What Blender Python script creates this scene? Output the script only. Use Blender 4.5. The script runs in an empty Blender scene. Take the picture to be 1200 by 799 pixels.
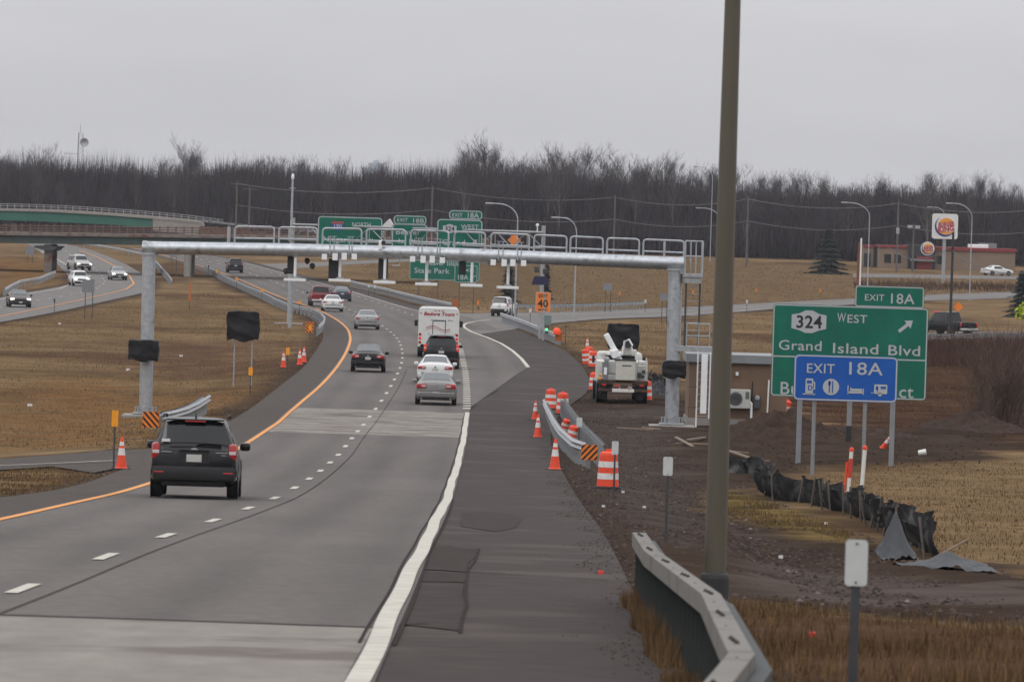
import bpy, bmesh, math, random
import numpy as np
from mathutils import Vector, Matrix, noise as mnoise
PI = math.pi
rnd = random.Random(7)
sc = bpy.context.scene
C = sc.collection

# ---------------------------------------------------------------- camera, world, sun, exposure
CAMZ = 8.8                      # camera height over the flat far ground
F = 7000.0                      # focal length in photo pixels (1200 wide), 210 mm lens
ROLL = math.radians(1.75)
PITCH = math.atan((399.5 - 255.0) / F)
cam = bpy.data.cameras.new('camera')
cam_o = bpy.data.objects.new('camera', cam); C.objects.link(cam_o)
cam.sensor_width = 36.0; cam.lens = 36.0 * F / 1200.0
cam.clip_start = 1.0; cam.clip_end = 12000.0
_f = Vector((0, math.cos(PITCH), -math.sin(PITCH))); _u0 = Vector((0, math.sin(PITCH), math.cos(PITCH))); _r0 = Vector((1, 0, 0))
_up = _u0 * math.cos(ROLL) - _r0 * math.sin(ROLL); _rt = _r0 * math.cos(ROLL) + _u0 * math.sin(ROLL)
m = Matrix((_rt, _up, -_f)).transposed().to_4x4(); m.translation = Vector((0, 0, CAMZ))
cam_o.matrix_world = m
cam.dof.use_dof = True; cam.dof.focus_distance = 250.0; cam.dof.aperture_fstop = 9.0
sc.camera = cam_o

world = bpy.data.worlds.new('World'); sc.world = world; world.use_nodes = True
nt = world.node_tree; nt.nodes.clear()
SUN_EL, SUN_AZ = math.radians(42), math.radians(215)
out = nt.nodes.new('ShaderNodeOutputWorld'); bg = nt.nodes.new('ShaderNodeBackground')
sky = nt.nodes.new('ShaderNodeTexSky'); sky.sky_type = 'NISHITA'; sky.sun_disc = False
sky.sun_elevation = SUN_EL; sky.sun_rotation = SUN_AZ; sky.dust_density = 6.0; sky.air_density = 1.0
hsv = nt.nodes.new('ShaderNodeHueSaturation'); hsv.inputs['Saturation'].default_value = 0.15
tc = nt.nodes.new('ShaderNodeTexCoord'); sep = nt.nodes.new('ShaderNodeSeparateXYZ')
# overcast dome: radiance (1 + 2 sin elevation)/3 of the zenith, grey, with faint cloud mottling
clampz = nt.nodes.new('ShaderNodeMath'); clampz.operation = 'MAXIMUM'; clampz.inputs[1].default_value = 0.0
ma = nt.nodes.new('ShaderNodeMath'); ma.operation = 'MULTIPLY_ADD'; ma.inputs[1].default_value = 2.0; ma.inputs[2].default_value = 1.0
cl = nt.nodes.new('ShaderNodeTexNoise'); cl.inputs['Scale'].default_value = 9.0; cl.inputs['Detail'].default_value = 5.0
mp = nt.nodes.new('ShaderNodeMapping'); mp.inputs['Scale'].default_value = (1, 1, 4.5)
mr = nt.nodes.new('ShaderNodeMapRange'); mr.inputs['From Min'].default_value = .3; mr.inputs['From Max'].default_value = .7
mr.inputs['To Min'].default_value = 0.95; mr.inputs['To Max'].default_value = 1.05
mul = nt.nodes.new('ShaderNodeMath'); mul.operation = 'MULTIPLY'
grey = nt.nodes.new('ShaderNodeVectorMath'); grey.operation = 'SCALE'; grey.inputs[0].default_value = (5.75, 5.75, 6.0)
mix = nt.nodes.new('ShaderNodeMixRGB'); mix.inputs['Fac'].default_value = 0.97
L = nt.links.new
L(tc.outputs['Generated'], sep.inputs[0]); L(sep.outputs['Z'], clampz.inputs[0]); L(clampz.outputs[0], ma.inputs[0])
L(tc.outputs['Generated'], mp.inputs['Vector']); L(mp.outputs[0], cl.inputs['Vector']); L(cl.outputs['Fac'], mr.inputs['Value'])
L(ma.outputs[0], mul.inputs[0]); L(mr.outputs[0], mul.inputs[1]); L(mul.outputs[0], grey.inputs['Scale'])
L(sky.outputs[0], hsv.inputs['Color']); L(hsv.outputs[0], mix.inputs[1]); L(grey.outputs[0], mix.inputs[2])
L(mix.outputs[0], bg.inputs['Color']); bg.inputs['Strength'].default_value = 0.1
L(bg.outputs[0], out.inputs['Surface'])
sun = bpy.data.lights.new('sun', 'SUN'); sun.energy = 0.5; sun.angle = math.radians(25); sun.color = (1, .97, .93)
sun_o = bpy.data.objects.new('sun', sun); C.objects.link(sun_o)
sun_o.rotation_euler = (PI / 2 - SUN_EL, 0, math.radians(-35))
sc.view_settings.view_transform = 'Standard'; sc.view_settings.look = 'None'; sc.view_settings.gamma = 1
sc.view_settings.exposure = 0.0
sc.render.engine = 'CYCLES'
sc.cycles.max_bounces = 5; sc.cycles.use_denoising = True; sc.cycles.denoising_input_passes = 'RGB_ALBEDO_NORMAL'; sc.cycles.denoising_prefilter = 'ACCURATE'

# ---------------------------------------------------------------- materials
MATS = {}
def mat(name, col, rough=.7, metal=0., var=.15, scale=3., bump=0., emit=None, alpha=None, world_pos=False, stretch=(1, 1, 1), spec=.5, attr=None, coat=0., dirt=None):
    if name in MATS: return MATS[name]
    m = bpy.data.materials.new(name); m.use_nodes = True; n = m.node_tree.nodes; l = m.node_tree.links.new
    p = n['Principled BSDF']; p.inputs['Roughness'].default_value = rough; p.inputs['Metallic'].default_value = metal
    p.inputs['Specular IOR Level'].default_value = spec; p.inputs['Coat Weight'].default_value = coat
    if world_pos: src = n.new('ShaderNodeNewGeometry').outputs['Position']
    else: src = n.new('ShaderNodeTexCoord').outputs['Object']
    mpn = n.new('ShaderNodeMapping'); mpn.inputs['Scale'].default_value = stretch; l(src, mpn.inputs['Vector'])
    t = n.new('ShaderNodeTexNoise'); t.inputs['Scale'].default_value = scale; t.inputs['Detail'].default_value = 6; t.inputs['Roughness'].default_value = .62
    l(mpn.outputs[0], t.inputs['Vector'])
    r = n.new('ShaderNodeMapRange'); r.inputs['From Min'].default_value = .25; r.inputs['From Max'].default_value = .75
    r.inputs['To Min'].default_value = 1 - var; r.inputs['To Max'].default_value = 1 + var; l(t.outputs['Fac'], r.inputs['Value'])
    mx = n.new('ShaderNodeVectorMath'); mx.operation = 'SCALE'
    if attr:
        a = n.new('ShaderNodeAttribute'); a.attribute_name = attr; l(a.outputs['Color'], mx.inputs[0])
    else: mx.inputs[0].default_value = col[:3]
    l(r.outputs[0], mx.inputs['Scale'])
    last = mx.outputs[0]
    if dirt:
        t2 = n.new('ShaderNodeTexNoise'); t2.inputs['Scale'].default_value = dirt[1]; t2.inputs['Detail'].default_value = 7
        l(src, t2.inputs['Vector'])
        rr = n.new('ShaderNodeMapRange'); rr.inputs['From Min'].default_value = dirt[2]; rr.inputs['From Max'].default_value = dirt[2] + .12; l(t2.outputs['Fac'], rr.inputs['Value'])
        mm = n.new('ShaderNodeMixRGB'); mm.inputs[2].default_value = (*dirt[0], 1); l(rr.outputs[0], mm.inputs['Fac']); l(last, mm.inputs[1]); last = mm.outputs[0]
    l(last, p.inputs['Base Color'])
    if bump:
        t3 = n.new('ShaderNodeTexNoise'); t3.inputs['Scale'].default_value = scale * 4; t3.inputs['Detail'].default_value = 8; l(mpn.outputs[0], t3.inputs['Vector'])
        b = n.new('ShaderNodeBump'); b.inputs['Strength'].default_value = min(1, bump * 2); b.inputs['Distance'].default_value = bump
        l(t3.outputs['Fac'], b.inputs['Height']); l(b.outputs[0], p.inputs['Normal'])
    if emit:
        p.inputs['Emission Color'].default_value = (*emit[0], 1); p.inputs['Emission Strength'].default_value = emit[1]
    MATS[name] = m
    return m

galv = mat('galvanised steel', (.42, .44, .46), .42, .75, .22, 5, dirt=((.25, .26, .27), 2.2, .58))
galv_dull = mat('dull galvanised steel', (.33, .34, .35), .6, .35, .25, 4)
galv_rail = mat('guide rail steel', (.33, .34, .35), .5, .5, .3, 2.5, dirt=((.16, .15, .14), 1.5, .58))
steel_dark = mat('dark weathered steel', (.05, .052, .055), .7, .2, .3, 4)
white_p = mat('white enamel', (.75, .76, .76), .35, 0, .08, 5)
blk_plastic = mat('black plastic', (.018, .018, .02), .5, 0, .2, 5)
blk_tarp = mat('black tarpaulin', (.007, .007, .008), .5, 0, .3, 4, bump=.03, spec=.3)
rubber = mat('tyre rubber', (.016, .016, .017), .85, 0, .2, 8)
glass_d = mat('dark car glass', (.006, .007, .008), .06, 0, .1, 2, spec=.45)
green_s = mat('green sign sheeting', (.002, .115, .075), .5, 0, .2, 1.1, spec=.3, stretch=(1, 1, .5))
blue_s = mat('blue sign sheeting', (.006, .08, .35), .5, 0, .1, 1.3, spec=.3)
white_s = mat('white sign legend', (.38, .4, .41), .5, 0, .06, 6)
grey_s = mat('grey sign back', (.2, .21, .22), .55, .3, .15, 4)
black_s = mat('black sign legend', (.012, .012, .013), .6, 0, .1, 5)
orange_s = mat('orange sign sheeting', (.75, .19, .012), .5, 0, .1, 4)
orange_p = mat('orange plastic', (.72, .055, .012), .5, 0, .18, 5, dirt=((.35, .05, .02), 4, .6))
white_refl = mat('white reflective band', (.62, .6, .57), .5, 0, .12, 6, dirt=((.35, .32, .3), 5, .6))
yellow_p = mat('amber reflector', (.8, .31, .01), .5, 0, .1, 5)
red_l = mat('red lens', (.35, .01, .012), .18, 0, .15, 9, coat=.5)
red_on = mat('lit red lens', (.55, .02, .02), .25, 0, .1, 9, emit=((1, .05, .03), .25))
wood = mat('weathered timber', (.19, .14, .1), .85, 0, .3, 6, stretch=(1, 1, .2))
pole_wood = mat('utility pole timber', (.11, .095, .085), .9, 0, .25, 3)
bronze = mat('dark bronze pole paint', (.085, .073, .05), .55, .1, .22, 1.6, stretch=(1, 1, .12))
conc = mat('concrete', (.27, .25, .225), .85, 0, .2, 1.4, bump=.006)
conc_rust = mat('rust stained concrete', (.17, .145, .125), .9, 0, .3, .9, dirt=((.13, .055, .03), .8, .52))
rust = mat('rusted steel rail', (.15, .095, .075), .8, .2, .35, 2.5)
gird = mat('dark green girder paint', (.032, .05, .043), .7, 0, .3, .8, dirt=((.06, .04, .03), 1, .6))
gird2 = mat('green girder paint', (.02, .115, .08), .6, 0, .2, .5)
tan_wall = mat('tan shed cladding', (.16, .10, .062), .8, 0, .12, 1.6)
shed_roof = mat('shed roof trim', (.22, .23, .235), .6, .2, .15, 2)
beige = mat('beige render', (.2, .145, .1), .85, 0, .12, .6)
redp = mat('red fascia paint', (.2, .02, .02), .6, 0, .1, 1)
char = mat('charcoal cladding', (.02, .022, .026), .6, 0, .2, 1)
bark = mat('grey bark', (.05, .042, .041), .9, 0, .35, .5)
bark2 = mat('pale bark', (.13, .115, .105), .9, 0, .3, .5)
twig = mat('grey brown twigs', (.04, .033, .034), .9, 0, .35, .3)
twig2 = mat('pale twigs', (.07, .058, .056), .9, 0, .35, .3)
everg = mat('dark evergreen needles', (.012, .022, .014), .9, 0, .5, 1.2)
brush = mat('brown brush twigs', (.095, .06, .043), .9, 0, .4, .8)

# ---------------------------------------------------------------- mesh helpers
class MB:
    def __init__(s): s.v = []; s.f = []
    def add(s, vs, fs):
        b = len(s.v); s.v += [tuple(p) for p in vs]; s.f += [tuple(i + b for i in f) for f in fs]; return s
    def box(s, c, d, rz=0., M=None):
        x, y, z = d[0] / 2, d[1] / 2, d[2] / 2
        vs = [Vector((a * x, b * y, e * z)) for e in (-1, 1) for b in (-1, 1) for a in (-1, 1)]
        R = M if M else Matrix.Rotation(rz, 3, 'Z')
        return s.add([R @ p + Vector(c) for p in vs], [(0, 2, 3, 1), (4, 5, 7, 6), (0, 1, 5, 4), (2, 6, 7, 3), (0, 4, 6, 2), (1, 3, 7, 5)])
    def rbox(s, c, d, r=.02, M=None, seg=2):
        bm = bmesh.new(); bmesh.ops.create_cube(bm, size=1)
        for q in bm.verts: q.co = Vector((q.co.x * d[0], q.co.y * d[1], q.co.z * d[2]))
        bmesh.ops.bevel(bm, geom=bm.edges[:], offset=min(r, min(d) * .45), segments=seg, affect='EDGES', profile=.5)
        bm.verts.index_update()
        s.add([(M @ q.co if M else q.co) + Vector(c) for q in bm.verts], [[q.index for q in f.verts] for f in bm.faces]); bm.free(); return s
    def tube(s, pts, r, n=8, cap=True):
        pts = [Vector(p) for p in pts]; rs = r if isinstance(r, (list, tuple)) else [r] * len(pts)
        vs = []; prev = None
        for i, p in enumerate(pts):
            d = (pts[min(i + 1, len(pts) - 1)] - pts[max(i - 1, 0)]).normalized()
            a = prev if prev is not None else (Vector((0, 0, 1)) if abs(d.z) < .9 else Vector((1, 0, 0)))
            a = (a - d * a.dot(d)).normalized(); prev = a; b = d.cross(a)
            vs += [p + (a * math.cos(2 * PI * k / n) + b * math.sin(2 * PI * k / n)) * rs[i] for k in range(n)]
        fs = [(i * n + k, i * n + (k + 1) % n, (i + 1) * n + (k + 1) % n, (i + 1) * n + k) for i in range(len(pts) - 1) for k in range(n)]
        if cap: fs += [tuple(reversed(range(n))), tuple(range((len(pts) - 1) * n, len(pts) * n))]
        return s.add(vs, fs)
    def lathe(s, prof, n=20, c=(0, 0, 0), rib=0, M=None):
        vs = []
        for r, z in prof:
            vs += [Vector((r * math.cos(2 * PI * k / n), r * math.sin(2 * PI * k / n), z)) for k in range(n)]
        if M: vs = [M @ p for p in vs]
        vs = [p + Vector(c) for p in vs]
        fs = [(i * n + k, i * n + (k + 1) % n, (i + 1) * n + (k + 1) % n, (i + 1) * n + k) for i in range(len(prof) - 1) for k in range(n)]
        fs += [tuple(reversed(range(n))), tuple(range((len(prof) - 1) * n, len(prof) * n))]
        return s.add(vs, fs)
    def prism(s, pts, a, b, axis='y', M=None):       # outline in the plane across axis, from a to b
        n = len(pts)
        def P(u, v, w): return {'y': (u, w, v), 'x': (w, u, v), 'z': (u, v, w)}[axis]
        vs = [Vector(P(u, v, a)) for u, v in pts] + [Vector(P(u, v, b)) for u, v in pts]
        if M: vs = [M @ p for p in vs]
        return s.add(vs, [tuple(range(n)), tuple(reversed(range(n, 2 * n)))] + [(i, (i + 1) % n + 0, (i + 1) % n + n, i + n)[::-1] for i in range(n)])
    def mesh(s, name, m, smooth=False):
        me = bpy.data.meshes.new(name); me.from_pydata(s.v, [], s.f); me.materials.append(m)
        bm = bmesh.new(); bm.from_mesh(me); bmesh.ops.recalc_face_normals(bm, faces=bm.faces); bm.to_mesh(me); bm.free()
        if smooth:
            me.shade_smooth(); 
            try: me.set_sharp_from_angle(angle=math.radians(40))
            except Exception: pass
        return me
    def build(s, name, m, parent=None, smooth=False, loc=None, label=None):
        return link(name, s.mesh(name, m, smooth), parent, loc, label)
def link(name, me, parent=None, loc=None, label=None, rz=None):
    o = bpy.data.objects.new(name, me); C.objects.link(o)
    if parent: o.parent = parent
    if loc is not None: o.location = loc
    if rz is not None: o.rotation_euler[2] = rz
    if label: o['label'] = label
    return o
def tag(o, label, cat, group=None, kind=None):
    if label: o['label'] = label
    if cat: o['category'] = cat
    if group: o['group'] = group
    if kind: o['kind'] = kind
    return o
def thing(name, label, cat, loc=(0, 0, 0), rz=0., group=None):
    o = bpy.data.objects.new(name, None); C.objects.link(o); o.empty_display_size = .2
    o.location = loc; o.rotation_euler = (0, 0, rz)
    return tag(o, label, cat, group)
KIDS = {}
def copy_tree(o, parent=None):
    c = o.copy(); C.objects.link(c)
    if parent: c.parent = parent
    for ch in list(o.children): copy_tree(ch, c)
    return c
def dup(o, loc, rz=None, label=None, group=None, scale=None):
    c = copy_tree(o); c.location = loc
    if rz is not None: c.rotation_euler[2] = rz
    if label: c['label'] = label
    if group: c['group'] = group
    if scale: c.scale = scale if isinstance(scale, tuple) else (scale,) * 3
    return c
_tc = {}
def text(s, size, m, parent, loc, rz=0., align='LEFT', weight=.0, name='lettering', ext=.004, sx=1., shear=0., spacing=1.05, font_h=True):
    cu = bpy.data.curves.new('t', 'FONT'); cu.body = s; cu.size = size / .70; cu.extrude = ext; cu.offset = weight * size
    cu.align_x = align; cu.shear = shear; cu.space_character = spacing; cu.resolution_u = 3
    o = bpy.data.objects.new('t', cu); C.objects.link(o)
    dg = bpy.context.evaluated_depsgraph_get(); me = bpy.data.meshes.new_from_object(o.evaluated_get(dg))
    bpy.data.objects.remove(o); bpy.data.curves.remove(cu)
    me.name = name; me.transform(Matrix.Diagonal((sx, 1, 1, 1))); me.transform(Matrix.Rotation(PI / 2, 4, 'X'))
    me.materials.clear(); me.materials.append(m)
    q = bpy.data.objects.new(name, me); C.objects.link(q); q.parent = parent; q.location = loc; q.rotation_euler[2] = rz
    return q
def rrect(w, h, r, n=5, cx=0., cz=0.):
    p = []
    for (a, b, st) in ((1, 1, 0), (-1, 1, 1), (-1, -1, 2), (1, -1, 3)):
        for k in range(n + 1):
            t = (st + k / n) * PI / 2; p.append((cx + a * (w / 2 - r) + r * math.cos(t), cz + b * (h / 2 - r) + r * math.sin(t)))
    return p
def ring(outer, inner, y0, y1):
    n = len(outer); mb = MB()
    for i in range(n):
        j = (i + 1) % n
        a, b, c, d = outer[i], outer[j], inner[j], inner[i]
        mb.add([(a[0], y0, a[1]), (b[0], y0, b[1]), (c[0], y0, c[1]), (d[0], y0, d[1]), (a[0], y1, a[1]), (b[0], y1, b[1]), (c[0], y1, c[1]), (d[0], y1, d[1])],
               [(0, 1, 2, 3), (7, 6, 5, 4), (0, 4, 5, 1), (2, 6, 7, 3)])
    return mb

# ---------------------------------------------------------------- the lie of the land
_PY = [0, 64, 76.2, 88.4, 100.6, 112.8, 125, 161, 186, 235, 259, 320, 393, 454, 5000]
_PH = [2.17, 4.15, 4.49, 4.88, 5.28, 5.66, 6.05, 7.02, 7.58, 8.35, 8.5, 8.56, 8.64, 8.8, 8.8]
_ys = np.linspace(-50, 1300, 2701)
_hs = np.interp(_ys, _PY, _PH); _hs[_ys < 0] = 2.17 + .031 * _ys[_ys < 0]
_k = np.exp(-np.linspace(-2, 2, 41) ** 2); _k /= _k.sum(); _hs = np.convolve(np.pad(_hs, 20, 'edge'), _k, 'valid')
def sstep(t): t = np.clip(t, 0, 1); return t * t * (3 - 2 * t)
def base(X, Y):
    z = CAMZ - np.interp(Y, _ys, _hs)
    hill = 3.3 * sstep((Y - 590) / 410.)
    return z + hill
def ray(x, y):
    dx, dy = x - 600., y - 399.5
    u = dx * math.cos(ROLL) + dy * math.sin(ROLL); v = -dx * math.sin(ROLL) + dy * math.cos(ROLL)
    return _f + _r0 * (u / F) - _u0 * (v / F)
def at(x, y, Y):                      # the point of the line of sight at distance Y
    d = ray(x, y); k = Y / d.y; return Vector((d.x * k, Y, CAMZ + d.z * k))
def hit(x, y, fn=None):
    fn = fn or gz
    d = ray(x, y); Ys = np.concatenate([np.arange(25, 300, 1.), np.arange(300, 1600, 5.)])
    zz = CAMZ + d.z / d.y * Ys - fn(d.x / d.y * Ys, Ys)
    i = np.where(zz < 0)[0]
    if len(i) == 0 or i[0] == 0: return at(x, y, 1500 if len(i) == 0 else 25)
    a, b = Ys[i[0] - 1], Ys[i[0]]; t = zz[i[0] - 1] / (zz[i[0] - 1] - zz[i[0]]); Yh = a + (b - a) * t
    return Vector((d.x / d.y * Yh, Yh, CAMZ + d.z / d.y * Yh))
def w2(pts, fn=base): return np.array([[*hit(x, y, fn)[:2]] for x, y in pts])
class Line:                            # an edge line that runs away from the camera: X as a function of Y
    def __init__(s, pts, near=None):
        a = w2(pts); o = np.argsort(a[:, 1]); a = a[o]
        sl = (a[2, 0] - a[0, 0]) / (a[2, 1] - a[0, 1]) if near is None else near
        a = np.vstack([[a[0, 0] - sl * (a[0, 1] - 10), 10], a]); s.a = a
        yy = np.arange(10, 1300, 2.); xx = np.interp(yy, a[:, 1], a[:, 0])
        for w in (3, 5):
            k = np.ones(2 * w + 1) / (2 * w + 1); xx = np.convolve(np.pad(xx, w, 'edge'), k, 'valid')
        s.y, s.x = yy, xx
    def __call__(s, Y): return np.interp(Y, s.y, s.x)
orange = Line([(0, 611), (60, 597), (100, 588), (170, 570), (225, 551), (290, 520), (320, 500), (345, 478), (370, 458), (385, 443), (397, 428), (405, 415), (410, 403), (411, 396), (408, 386), (398, 377), (385, 369.5), (373, 363), (345, 354.5), (320, 345), (297, 335), (277, 326.5), (250, 316.5), (225, 309), (200, 302), (165, 293), (140, 288)])
dashl = Line([(35, 690), (130, 653), (197, 629), (251, 612), (291, 598), (322, 585.5), (344, 574.5), (361, 564), (374.5, 553.5), (387.5, 543), (397.5, 533), (412, 515), (425, 499), (440, 480), (453, 462), (462, 446), (469.6, 431), (472, 419), (471, 409), (467.7, 399.8), (458.5, 389.6), (446, 381), (430, 372.5), (412, 364.5), (395, 357), (375, 350), (350, 341), (320, 330), (295, 321), (262, 311), (230, 303), (190, 294)])
white = Line([(420, 799), (437, 765), (453, 730), (470, 700), (482, 672), (497, 640), (511, 612), (524, 585), (533, 555), (540, 530), (544, 510), (547, 488), (547, 460), (546, 440), (543, 425), (540, 410), (535, 399), (527, 390), (515, 382), (500, 374), (480, 366.5), (455, 358), (430, 350), (407, 342.5), (375, 334), (345, 326), (310, 317), (284, 311), (240, 302.5), (205, 295)])
ledge = Line([(0, 583), (51, 579), (84, 573), (112, 563), (150, 548), (190, 528), (240, 505), (278, 489), (325, 455), (355, 432), (370, 412), (379, 397), (377, 384), (360, 370), (334, 360.5), (300, 347), (270, 334), (250, 325), (233, 316), (208, 307), (180, 300), (145, 292)])
redge = Line([(800, 799), (768, 745), (735, 680), (705, 620), (678, 585), (658, 550), (645, 520), (645, 500), (660, 480), (690, 460), (691, 445), (682, 428), (665, 413), (648, 404), (620, 392), (600, 384), (585, 377), (560, 370), (515, 366.5), (495, 361), (460, 351), (430, 342), (400, 334.5), (365, 325), (330, 316), (300, 308), (262, 301), (225, 295)])
def ditch(X, Y):
    d = ledge(Y) - X
    w = sstep((Y - 140) / 60.) * sstep((430 - Y) / 90.)
    return -.45 * sstep((d - .5) / 6.) * sstep((34 - d) / 10.) * w
def rverge(X, Y):
    d = X - redge(Y)
    return -.28 * sstep(d / 3.5) * sstep((Y - 60) / 30.) * sstep((235 - Y) / 30.)
def gz(X, Y): return base(X, Y) + ditch(X, Y) + rverge(X, Y)
# ---------------------------------------------------------------- ground, roads, markings (the setting)
_rs = np.random.RandomState(3); _lat = _rs.rand(256, 256)
def vnoise(x, y):
    xi = np.floor(x).astype(int); yi = np.floor(y).astype(int); fx = x - xi; fy = y - yi
    fx = fx * fx * (3 - 2 * fx); fy = fy * fy * (3 - 2 * fy); g = lambda a, b: _lat[a & 255, b & 255]
    return (g(xi, yi) * (1 - fx) + g(xi + 1, yi) * fx) * (1 - fy) + (g(xi, yi + 1) * (1 - fx) + g(xi + 1, yi + 1) * fx) * fy
def fbm(x, y, o=4, s=1.):
    t = 0; a = 1.; n = 0
    for i in range(o): t = t + a * vnoise(x * s + 17.3 * i, y * s + 5.1 * i); n += a; a *= .55; s *= 2.03
    return t / n * 2 - 1
def sdist(X, Y, P):                    # signed distance to a polygon, positive inside
    P = np.asarray(P); d = np.full(X.shape, 1e9); ins = np.zeros(X.shape, bool)
    for i in range(len(P)):
        a = P[i]; b = P[(i + 1) % len(P)]; e = b - a; L2 = max(1e-9, e @ e)
        t = np.clip(((X - a[0]) * e[0] + (Y - a[1]) * e[1]) / L2, 0, 1)
        d = np.minimum(d, np.hypot(X - a[0] - t * e[0], Y - a[1] - t * e[1]))
        c = (a[1] > Y) != (b[1] > Y)
        with np.errstate(divide='ignore', invalid='ignore'): xx = a[0] + (Y - a[1]) / (e[1] if e[1] else 1e-9) * e[0]
        ins ^= c & (X < xx)
    return np.where(ins, d, -d)
def strip(name, fl, fr, y0, y1, off, m, nx=6, colfn=None, kind='structure', px=2.5, fn=None):
    ys = [y0]
    while ys[-1] < y1: ys.append(ys[-1] + min(12, max(.25, ys[-1] ** 2 / (F * 8.) * px)))
    ys[-1] = y1; ys = np.array(ys); t = np.linspace(0, 1, nx + 1)
    Xl, Xr = fl(ys), fr(ys); X = Xl[:, None] * (1 - t) + Xr[:, None] * t; Y = np.repeat(ys[:, None], nx + 1, 1)
    Z = (fn or gz)(X, Y) + off
    return gridobj(name, X, Y, Z, m, colfn(X, Y, t) if colfn else None, kind)
def gridobj(name, X, Y, Z, m, col=None, kind='structure'):
    r, c = X.shape; v = np.stack([X, Y, Z], -1).reshape(-1, 3)
    idx = np.arange(r * c).reshape(r, c); f = np.stack([idx[:-1, :-1], idx[:-1, 1:], idx[1:, 1:], idx[1:, :-1]], -1).reshape(-1, 4)
    me = bpy.data.meshes.new(name); me.vertices.add(len(v)); me.vertices.foreach_set('co', v.ravel())
    me.loops.add(f.size); me.loops.foreach_set('vertex_index', f.ravel()); me.polygons.add(len(f))
    me.polygons.foreach_set('loop_start', np.arange(len(f)) * 4); me.update(calc_edges=True); me.validate()
    if col is not None:
        a = me.color_attributes.new('col', 'FLOAT_COLOR', 'POINT'); cc = np.ones((len(v), 4)); cc[:, :3] = col.reshape(-1, 3); a.data.foreach_set('color', cc.ravel())
    me.materials.append(m); me.shade_smooth()
    o = link(name, me)
    if kind: o['kind'] = kind
    return o
def drape(name, P, off, m, kind='structure', step=None, fn=None):
    P = np.asarray(P); bm = bmesh.new(); bm.faces.new([bm.verts.new((x, y, 0)) for x, y in P])
    def cuts(k, vals):
        for q in vals:
            co = [0, 0, 0]; no = [0, 0, 0]; co[k] = q; no[k] = 1
            bmesh.ops.bisect_plane(bm, geom=bm.verts[:] + bm.edges[:] + bm.faces[:], plane_co=co, plane_no=no)
    y = P[:, 1].min(); ys = []
    while True:
        y += step or max(.5, y / 45.)
        if y >= P[:, 1].max(): break
        ys.append(y)
    cuts(1, ys)
    xs = np.arange(P[:, 0].min() + 2.5, P[:, 0].max(), max(2.5, (P[:, 0].max() - P[:, 0].min()) / 25)); cuts(0, xs)
    for v in bm.verts: v.co.z = float((fn or gz)(v.co.x, v.co.y)) + off
    bmesh.ops.recalc_face_normals(bm, faces=bm.faces)
    me = bpy.data.meshes.new(name); bm.to_mesh(me); bm.free()
    if me.polygons and sum(p.normal.z for p in me.polygons) < 0: me.flip_normals()
    me.materials.append(m); o = link(name, me)
    if kind: o['kind'] = kind
    return o
def band(xl, w):                        # line with width as a polygon pair of functions
    return (lambda Y: xl(Y) - w / 2), (lambda Y: xl(Y) + w / 2)

asph = mat('worn travel lane asphalt', (.12, .115, .11), .8, 0, .2, 5, bump=.006, world_pos=True, stretch=(1, .6, 1), attr='col', spec=.1, dirt=((.094, .083, .075), .9, .6))
asph_sh = mat('dark shoulder asphalt', (.052, .043, .039), .9, 0, .25, 3.5, bump=.008, world_pos=True, stretch=(.5, 1, 1), dirt=((.074, .062, .056), .35, .54), spec=.08)
asph_lsh = mat('left shoulder asphalt', (.07, .06, .053), .9, 0, .25, 3., bump=.008, world_pos=True, stretch=(1, .5, 1), spec=.08)
asph_far = mat('ramp asphalt', (.145, .136, .127), .85, 0, .2, .5, world_pos=True, stretch=(1, .35, 1), spec=.1)
conc_road = mat('concrete pavement', (.21, .192, .168), .85, 0, .2, 1.6, bump=.004, world_pos=True, stretch=(1, .3, 1), dirt=((.13, .113, .096), .5, .52), spec=.1)
tar = mat('tar sealant', (.034, .029, .027), .9, 0, .2, 3, world_pos=True, spec=.03)
tar_patch = mat('asphalt patch', (.048, .040, .036), .9, 0, .2, 2, world_pos=True, spec=.03)
paint_w = mat('white road paint', (.44, .42, .355), .75, 0, .2, 2.2, world_pos=True, dirt=((.3, .27, .23), 1.3, .62))
paint_w2 = mat('faded white road paint', (.42, .41, .38), .75, 0, .2, 3, world_pos=True)
paint_y = mat('yellow road paint', (.62, .25, .05), .75, 0, .16, 1.6, world_pos=True, dirt=((.35, .18, .07), 1.2, .62))
ground_m = mat('ground cover', (.1, .08, .05), .95, 0, .3, .55, bump=.03, world_pos=True, attr='col', spec=0)

GR = np.array((.142, .096, .053)); GRB = np.array((.148, .084, .038)); DIRT = np.array((.045, .032, .0245)); GRAV = np.array((.064, .051, .044)); MUD = np.array((.04, .023, .016)); BR = np.array((.07, .041, .027)); OL = np.array((.1, .07, .03))
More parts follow.
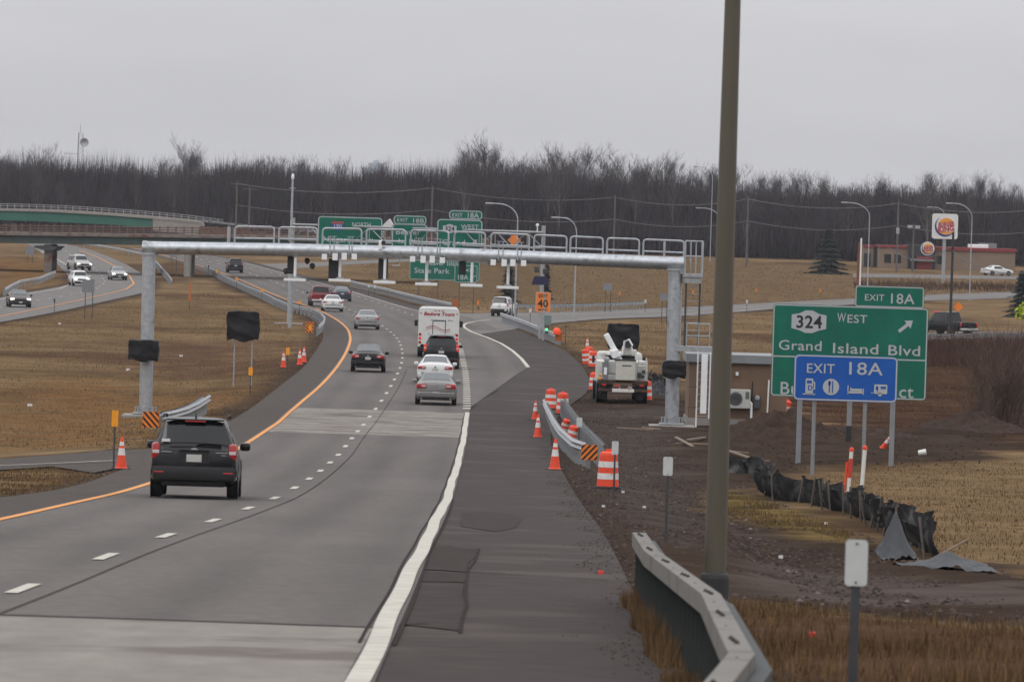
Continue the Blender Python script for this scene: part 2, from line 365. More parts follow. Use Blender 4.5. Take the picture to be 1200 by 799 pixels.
# the left carriageway (oncoming) and its edges
l_near = [(0, 377.7), (75, 364), (120, 354), (165, 344), (178, 337), (176, 330), (168, 322), (150, 311), (125, 300), (100, 291), (60, 283), (20, 278)]
l_far = [(20, 280), (40, 291), (52, 299), (66, 309), (78, 321), (83, 329), (80, 334), (60, 338), (30, 343), (0, 349)]
LEFT = w2([(-160, 408)] + l_near + l_far + [(-160, 372)])
CROSS = np.vstack([w2([(-120, 531), (0, 529), (120, 527), (185, 526), (200, 531), (160, 545), (135, 549), (110, 554), (60, 546), (0, 550), (-120, 556)])])
ramp_up = [(480, 368), (535, 367.5), (600, 367), (650, 366), (700, 364), (750, 362), (800, 360), (860, 357), (905, 354.5), (1000, 350), (1100, 345), (1190, 342), (1300, 339)]
ramp_lo = [(1300, 346.5), (1190, 349.5), (1100, 352), (1000, 357), (905, 362.5), (830, 368.5), (782, 371.5), (729, 373), (700, 374.5), (660, 378), (640, 380), (615, 384), (560, 392)]
RAMP = w2(ramp_up + ramp_lo)
RAMP2 = w2([(270, 312), (320, 309), (370, 307.5), (430, 305), (480, 303.5), (480, 306.5), (430, 309), (370, 312.5), (320, 318)])
FRONT = w2([(1060, 392), (1110, 389), (1160, 389), (1260, 389), (1260, 397), (1160, 396), (1110, 398), (1060, 402)])
LOT = w2([(1000, 320.5), (1200, 324), (1320, 326), (1320, 329), (1200, 327.5), (1000, 325)])
FARRD = w2([(0, 289), (75, 287), (168, 290), (168, 303), (120, 295), (85, 291), (0, 293)])
MAINP = []
YEND = float(hit(160, 291, base).y)
yy = np.concatenate([np.arange(12, 60, 6.), np.arange(60, 300, 5.), np.arange(300, YEND + 10, 20.)])
MAINP = np.array([(float(ledge(y)), y) for y in yy] + [(float(redge(y)), y) for y in yy[::-1]])
ROADS = [MAINP, LEFT, CROSS, RAMP, RAMP2, FRONT, LOT]
rows = [8.]
while rows[-1] < 1500: rows.append(rows[-1] + min(8., max(.12, rows[-1] ** 2 / (F * 8.) * 1.6)))
rows += [1550, 1700, 2000, 2600, 3500, 5000, 8000]
rows = np.array(rows)
t = np.linspace(-1, 1, 701); tt = np.sign(t) * (.55 * np.abs(t) + .45 * np.abs(t) ** 5)
half = 14 + .20 * rows
X = tt[None, :] * half[:, None] * np.where(rows > 1500, 8, 1)[:, None]; Y = np.repeat(rows[:, None], len(t), 1)
near = Y < 1300
rd = np.full(X.shape, -1e9)
for P in ROADS: rd = np.maximum(rd, sdist(X, Y, P))
Z = gz(X, Y)
nz = fbm(X, Y, 5, .35)
free = sstep((-rd) / 1.6)
regions = [  # polygon in the picture, ground colour, feather in metres, roughness
    ([(0, 455), (90, 440), (200, 470), (330, 455), (150, 520), (0, 522)], GRB * .95, 10, 0),
    ([(120, 400), (300, 400), (330, 440), (230, 440), (140, 430)], BR * 1.25, 12, 0),
    ([(0, 300), (60, 306), (60, 330), (0, 345)], GRB * .9, 6, 0),
    ([(440, 305), (800, 300), (1100, 335), (1100, 350), (700, 362), (480, 355)], GR * .88, 20, 0),
    ([(1060, 402), (1260, 400), (1260, 432), (1040, 430)], BR * .62, 4, .15),
    ([(860, 425), (1260, 425), (1260, 520), (1000, 520), (850, 470)], BR * .8, 6, .2),
    ([(1080, 490), (1260, 480), (1260, 530), (1080, 528)], MUD, 5, .2),
    ([(625, 500), (645, 470), (690, 455), (760, 440), (830, 470), (870, 500), (1080, 500), (1200, 500), (1150, 540), (960, 545), (880, 575), (1100, 655), (1300, 690), (1300, 740), (1000, 722), (860, 702), (790, 799), (720, 799), (640, 600)], DIRT, 2.2, .5),
    ([(640, 500), (660, 480), (780, 480), (790, 520), (830, 640), (780, 640), (700, 590), (660, 560)], GRAV, 3, .25),
    ([(900, 660), (1200, 690), (1250, 712), (900, 700)], GRAV * 1.15, 1.2, .3),
    ([(835, 570), (900, 590), (1000, 625), (985, 640), (880, 610), (835, 600)], OL * 1.2, 1.2, .2),
    ([(1060, 545), (1300, 540), (1300, 668), (1130, 655), (1040, 610), (930, 560)], GR * 1.05, 2, 0),
    ([(860, 704), (1000, 724), (1300, 742), (1500, 900), (830, 900)], BR * 1.1, 1.0, .15),
    ([(740, 700), (860, 700), (900, 900), (800, 900)], GRB * .6, .8, .15),
]
col = np.empty(X.shape + (3,)); col[:] = GR
mott = fbm(X, Y * .45, 4, .12); col *= (1 + .42 * mott + .5 * fbm(X * .25 + 9, Y * .5, 5, .5) * (Y < 700))[..., None]
mott2 = sstep((fbm(X + 40, Y * .6, 4, .07) - .12) / .3); col = col * (1 - mott2[..., None] * .7) + (BR * .8) * mott2[..., None] * .7
_bro = sdist(X, Y, w2([(850, 425), (1300, 425), (1300, 500), (1000, 505), (850, 480)])) > -6
rough = np.full(X.shape, .035)
_rp = []
for P, c, fe, ro in regions:
    W = w2(P, gz); _rp.append(W); d = sdist(X, Y, W)
    wgt = sstep(.5 + (d + nz * fe * .9) / fe)
    cc = c * (1 + .22 * fbm(X, Y, 4, .6))[..., None]
    col = col * (1 - wgt[..., None]) + cc * wgt[..., None]; rough = rough * (1 - wgt) + (.035 + ro * .16) * wgt
col = np.where(_bro[..., None], col * (1 + .9 * fbm(X * .35 + 3, Y * 1.2, 5, .5))[..., None], col)
# bare dark soil along every pavement edge
edge = sstep(1 - (-rd - .35 + nz * .8) / 1.3) * (Y < 700); col = col * (1 - .75 * edge[..., None]) + DIRT * 1.05 * .75 * edge[..., None]
fine = fbm(X, Y, 5, 1.4)
Z = Z + (nz * rough + fine * rough * .5) * free - .035 * sstep((rd + .4) / .4)
ruts = ((sdist(X, Y, _rp[7]) > 1) & (rd < -1))
Z = Z + np.where(ruts, .05 * np.sin(X * 1.1 + 2 * fbm(X, Y, 3, .1)) * sstep((-rd - 1) / 2), 0)
Z[Y > 1500] = base(X, Y)[Y > 1500]
gridobj('ground', X, Y, Z, ground_m, col)

def lanecol(X, Y, t):
    c = np.array((.112, .101, .092)); k = np.ones(X.shape)
    o = orange(Y[:, 0])[:, None]; lane = ((X - o) / 3.75); u = lane - np.floor(lane)
    w = np.exp(-((u - .27) / .1) ** 2) + np.exp(-((u - .73) / .1) ** 2)
    k -= .15 * w * (lane > 0)
    k += .06 * np.exp(-((u - .5) / .12) ** 2)
    k += .16 * fbm(X * 1.2, Y * .06, 3, .8) + .14 * fbm(X, Y * .4, 4, .25)
    return c * k[..., None]
strip('left_shoulder', lambda y: ledge(y), lambda y: orange(y) + .3, 12, YEND, .018, asph_lsh, 4)
strip('right_shoulder', lambda y: white(y) - .5, lambda y: redge(y), 12, YEND, .014, asph_sh, 10)
def lane_right(y):
    a = white(y) + .13
    P = [(546, 512), (551, 478), (580, 457.6), (600, 443), (619, 431), (601, 412), (571, 396), (551, 387.5)]
    W = w2(P); r = np.interp(y, W[:, 1], W[:, 0]); r = np.where(y < W[0, 1] - 6, a, np.where(y < W[0, 1], np.maximum(a, r), np.where(y < W[-1, 1], r, redge(y) - 1.6)))
    return np.maximum(a, np.minimum(r, redge(y) - .8))
strip('main_road', lambda y: orange(y) - .15, lane_right, 12, YEND, .030, asph, 36, lanecol, px=2)
drape('oncoming_road', LEFT, .02, asph_far)
drape('crossover', CROSS, .008, asph_lsh)
drape('exit_ramp', RAMP, .022, asph_far)
drape('far_ramp', RAMP2, .01, asph_far)
drape('frontage_road', FRONT, .02, asph_far)
drape('parking_lot', LOT, .02, asph_far)
# concrete pavement of the two bridge decks
W = w2([(-200, 719), (0, 725), (200, 731.5), (440, 740)]); f0 = lambda x: np.interp(x, W[:, 0], W[:, 1])
P = [(float(orange(y)), y) for y in (52, 44, 36, 28, 20)]
ya = float(f0(-9)); top = [(x, float(f0(x))) for x in np.linspace(float(orange(ya)) + .1, float(white(f0(-1.2))) - .1, 8)]
Pc = top + [(float(white(y)) - .1, y) for y in (50, 40, 30, 20)] + [(float(orange(y)) + .1, y) for y in (20, 30, 40, 50)]
drape('concrete_pavement', Pc, .034, conc_road)
Y0, Y1 = hit(450, 511, base).y, hit(450, 481.5, base).y
yy = np.linspace(Y0, Y1, 8)
drape('concrete_pavement', [(float(orange(y)) + .12, y) for y in yy] + [(float(white(y)) - .12, y) for y in yy[::-1]], .034, conc_road)
for k in range(1, 4):
    y = Y0 + (Y1 - Y0) * k / 4; drape('pavement_joint', [(float(orange(y)) + .2, y), (float(white(y)) - .2, y), (float(white(y)) - .2, y + .18), (float(orange(y)) + .2, y + .18)], .038, tar_patch)
def joint(y, w): drape('pavement_joint', [(float(orange(y)) + .2, y), (float(white(y)) - .2, y - .6), (float(white(y)) - .2, y + w - .6), (float(orange(y)) + .2, y + w)], .038, tar_patch)
# markings
ORR = orange
strip('edge_line', *band(orange, .16), 12, YEND, .041, paint_y, 1)
strip('edge_line', *band(lambda y: white(y) + .010 * np.sin(y * .4) + .014 * np.sin(y * .15 + 1), .19), 12, hit(546, 484, base).y, .041, paint_w, 1)
strip('edge_line', *band(lambda y: redge(y) - 1.75, .15), hit(520, 368, base).y, YEND, .041, paint_w2, 1)
y = hit(322, 585.5, base).y - 12.2 * 9
while y < YEND - 10:                           # long gap dashes between the lanes
    if y > 15: strip('lane_dash', *band(dashl, .15), y - 1.5, y + 1.5, .042, paint_w, 1)
    y += 12.2
y = hit(546, 480, base).y
yend = hit(541, 411, base).y
while y < yend + 25:                      # close dots of the exit lane line
    strip('lane_dot', *band(white, .34), y, y + 1.5, .042, paint_w, 1); y += 3.66
y = yend + 40
while y < YEND - 10: strip('lane_dash', *band(lambda q: white(q) - .4, .14), y, y + 3, .042, paint_w2, 1); y += 12.2
def pline(name, pts, w, m, off=.045, fn=None):
    a = w2(pts, fn or gz); d = np.gradient(a, axis=0); n = np.stack([-d[:, 1], d[:, 0]], 1) / np.hypot(d[:, 0], d[:, 1])[:, None]
    ww = (np.array(w) if hasattr(w, '__len__') else np.full(len(a), w))[:, None]
    return drape(name, np.vstack([a - n * ww / 2, (a + n * ww / 2)[::-1]]), off, m, step=4.)
pline('edge_line', [(619, 431), (611, 421), (601, 412), (587, 403), (571, 396), (553, 389.5), (545, 385), (543, 382), (546, 379.6), (556, 377.2), (575, 375)], .22, paint_w)
pline('edge_line', [(575, 369.5), (620, 369.5), (660, 369), (720, 367), (800, 363.8), (860, 361), (905, 358.5), (1000, 354), (1100, 348.5), (1200, 346)], .15, paint_w2)
pline('edge_line', [(640, 378), (700, 373), (760, 371), (830, 366.5), (905, 361), (1000, 356)], .15, paint_w2)
pline('edge_line', [(-100, 552), (0, 547), (60, 544.5), (135, 541)], .12, paint_w)
pline('edge_line', [(-100, 536), (0, 533.5), (60, 531.5), (170, 530)], .1, paint_w2)
pline('edge_line', [(-100, 390), (0, 371.4), (75, 356), (120, 346), (148, 339), (157, 332.6), (152, 324), (140, 315), (115, 302), (92, 293)], .16, paint_y)
pline('edge_line', [(-100, 374), (0, 351), (37, 344), (70, 338.5), (86, 332), (86, 323), (78, 311), (63, 301.5), (48, 294.5)], .16, paint_w2)
LD = w2([(-20, 364), (40, 353), (80, 346), (112, 339), (123, 331), (118, 321), (104, 310), (88, 300), (70, 291)])
for i in range(len(LD) - 1):
    a, b = LD[i], LD[i + 1]; n = int(np.hypot(*(b - a)) / 12.2)
    for k in range(max(1, n)):
        p = a + (b - a) * (k + .2) / max(1, n); d = (b - a) / np.hypot(*(b - a)); q = p + d * 3; nn = np.array((-d[1], d[0])) * .07
        drape('lane_dash', [p - nn, q - nn, q + nn, p + nn], .03, paint_w2)
# tar seams, patches and cracks on the pavement
strip('tar_seam', *band(lambda y: dashl(y) + .40 + .01 * np.sin(y * .11), .022), 52, 330, .043, tar, 1)
strip('tar_seam', *band(lambda y: white(y) - .14 + .008 * np.sin(y * .31), .03), 52, 250, .0425, tar, 1)
strip('tar_seam', *band(lambda y: white(y) + .15 + .02 * np.sin(y * .13), .03), 52, 130, .036, tar, 1)
def pp(name, P, m, off=.024): return drape(name, w2(P, gz), off, m)
pp('tar_patch', [(503, 643), (520, 641), (542, 644), (560, 645), (558, 654), (549, 661), (546, 672), (520, 670), (493, 669)], tar_patch)
pp('tar_patch', [(488, 686), (512, 689), (544, 688), (540, 702), (543, 716), (537, 741), (500, 737), (468, 734), (474, 712)], mat('old asphalt patch', (.049, .041, .037), .9, 0, .25, 2, world_pos=True, spec=.05), .0235)
pp('tar_patch', [(540, 602), (566, 600), (600, 603), (612, 608), (604, 620), (580, 624), (540, 618)], mat('old asphalt patch', (.049, .041, .037)), .0225)
pp('tar_patch', [(492, 671), (545, 674), (546, 684), (490, 683)], tar_patch, .023)
for P, w in (([(561, 644), (557, 658), (547, 671), (545, 700), (547, 712), (541, 728), (539, 744)], .035), ([(548, 671), (590, 674), (640, 677), (712, 681)], .07), ([(497, 640), (530, 642), (561, 644)], .05), ([(500, 684), (546, 686)], .05), ([(470, 735), (500, 733)], .06),
             ([(580, 568), (619, 570)], .05), ([(546, 486), (560, 470), (583, 458)], .12)):
    pline('tar_seam', P, w, tar, .028)
# far end line of the pale near concrete
y = float(f0(-6)); W2 = [(x, float(f0(x)) + .02) for x in np.linspace(float(orange(ya)) + .1, float(white(f0(-1.2))) - .1, 8)]
drape('pavement_joint', W2 + [(x, q + .22) for x, q in W2[::-1]], .040, tar_patch)

# ------- loose cover: dead grass blades, gravel
def tri_field(name, n, sampler, hfun, wfun, cols, lean=.5, seed=1, cull=True):
    R = np.random.RandomState(seed); X, Y = sampler(n, R)
    keep = np.full(len(X), True)
    for P in (ROADS if cull else []):
        keep &= sdist(X, Y, P) < -.12
    X, Y = X[keep], Y[keep]; n = len(X)
    Zb = gz(X, Y) - .02; h = hfun(X, Y, R, n); w = wfun(n, R); a = R.rand(n) * 2 * PI; b = R.rand(n) * 2 * PI
    v = np.empty((n, 3, 3)); v[:, 0] = np.stack([X - w * np.cos(a), Y - w * np.sin(a), Zb], -1); v[:, 1] = np.stack([X + w * np.cos(a), Y + w * np.sin(a), Zb], -1)
    v[:, 2] = np.stack([X + h * lean * np.cos(b) * R.rand(n), Y + h * lean * np.sin(b) * R.rand(n), Zb + h], -1)
    return tris(name, v, cols(X, Y, R, n))
def tris(name, v, cc, m=None):
    n = len(v); me = bpy.data.meshes.new(name); me.vertices.add(n * 3); me.vertices.foreach_set('co', v.ravel())
    me.loops.add(n * 3); me.loops.foreach_set('vertex_index', np.arange(n * 3)); me.polygons.add(n); me.polygons.foreach_set('loop_start', np.arange(n) * 3)
    me.update(calc_edges=True)
    if cc is not None:
        at_ = me.color_attributes.new('col', 'FLOAT_COLOR', 'POINT'); q = np.ones((n * 3, 4)); q[:, :3] = np.repeat(cc, 3, 0); at_.data.foreach_set('color', q.ravel())
    me.materials.append(m or blade); o = link(name, me); o['kind'] = 'stuff'; return o
blade = mat('dead grass blades', (.2, .13, .06), .9, 0, .15, 2, attr='col', spec=0)
def insample(P, dens=1.):
    P = np.asarray(P)
    def f(n, R):
        x0, y0 = P.min(0); x1, y1 = P.max(0); X = R.uniform(x0, x1, n); Y = R.uniform(y0, y1, n); k = sdist(X, Y, P) > 0; return X[k], Y[k]
    return f
def gcol(base, v=.35):
    base = np.array(base)
    def f(X, Y, R, n):
        k = 1 + v * (R.rand(n) * 2 - 1) + .35 * fbm(X, Y, 3, .3); hue = R.rand(n)[:, None]
        return np.clip((base * (1 - hue) + base * np.array((1.1, .97, .82)) * hue) * k[:, None], 0, 1)
    return f
W = w2([(845, 700), (900, 704), (1000, 722), (1300, 742), (1500, 1150), (820, 1150)], gz)
tri_field('dead_grass', 60000, insample(W), lambda X, Y, R, n: (.02 + .13 * R.rand(n) ** 2) * np.clip(.8 + 2.8 * fbm(X, Y, 4, .5), .05, 2), lambda n, R: .004 + .004 * R.rand(n), gcol((.115, .077, .042), .6), seed=1)
W = np.array([(float(redge(y)) - .16 - .05 * math.sin(y), y) for y in np.arange(28, 68, 2.)] + [(float(redge(y)) + .25, y) for y in np.arange(66, 27, -3.)])
tri_field('dead_grass', 42000, insample(W), lambda X, Y, R, n: (.03 + .22 * R.rand(n) ** 2) * np.clip(.9 + 1.6 * fbm(X, Y, 3, .8), .15, 1.8), lambda n, R: .004 + .004 * R.rand(n), gcol((.12, .08, .046), .6), seed=2, cull=False)
W = w2([(1040, 540), (1300, 535), (1300, 670), (1130, 655), (1040, 615), (925, 565)], gz)
tri_field('dead_grass', 42000, insample(W), lambda X, Y, R, n: (.03 + .09 * R.rand(n) ** 2), lambda n, R: .008 + .012 * R.rand(n), gcol((.118, .08, .043), .5), seed=3)
W = w2([(835, 570), (900, 590), (1000, 625), (985, 640), (880, 610), (835, 600)], gz)
tri_field('dead_grass', 12000, insample(W), lambda X, Y, R, n: (.03 + .12 * R.rand(n) ** 2), lambda n, R: .006 + .01 * R.rand(n), gcol((.125, .09, .04)), seed=4)
W = w2([(-100, 400), (165, 352), (260, 340), (330, 375), (350, 400), (330, 440), (250, 490), (170, 522), (-100, 524)], gz)
tri_field('dead_grass', 110000, insample(W), lambda X, Y, R, n: (.03 + .1 * R.rand(n) ** 2) * (1 + .8 * fbm(X, Y, 3, .3)), lambda n, R: .012 + .02 * R.rand(n), gcol((.155, .105, .058), .6), seed=5)
W = w2([(-120, 556), (0, 552), (60, 548), (108, 556), (100, 562), (50, 574), (-120, 600)], gz)
tri_field('dead_grass', 16000, insample(W), lambda X, Y, R, n: (.03 + .1 * R.rand(n) ** 2), lambda n, R: .008 + .01 * R.rand(n), gcol((.13, .085, .042)), seed=6)
W = w2([(600, 392), (660, 380), (780, 376), (900, 366), (1050, 362), (1050, 400), (900, 440), (790, 440), (700, 440), (660, 408)], gz)
tri_field('dead_grass', 100000, insample(W), lambda X, Y, R, n: (.03 + .14 * R.rand(n) ** 2) * np.clip(1 + 1.5 * fbm(X, Y * .5, 4, .2), .2, 2), lambda n, R: .012 + .02 * R.rand(n), gcol((.145, .098, .054), .5), seed=7)
W = w2([(420, 308), (560, 300), (800, 299), (1000, 321), (1300, 332), (1300, 340), (900, 352), (560, 364), (440, 342)], gz)
tri_field('dead_grass', 60000, insample(W), lambda X, Y, R, n: (.04 + .12 * R.rand(n) ** 2), lambda n, R: .05 + .08 * R.rand(n), gcol((.142, .096, .054), .35), seed=8)
W = w2([(800, 432), (900, 425), (1260, 425), (1260, 482), (1100, 490), (1000, 495), (930, 480)], gz)
tri_field('dead_grass', 60000, insample(W), lambda X, Y, R, n: (.02 + .12 * R.rand(n) ** 2) * np.clip(1 + 2.2 * fbm(X, Y, 4, .3), .1, 2), lambda n, R: .01 + .02 * R.rand(n), gcol((.095, .058, .034), .6), seed=9)
def stones(name, n, P, smin, smax, base, seed, v=.5, inside=False):
    R = np.random.RandomState(seed); X, Y = insample(P)(n, R); k = np.full(len(X), True)
    if not inside: k &= (sdist(X, Y, MAINP) < .0) & (sdist(X, Y, CROSS) < 0)
    X, Y = X[k], Y[k]; n = len(X); s = smin + (smax - smin) * R.rand(n) ** 3; Z = gz(X, Y) + (.015 if inside else 0)
    o = np.array([(1, 0, 0), (-.5, .87, 0), (-.5, -.87, 0), (0, 0, 1)]); fc = [(0, 1, 3), (1, 2, 3), (2, 0, 3)]
    a = R.rand(n) * 6.28; ca, sa = np.cos(a), np.sin(a); v4 = np.empty((n, 4, 3))
    for i in range(4):
        dx, dy, dz = o[i] + (R.rand(3) - .5) * .3
        v4[:, i, 0] = X + s * (dx * ca - dy * sa); v4[:, i, 1] = Y + s * (dx * sa + dy * ca); v4[:, i, 2] = Z + s * dz * .8 - .005
    c = np.array(base) * (1 + v * (R.rand(n) * 2 - 1))[:, None]; c = np.clip(np.where(R.rand(n)[:, None] < .02, c * 2.4, c), 0, .7)
    return tris(name, v4[:, fc].reshape(-1, 3, 3), np.repeat(c, 3, 0))
DZ = w2([(640, 500), (690, 455), (830, 470), (870, 500), (880, 575), (1100, 655), (1300, 690), (1300, 740), (1000, 722), (860, 702), (790, 799), (720, 799), (640, 600)], gz)
stones('gravel', 52000, DZ, .012, .06, (.06, .047, .043), 11)
stones('gravel', 3500, w2([(860, 495), (1100, 490), (1200, 500), (1150, 545), (950, 550), (880, 560)], gz), .02, .09, (.04, .026, .021), 12)
W = np.array([(float(ledge(y)) - 2.2 - .8 * math.sin(y * .1), y) for y in np.arange(120, 420, 8.)] + [(float(ledge(y)) - .05, y) for y in np.arange(416, 119, -8.)])
stones('gravel', 26000, W, .015, .05, (.055, .042, .035), 13)
W = np.array([(float(redge(y)) - .75 - .35 * math.sin(y * .7) - .2 * math.sin(y * .23), y) for y in np.arange(40, 250, 1.5)] + [(float(redge(y)) + .1, y) for y in np.arange(248, 39, -3.)])
stones('gravel', 4000, W, .005, .018, (.06, .048, .043), 14, inside=True)
W = np.array([(float(redge(y)) - .35 - .22 * math.sin(y * .5) - .15 * math.sin(y * .17), y) for y in np.arange(40, 250, 1.5)] + [(float(redge(y)) + .1, y) for y in np.arange(248, 39, -3.)])
stones('gravel', 22000, W, .006, .022, (.05, .038, .033), 15, inside=True)
# ---------------------------------------------------------------- trees and the wood behind
def bare_tree(seed, H, spread=.28, dense=1., up=.8):
    R = random.Random(seed); T = MB(); K = MB()
    def blade(mb, a, b, w):
        d = (b - a); n = d.cross(Vector((R.uniform(-1, 1), R.uniform(-1, 1), .1))).normalized() * w
        mb.add([a - n, a + n, b], [(0, 1, 2)])
    lean = Vector((R.uniform(-.04, .04), R.uniform(-.04, .04), 1))
    tp = [lean * (H * .8 * k / 5) + Vector((R.uniform(-.1, .1), R.uniform(-.1, .1), 0)) * k * .5 for k in range(6)]
    T.tube(tp, [.17, .15, .12, .09, .06, .02], 5)
    def branch(p, d, L, r, lev):
        seg = 3; pts = [p]; q = p
        for k in range(seg):
            d = (d + Vector((R.uniform(-.25, .25), R.uniform(-.25, .25), R.uniform(.0, .3))) * .6).normalized(); q = q + d * L / seg; pts.append(q)
        if lev == 0: T.tube(pts, [r, r * .75, r * .5, r * .15], 4, cap=False)
        else:
            for a, b in zip(pts[:-1], pts[1:]): blade(K, a, b + (b - a) * .5, r)
        if lev >= 2:
            for _ in range(int(3 * dense)):
                a = pts[0].lerp(pts[-1], R.random()); blade(K, a, a + (d + Vector((R.uniform(-.8, .8), R.uniform(-.8, .8), R.uniform(-.1, .6)))).normalized() * L * R.uniform(.3, .8), r * .7)
            return
        for _ in range(int((6 if lev == 0 else 4) * dense)):
            t = R.uniform(.25, 1); i = min(seg - 1, int(t * seg)); a = pts[i].lerp(pts[i + 1], t * seg - i)
            nd = (d * .7 + Vector((R.uniform(-1, 1), R.uniform(-1, 1), R.uniform(0, up)))).normalized()
            branch(a, nd, L * R.uniform(.4, .65), r * .5, lev + 1)
    for k in range(int(15 * dense)):
        t = R.uniform(.3, 1); p = tp[min(4, int(t * 5))].lerp(tp[min(5, int(t * 5) + 1)], t * 5 % 1); a = R.random() * 6.28
        d = Vector((math.cos(a) * spread * 2.2, math.sin(a) * spread * 2.2, up)).normalized()
        branch(p, d, H * (.42 - .22 * t) * R.uniform(.7, 1.15), .045, 0)
    return T, K
protos = []
for i in range(6):
    T, K = bare_tree(100 + i, 16, spread=[.22, .34, .26, .4, .2, .3][i], dense=[1.35, 1.3, 1.4, 1.2, 1.4, 1.3][i], up=[1.2, .8, 1, .7, 1.3, .9][i])
    pale = i in (2, 4)
    protos.append((T.mesh('trunk', bark2 if pale else bark), K.mesh('crown', twig2 if pale else twig)))
def put_tree(x, Y, ztop_px, i, label, group=None, rz=None, name='bare_tree', hscale=None):
    """A tree at picture column x and distance Y whose tip reaches picture row ztop_px."""
    top = at(x, ztop_px, Y); zb = float(gz(top.x, Y)); H = top.z - zb
    o = thing(name, label, 'tree', (top.x, Y, zb - .1), rnd.random() * 6.28 if rz is None else rz, group)
    s = H / 15.5; o.scale = (s * rnd.uniform(.85, 1.1),) * 2 + (s,)
    link('trunk', protos[i][0], o); link('crown', protos[i][1], o); return o
def skyline(x):       # picture row of the tree tops
    return np.interp(x, [-60, 0, 40, 70, 130, 200, 225, 250, 330, 400, 470, 520, 545, 575, 620, 680, 730, 800, 860, 900, 960, 1020, 1060, 1100, 1130, 1170, 1200, 1260],
                     [186, 188, 184, 196, 192, 194, 180, 193, 190, 192, 198, 200, 184, 176, 182, 184, 186, 188, 198, 204, 212, 214, 216, 214, 212, 220, 224, 226])
def tree_kind(x, row):
    i = rnd.choice([0, 1, 2, 3, 4, 5, 0, 1, 3, 5])
    k = ['narrow dark bare tree', 'round headed dark bare tree', 'pale barked bare tree', 'wide spreading dark bare tree', 'slim pale barked bare tree', 'upright dark bare tree'][i]
    z = next(s for a, s in ((130, 'behind the green girder overpass'), (270, 'behind the right overpass end'), (380, 'behind the camera pole'), (510, 'behind the left overhead signs'), (610, 'behind the sign truss lamp'), (720, 'behind the right gantry half'), (850, 'between gantry end and dark pole'), (1000, 'right of the dark pole'), (1100, 'behind the restaurant entrance'), (9999, 'right of the restaurant sign')) if x < a)
    l = k + ' in ' + ['front', 'middle', 'back'][row] + ' row ' + z
    return i, l, 'bare trees of the wood ' + z
n = 0
for row, Yr in enumerate((1000, 1030, 1062)):
    x = -70 + row * 5
    while x < 1275:
        put_tree(x, Yr + rnd.uniform(-10, 10), skyline(x) + rnd.uniform(-5, 16) + (0 if row else 8), *tree_kind(x, row))
        x += rnd.uniform(13, 20)
put_tree(222, 980, 170, 1, 'tallest bare tree at the left, its crown well above the wood')
put_tree(43, 990, 166, 3, 'round crowned bare tree rising above the wood left of the lattice tower')
put_tree(545, 985, 180, 4, 'slim pale bare tree rising from the wood above the short exit sign tab')
put_tree(572, 985, 168, 1, 'tall bare tree above the wood beside the centre of the gantry')
put_tree(1090, 985, 206, 2, 'thin pale bare tree above the wood over the round restaurant sign')
# the thicket between and behind the trunks, too dense to count
def thicket(name, x0, x1, y0, y1, n, hmin, hmax, m, seed, topfn=None, w=.05, cols=None):
    R = np.random.RandomState(seed); X = R.uniform(x0, x1, n); Y = R.uniform(y0, y1, n); Z = gz(X, Y)
    h = hmin + (hmax - hmin) * R.rand(n); h = h * (topfn(X, Y) if topfn else 1)
    a = R.rand(n) * 6.28; ww = w * (.4 + R.rand(n)); v = np.empty((n, 3, 3)); s = R.rand(n) * .5
    lx = (R.rand(n) - .5) * .35 * h; ly = (R.rand(n) - .5) * .35 * h
    v[:, 0] = np.stack([X + s * lx - ww * np.cos(a), Y + s * ly - ww * np.sin(a), Z + h * s], -1); v[:, 1] = np.stack([X + s * lx + ww * np.cos(a), Y + s * ly + ww * np.sin(a), Z + h * s], -1)
    v[:, 2] = np.stack([X + lx, Y + ly, Z + h], -1)
    c = np.array(cols or (.045, .037, .038)) * (.5 + R.rand(n)[:, None]); return tris(name, v, c, m)
thick_m = mat('thicket of bare stems', (.07, .06, .06), .95, 0, .35, .06, world_pos=True, attr='col', spec=0)
thicket('woodland_thicket', -150, 150, 1010, 1110, 260000, 5, 13.3, thick_m, 5, lambda X, Y: 1 + .34 * fbm(X, Y * .3, 4, .1) + .2 * fbm(X + 50, Y * .3, 3, .45) - .0009 * np.maximum(0, X + 10) , w=.10)
thicket('woodland_thicket', -150, 150, 985, 1010, 50000, 2, 7, thick_m, 6, None, w=.12)
thicket('brush', *(hit(1040, 425).x - 2, 60), 275, 480, 1, .5, 1, thick_m, 7)
bx = w2([(1085, 403), (1260, 401), (1300, 432), (1060, 430)], gz)
def brushfield(P, n, h0, h1, w, c, seed):
    R = np.random.RandomState(seed); X, Y = insample(P)(n, R); n = len(X); Z = gz(X, Y); h = h0 + (h1 - h0) * R.rand(n); a = R.rand(n) * 6.28; ww = w * (.5 + R.rand(n))
    v = np.empty((n, 3, 3)); v[:, 0] = np.stack([X - ww * np.cos(a), Y - ww * np.sin(a), Z], -1); v[:, 1] = np.stack([X + ww * np.cos(a), Y + ww * np.sin(a), Z], -1)
    v[:, 2] = np.stack([X + (R.rand(n) - .5) * h * .8, Y + (R.rand(n) - .5) * h * .8, Z + h], -1)
    return tris('brush', v, np.array(c) * (.6 + .8 * R.rand(n)[:, None]), thick_m)
brushfield(bx, 26000, .3, 1.3, .02, (.07, .04, .03), 8)
brushfield(w2([(1000, 332), (1120, 334), (1300, 338), (1300, 343), (1000, 340)], gz), 5000, .3, 1.2, .04, (.08, .048, .035), 9)
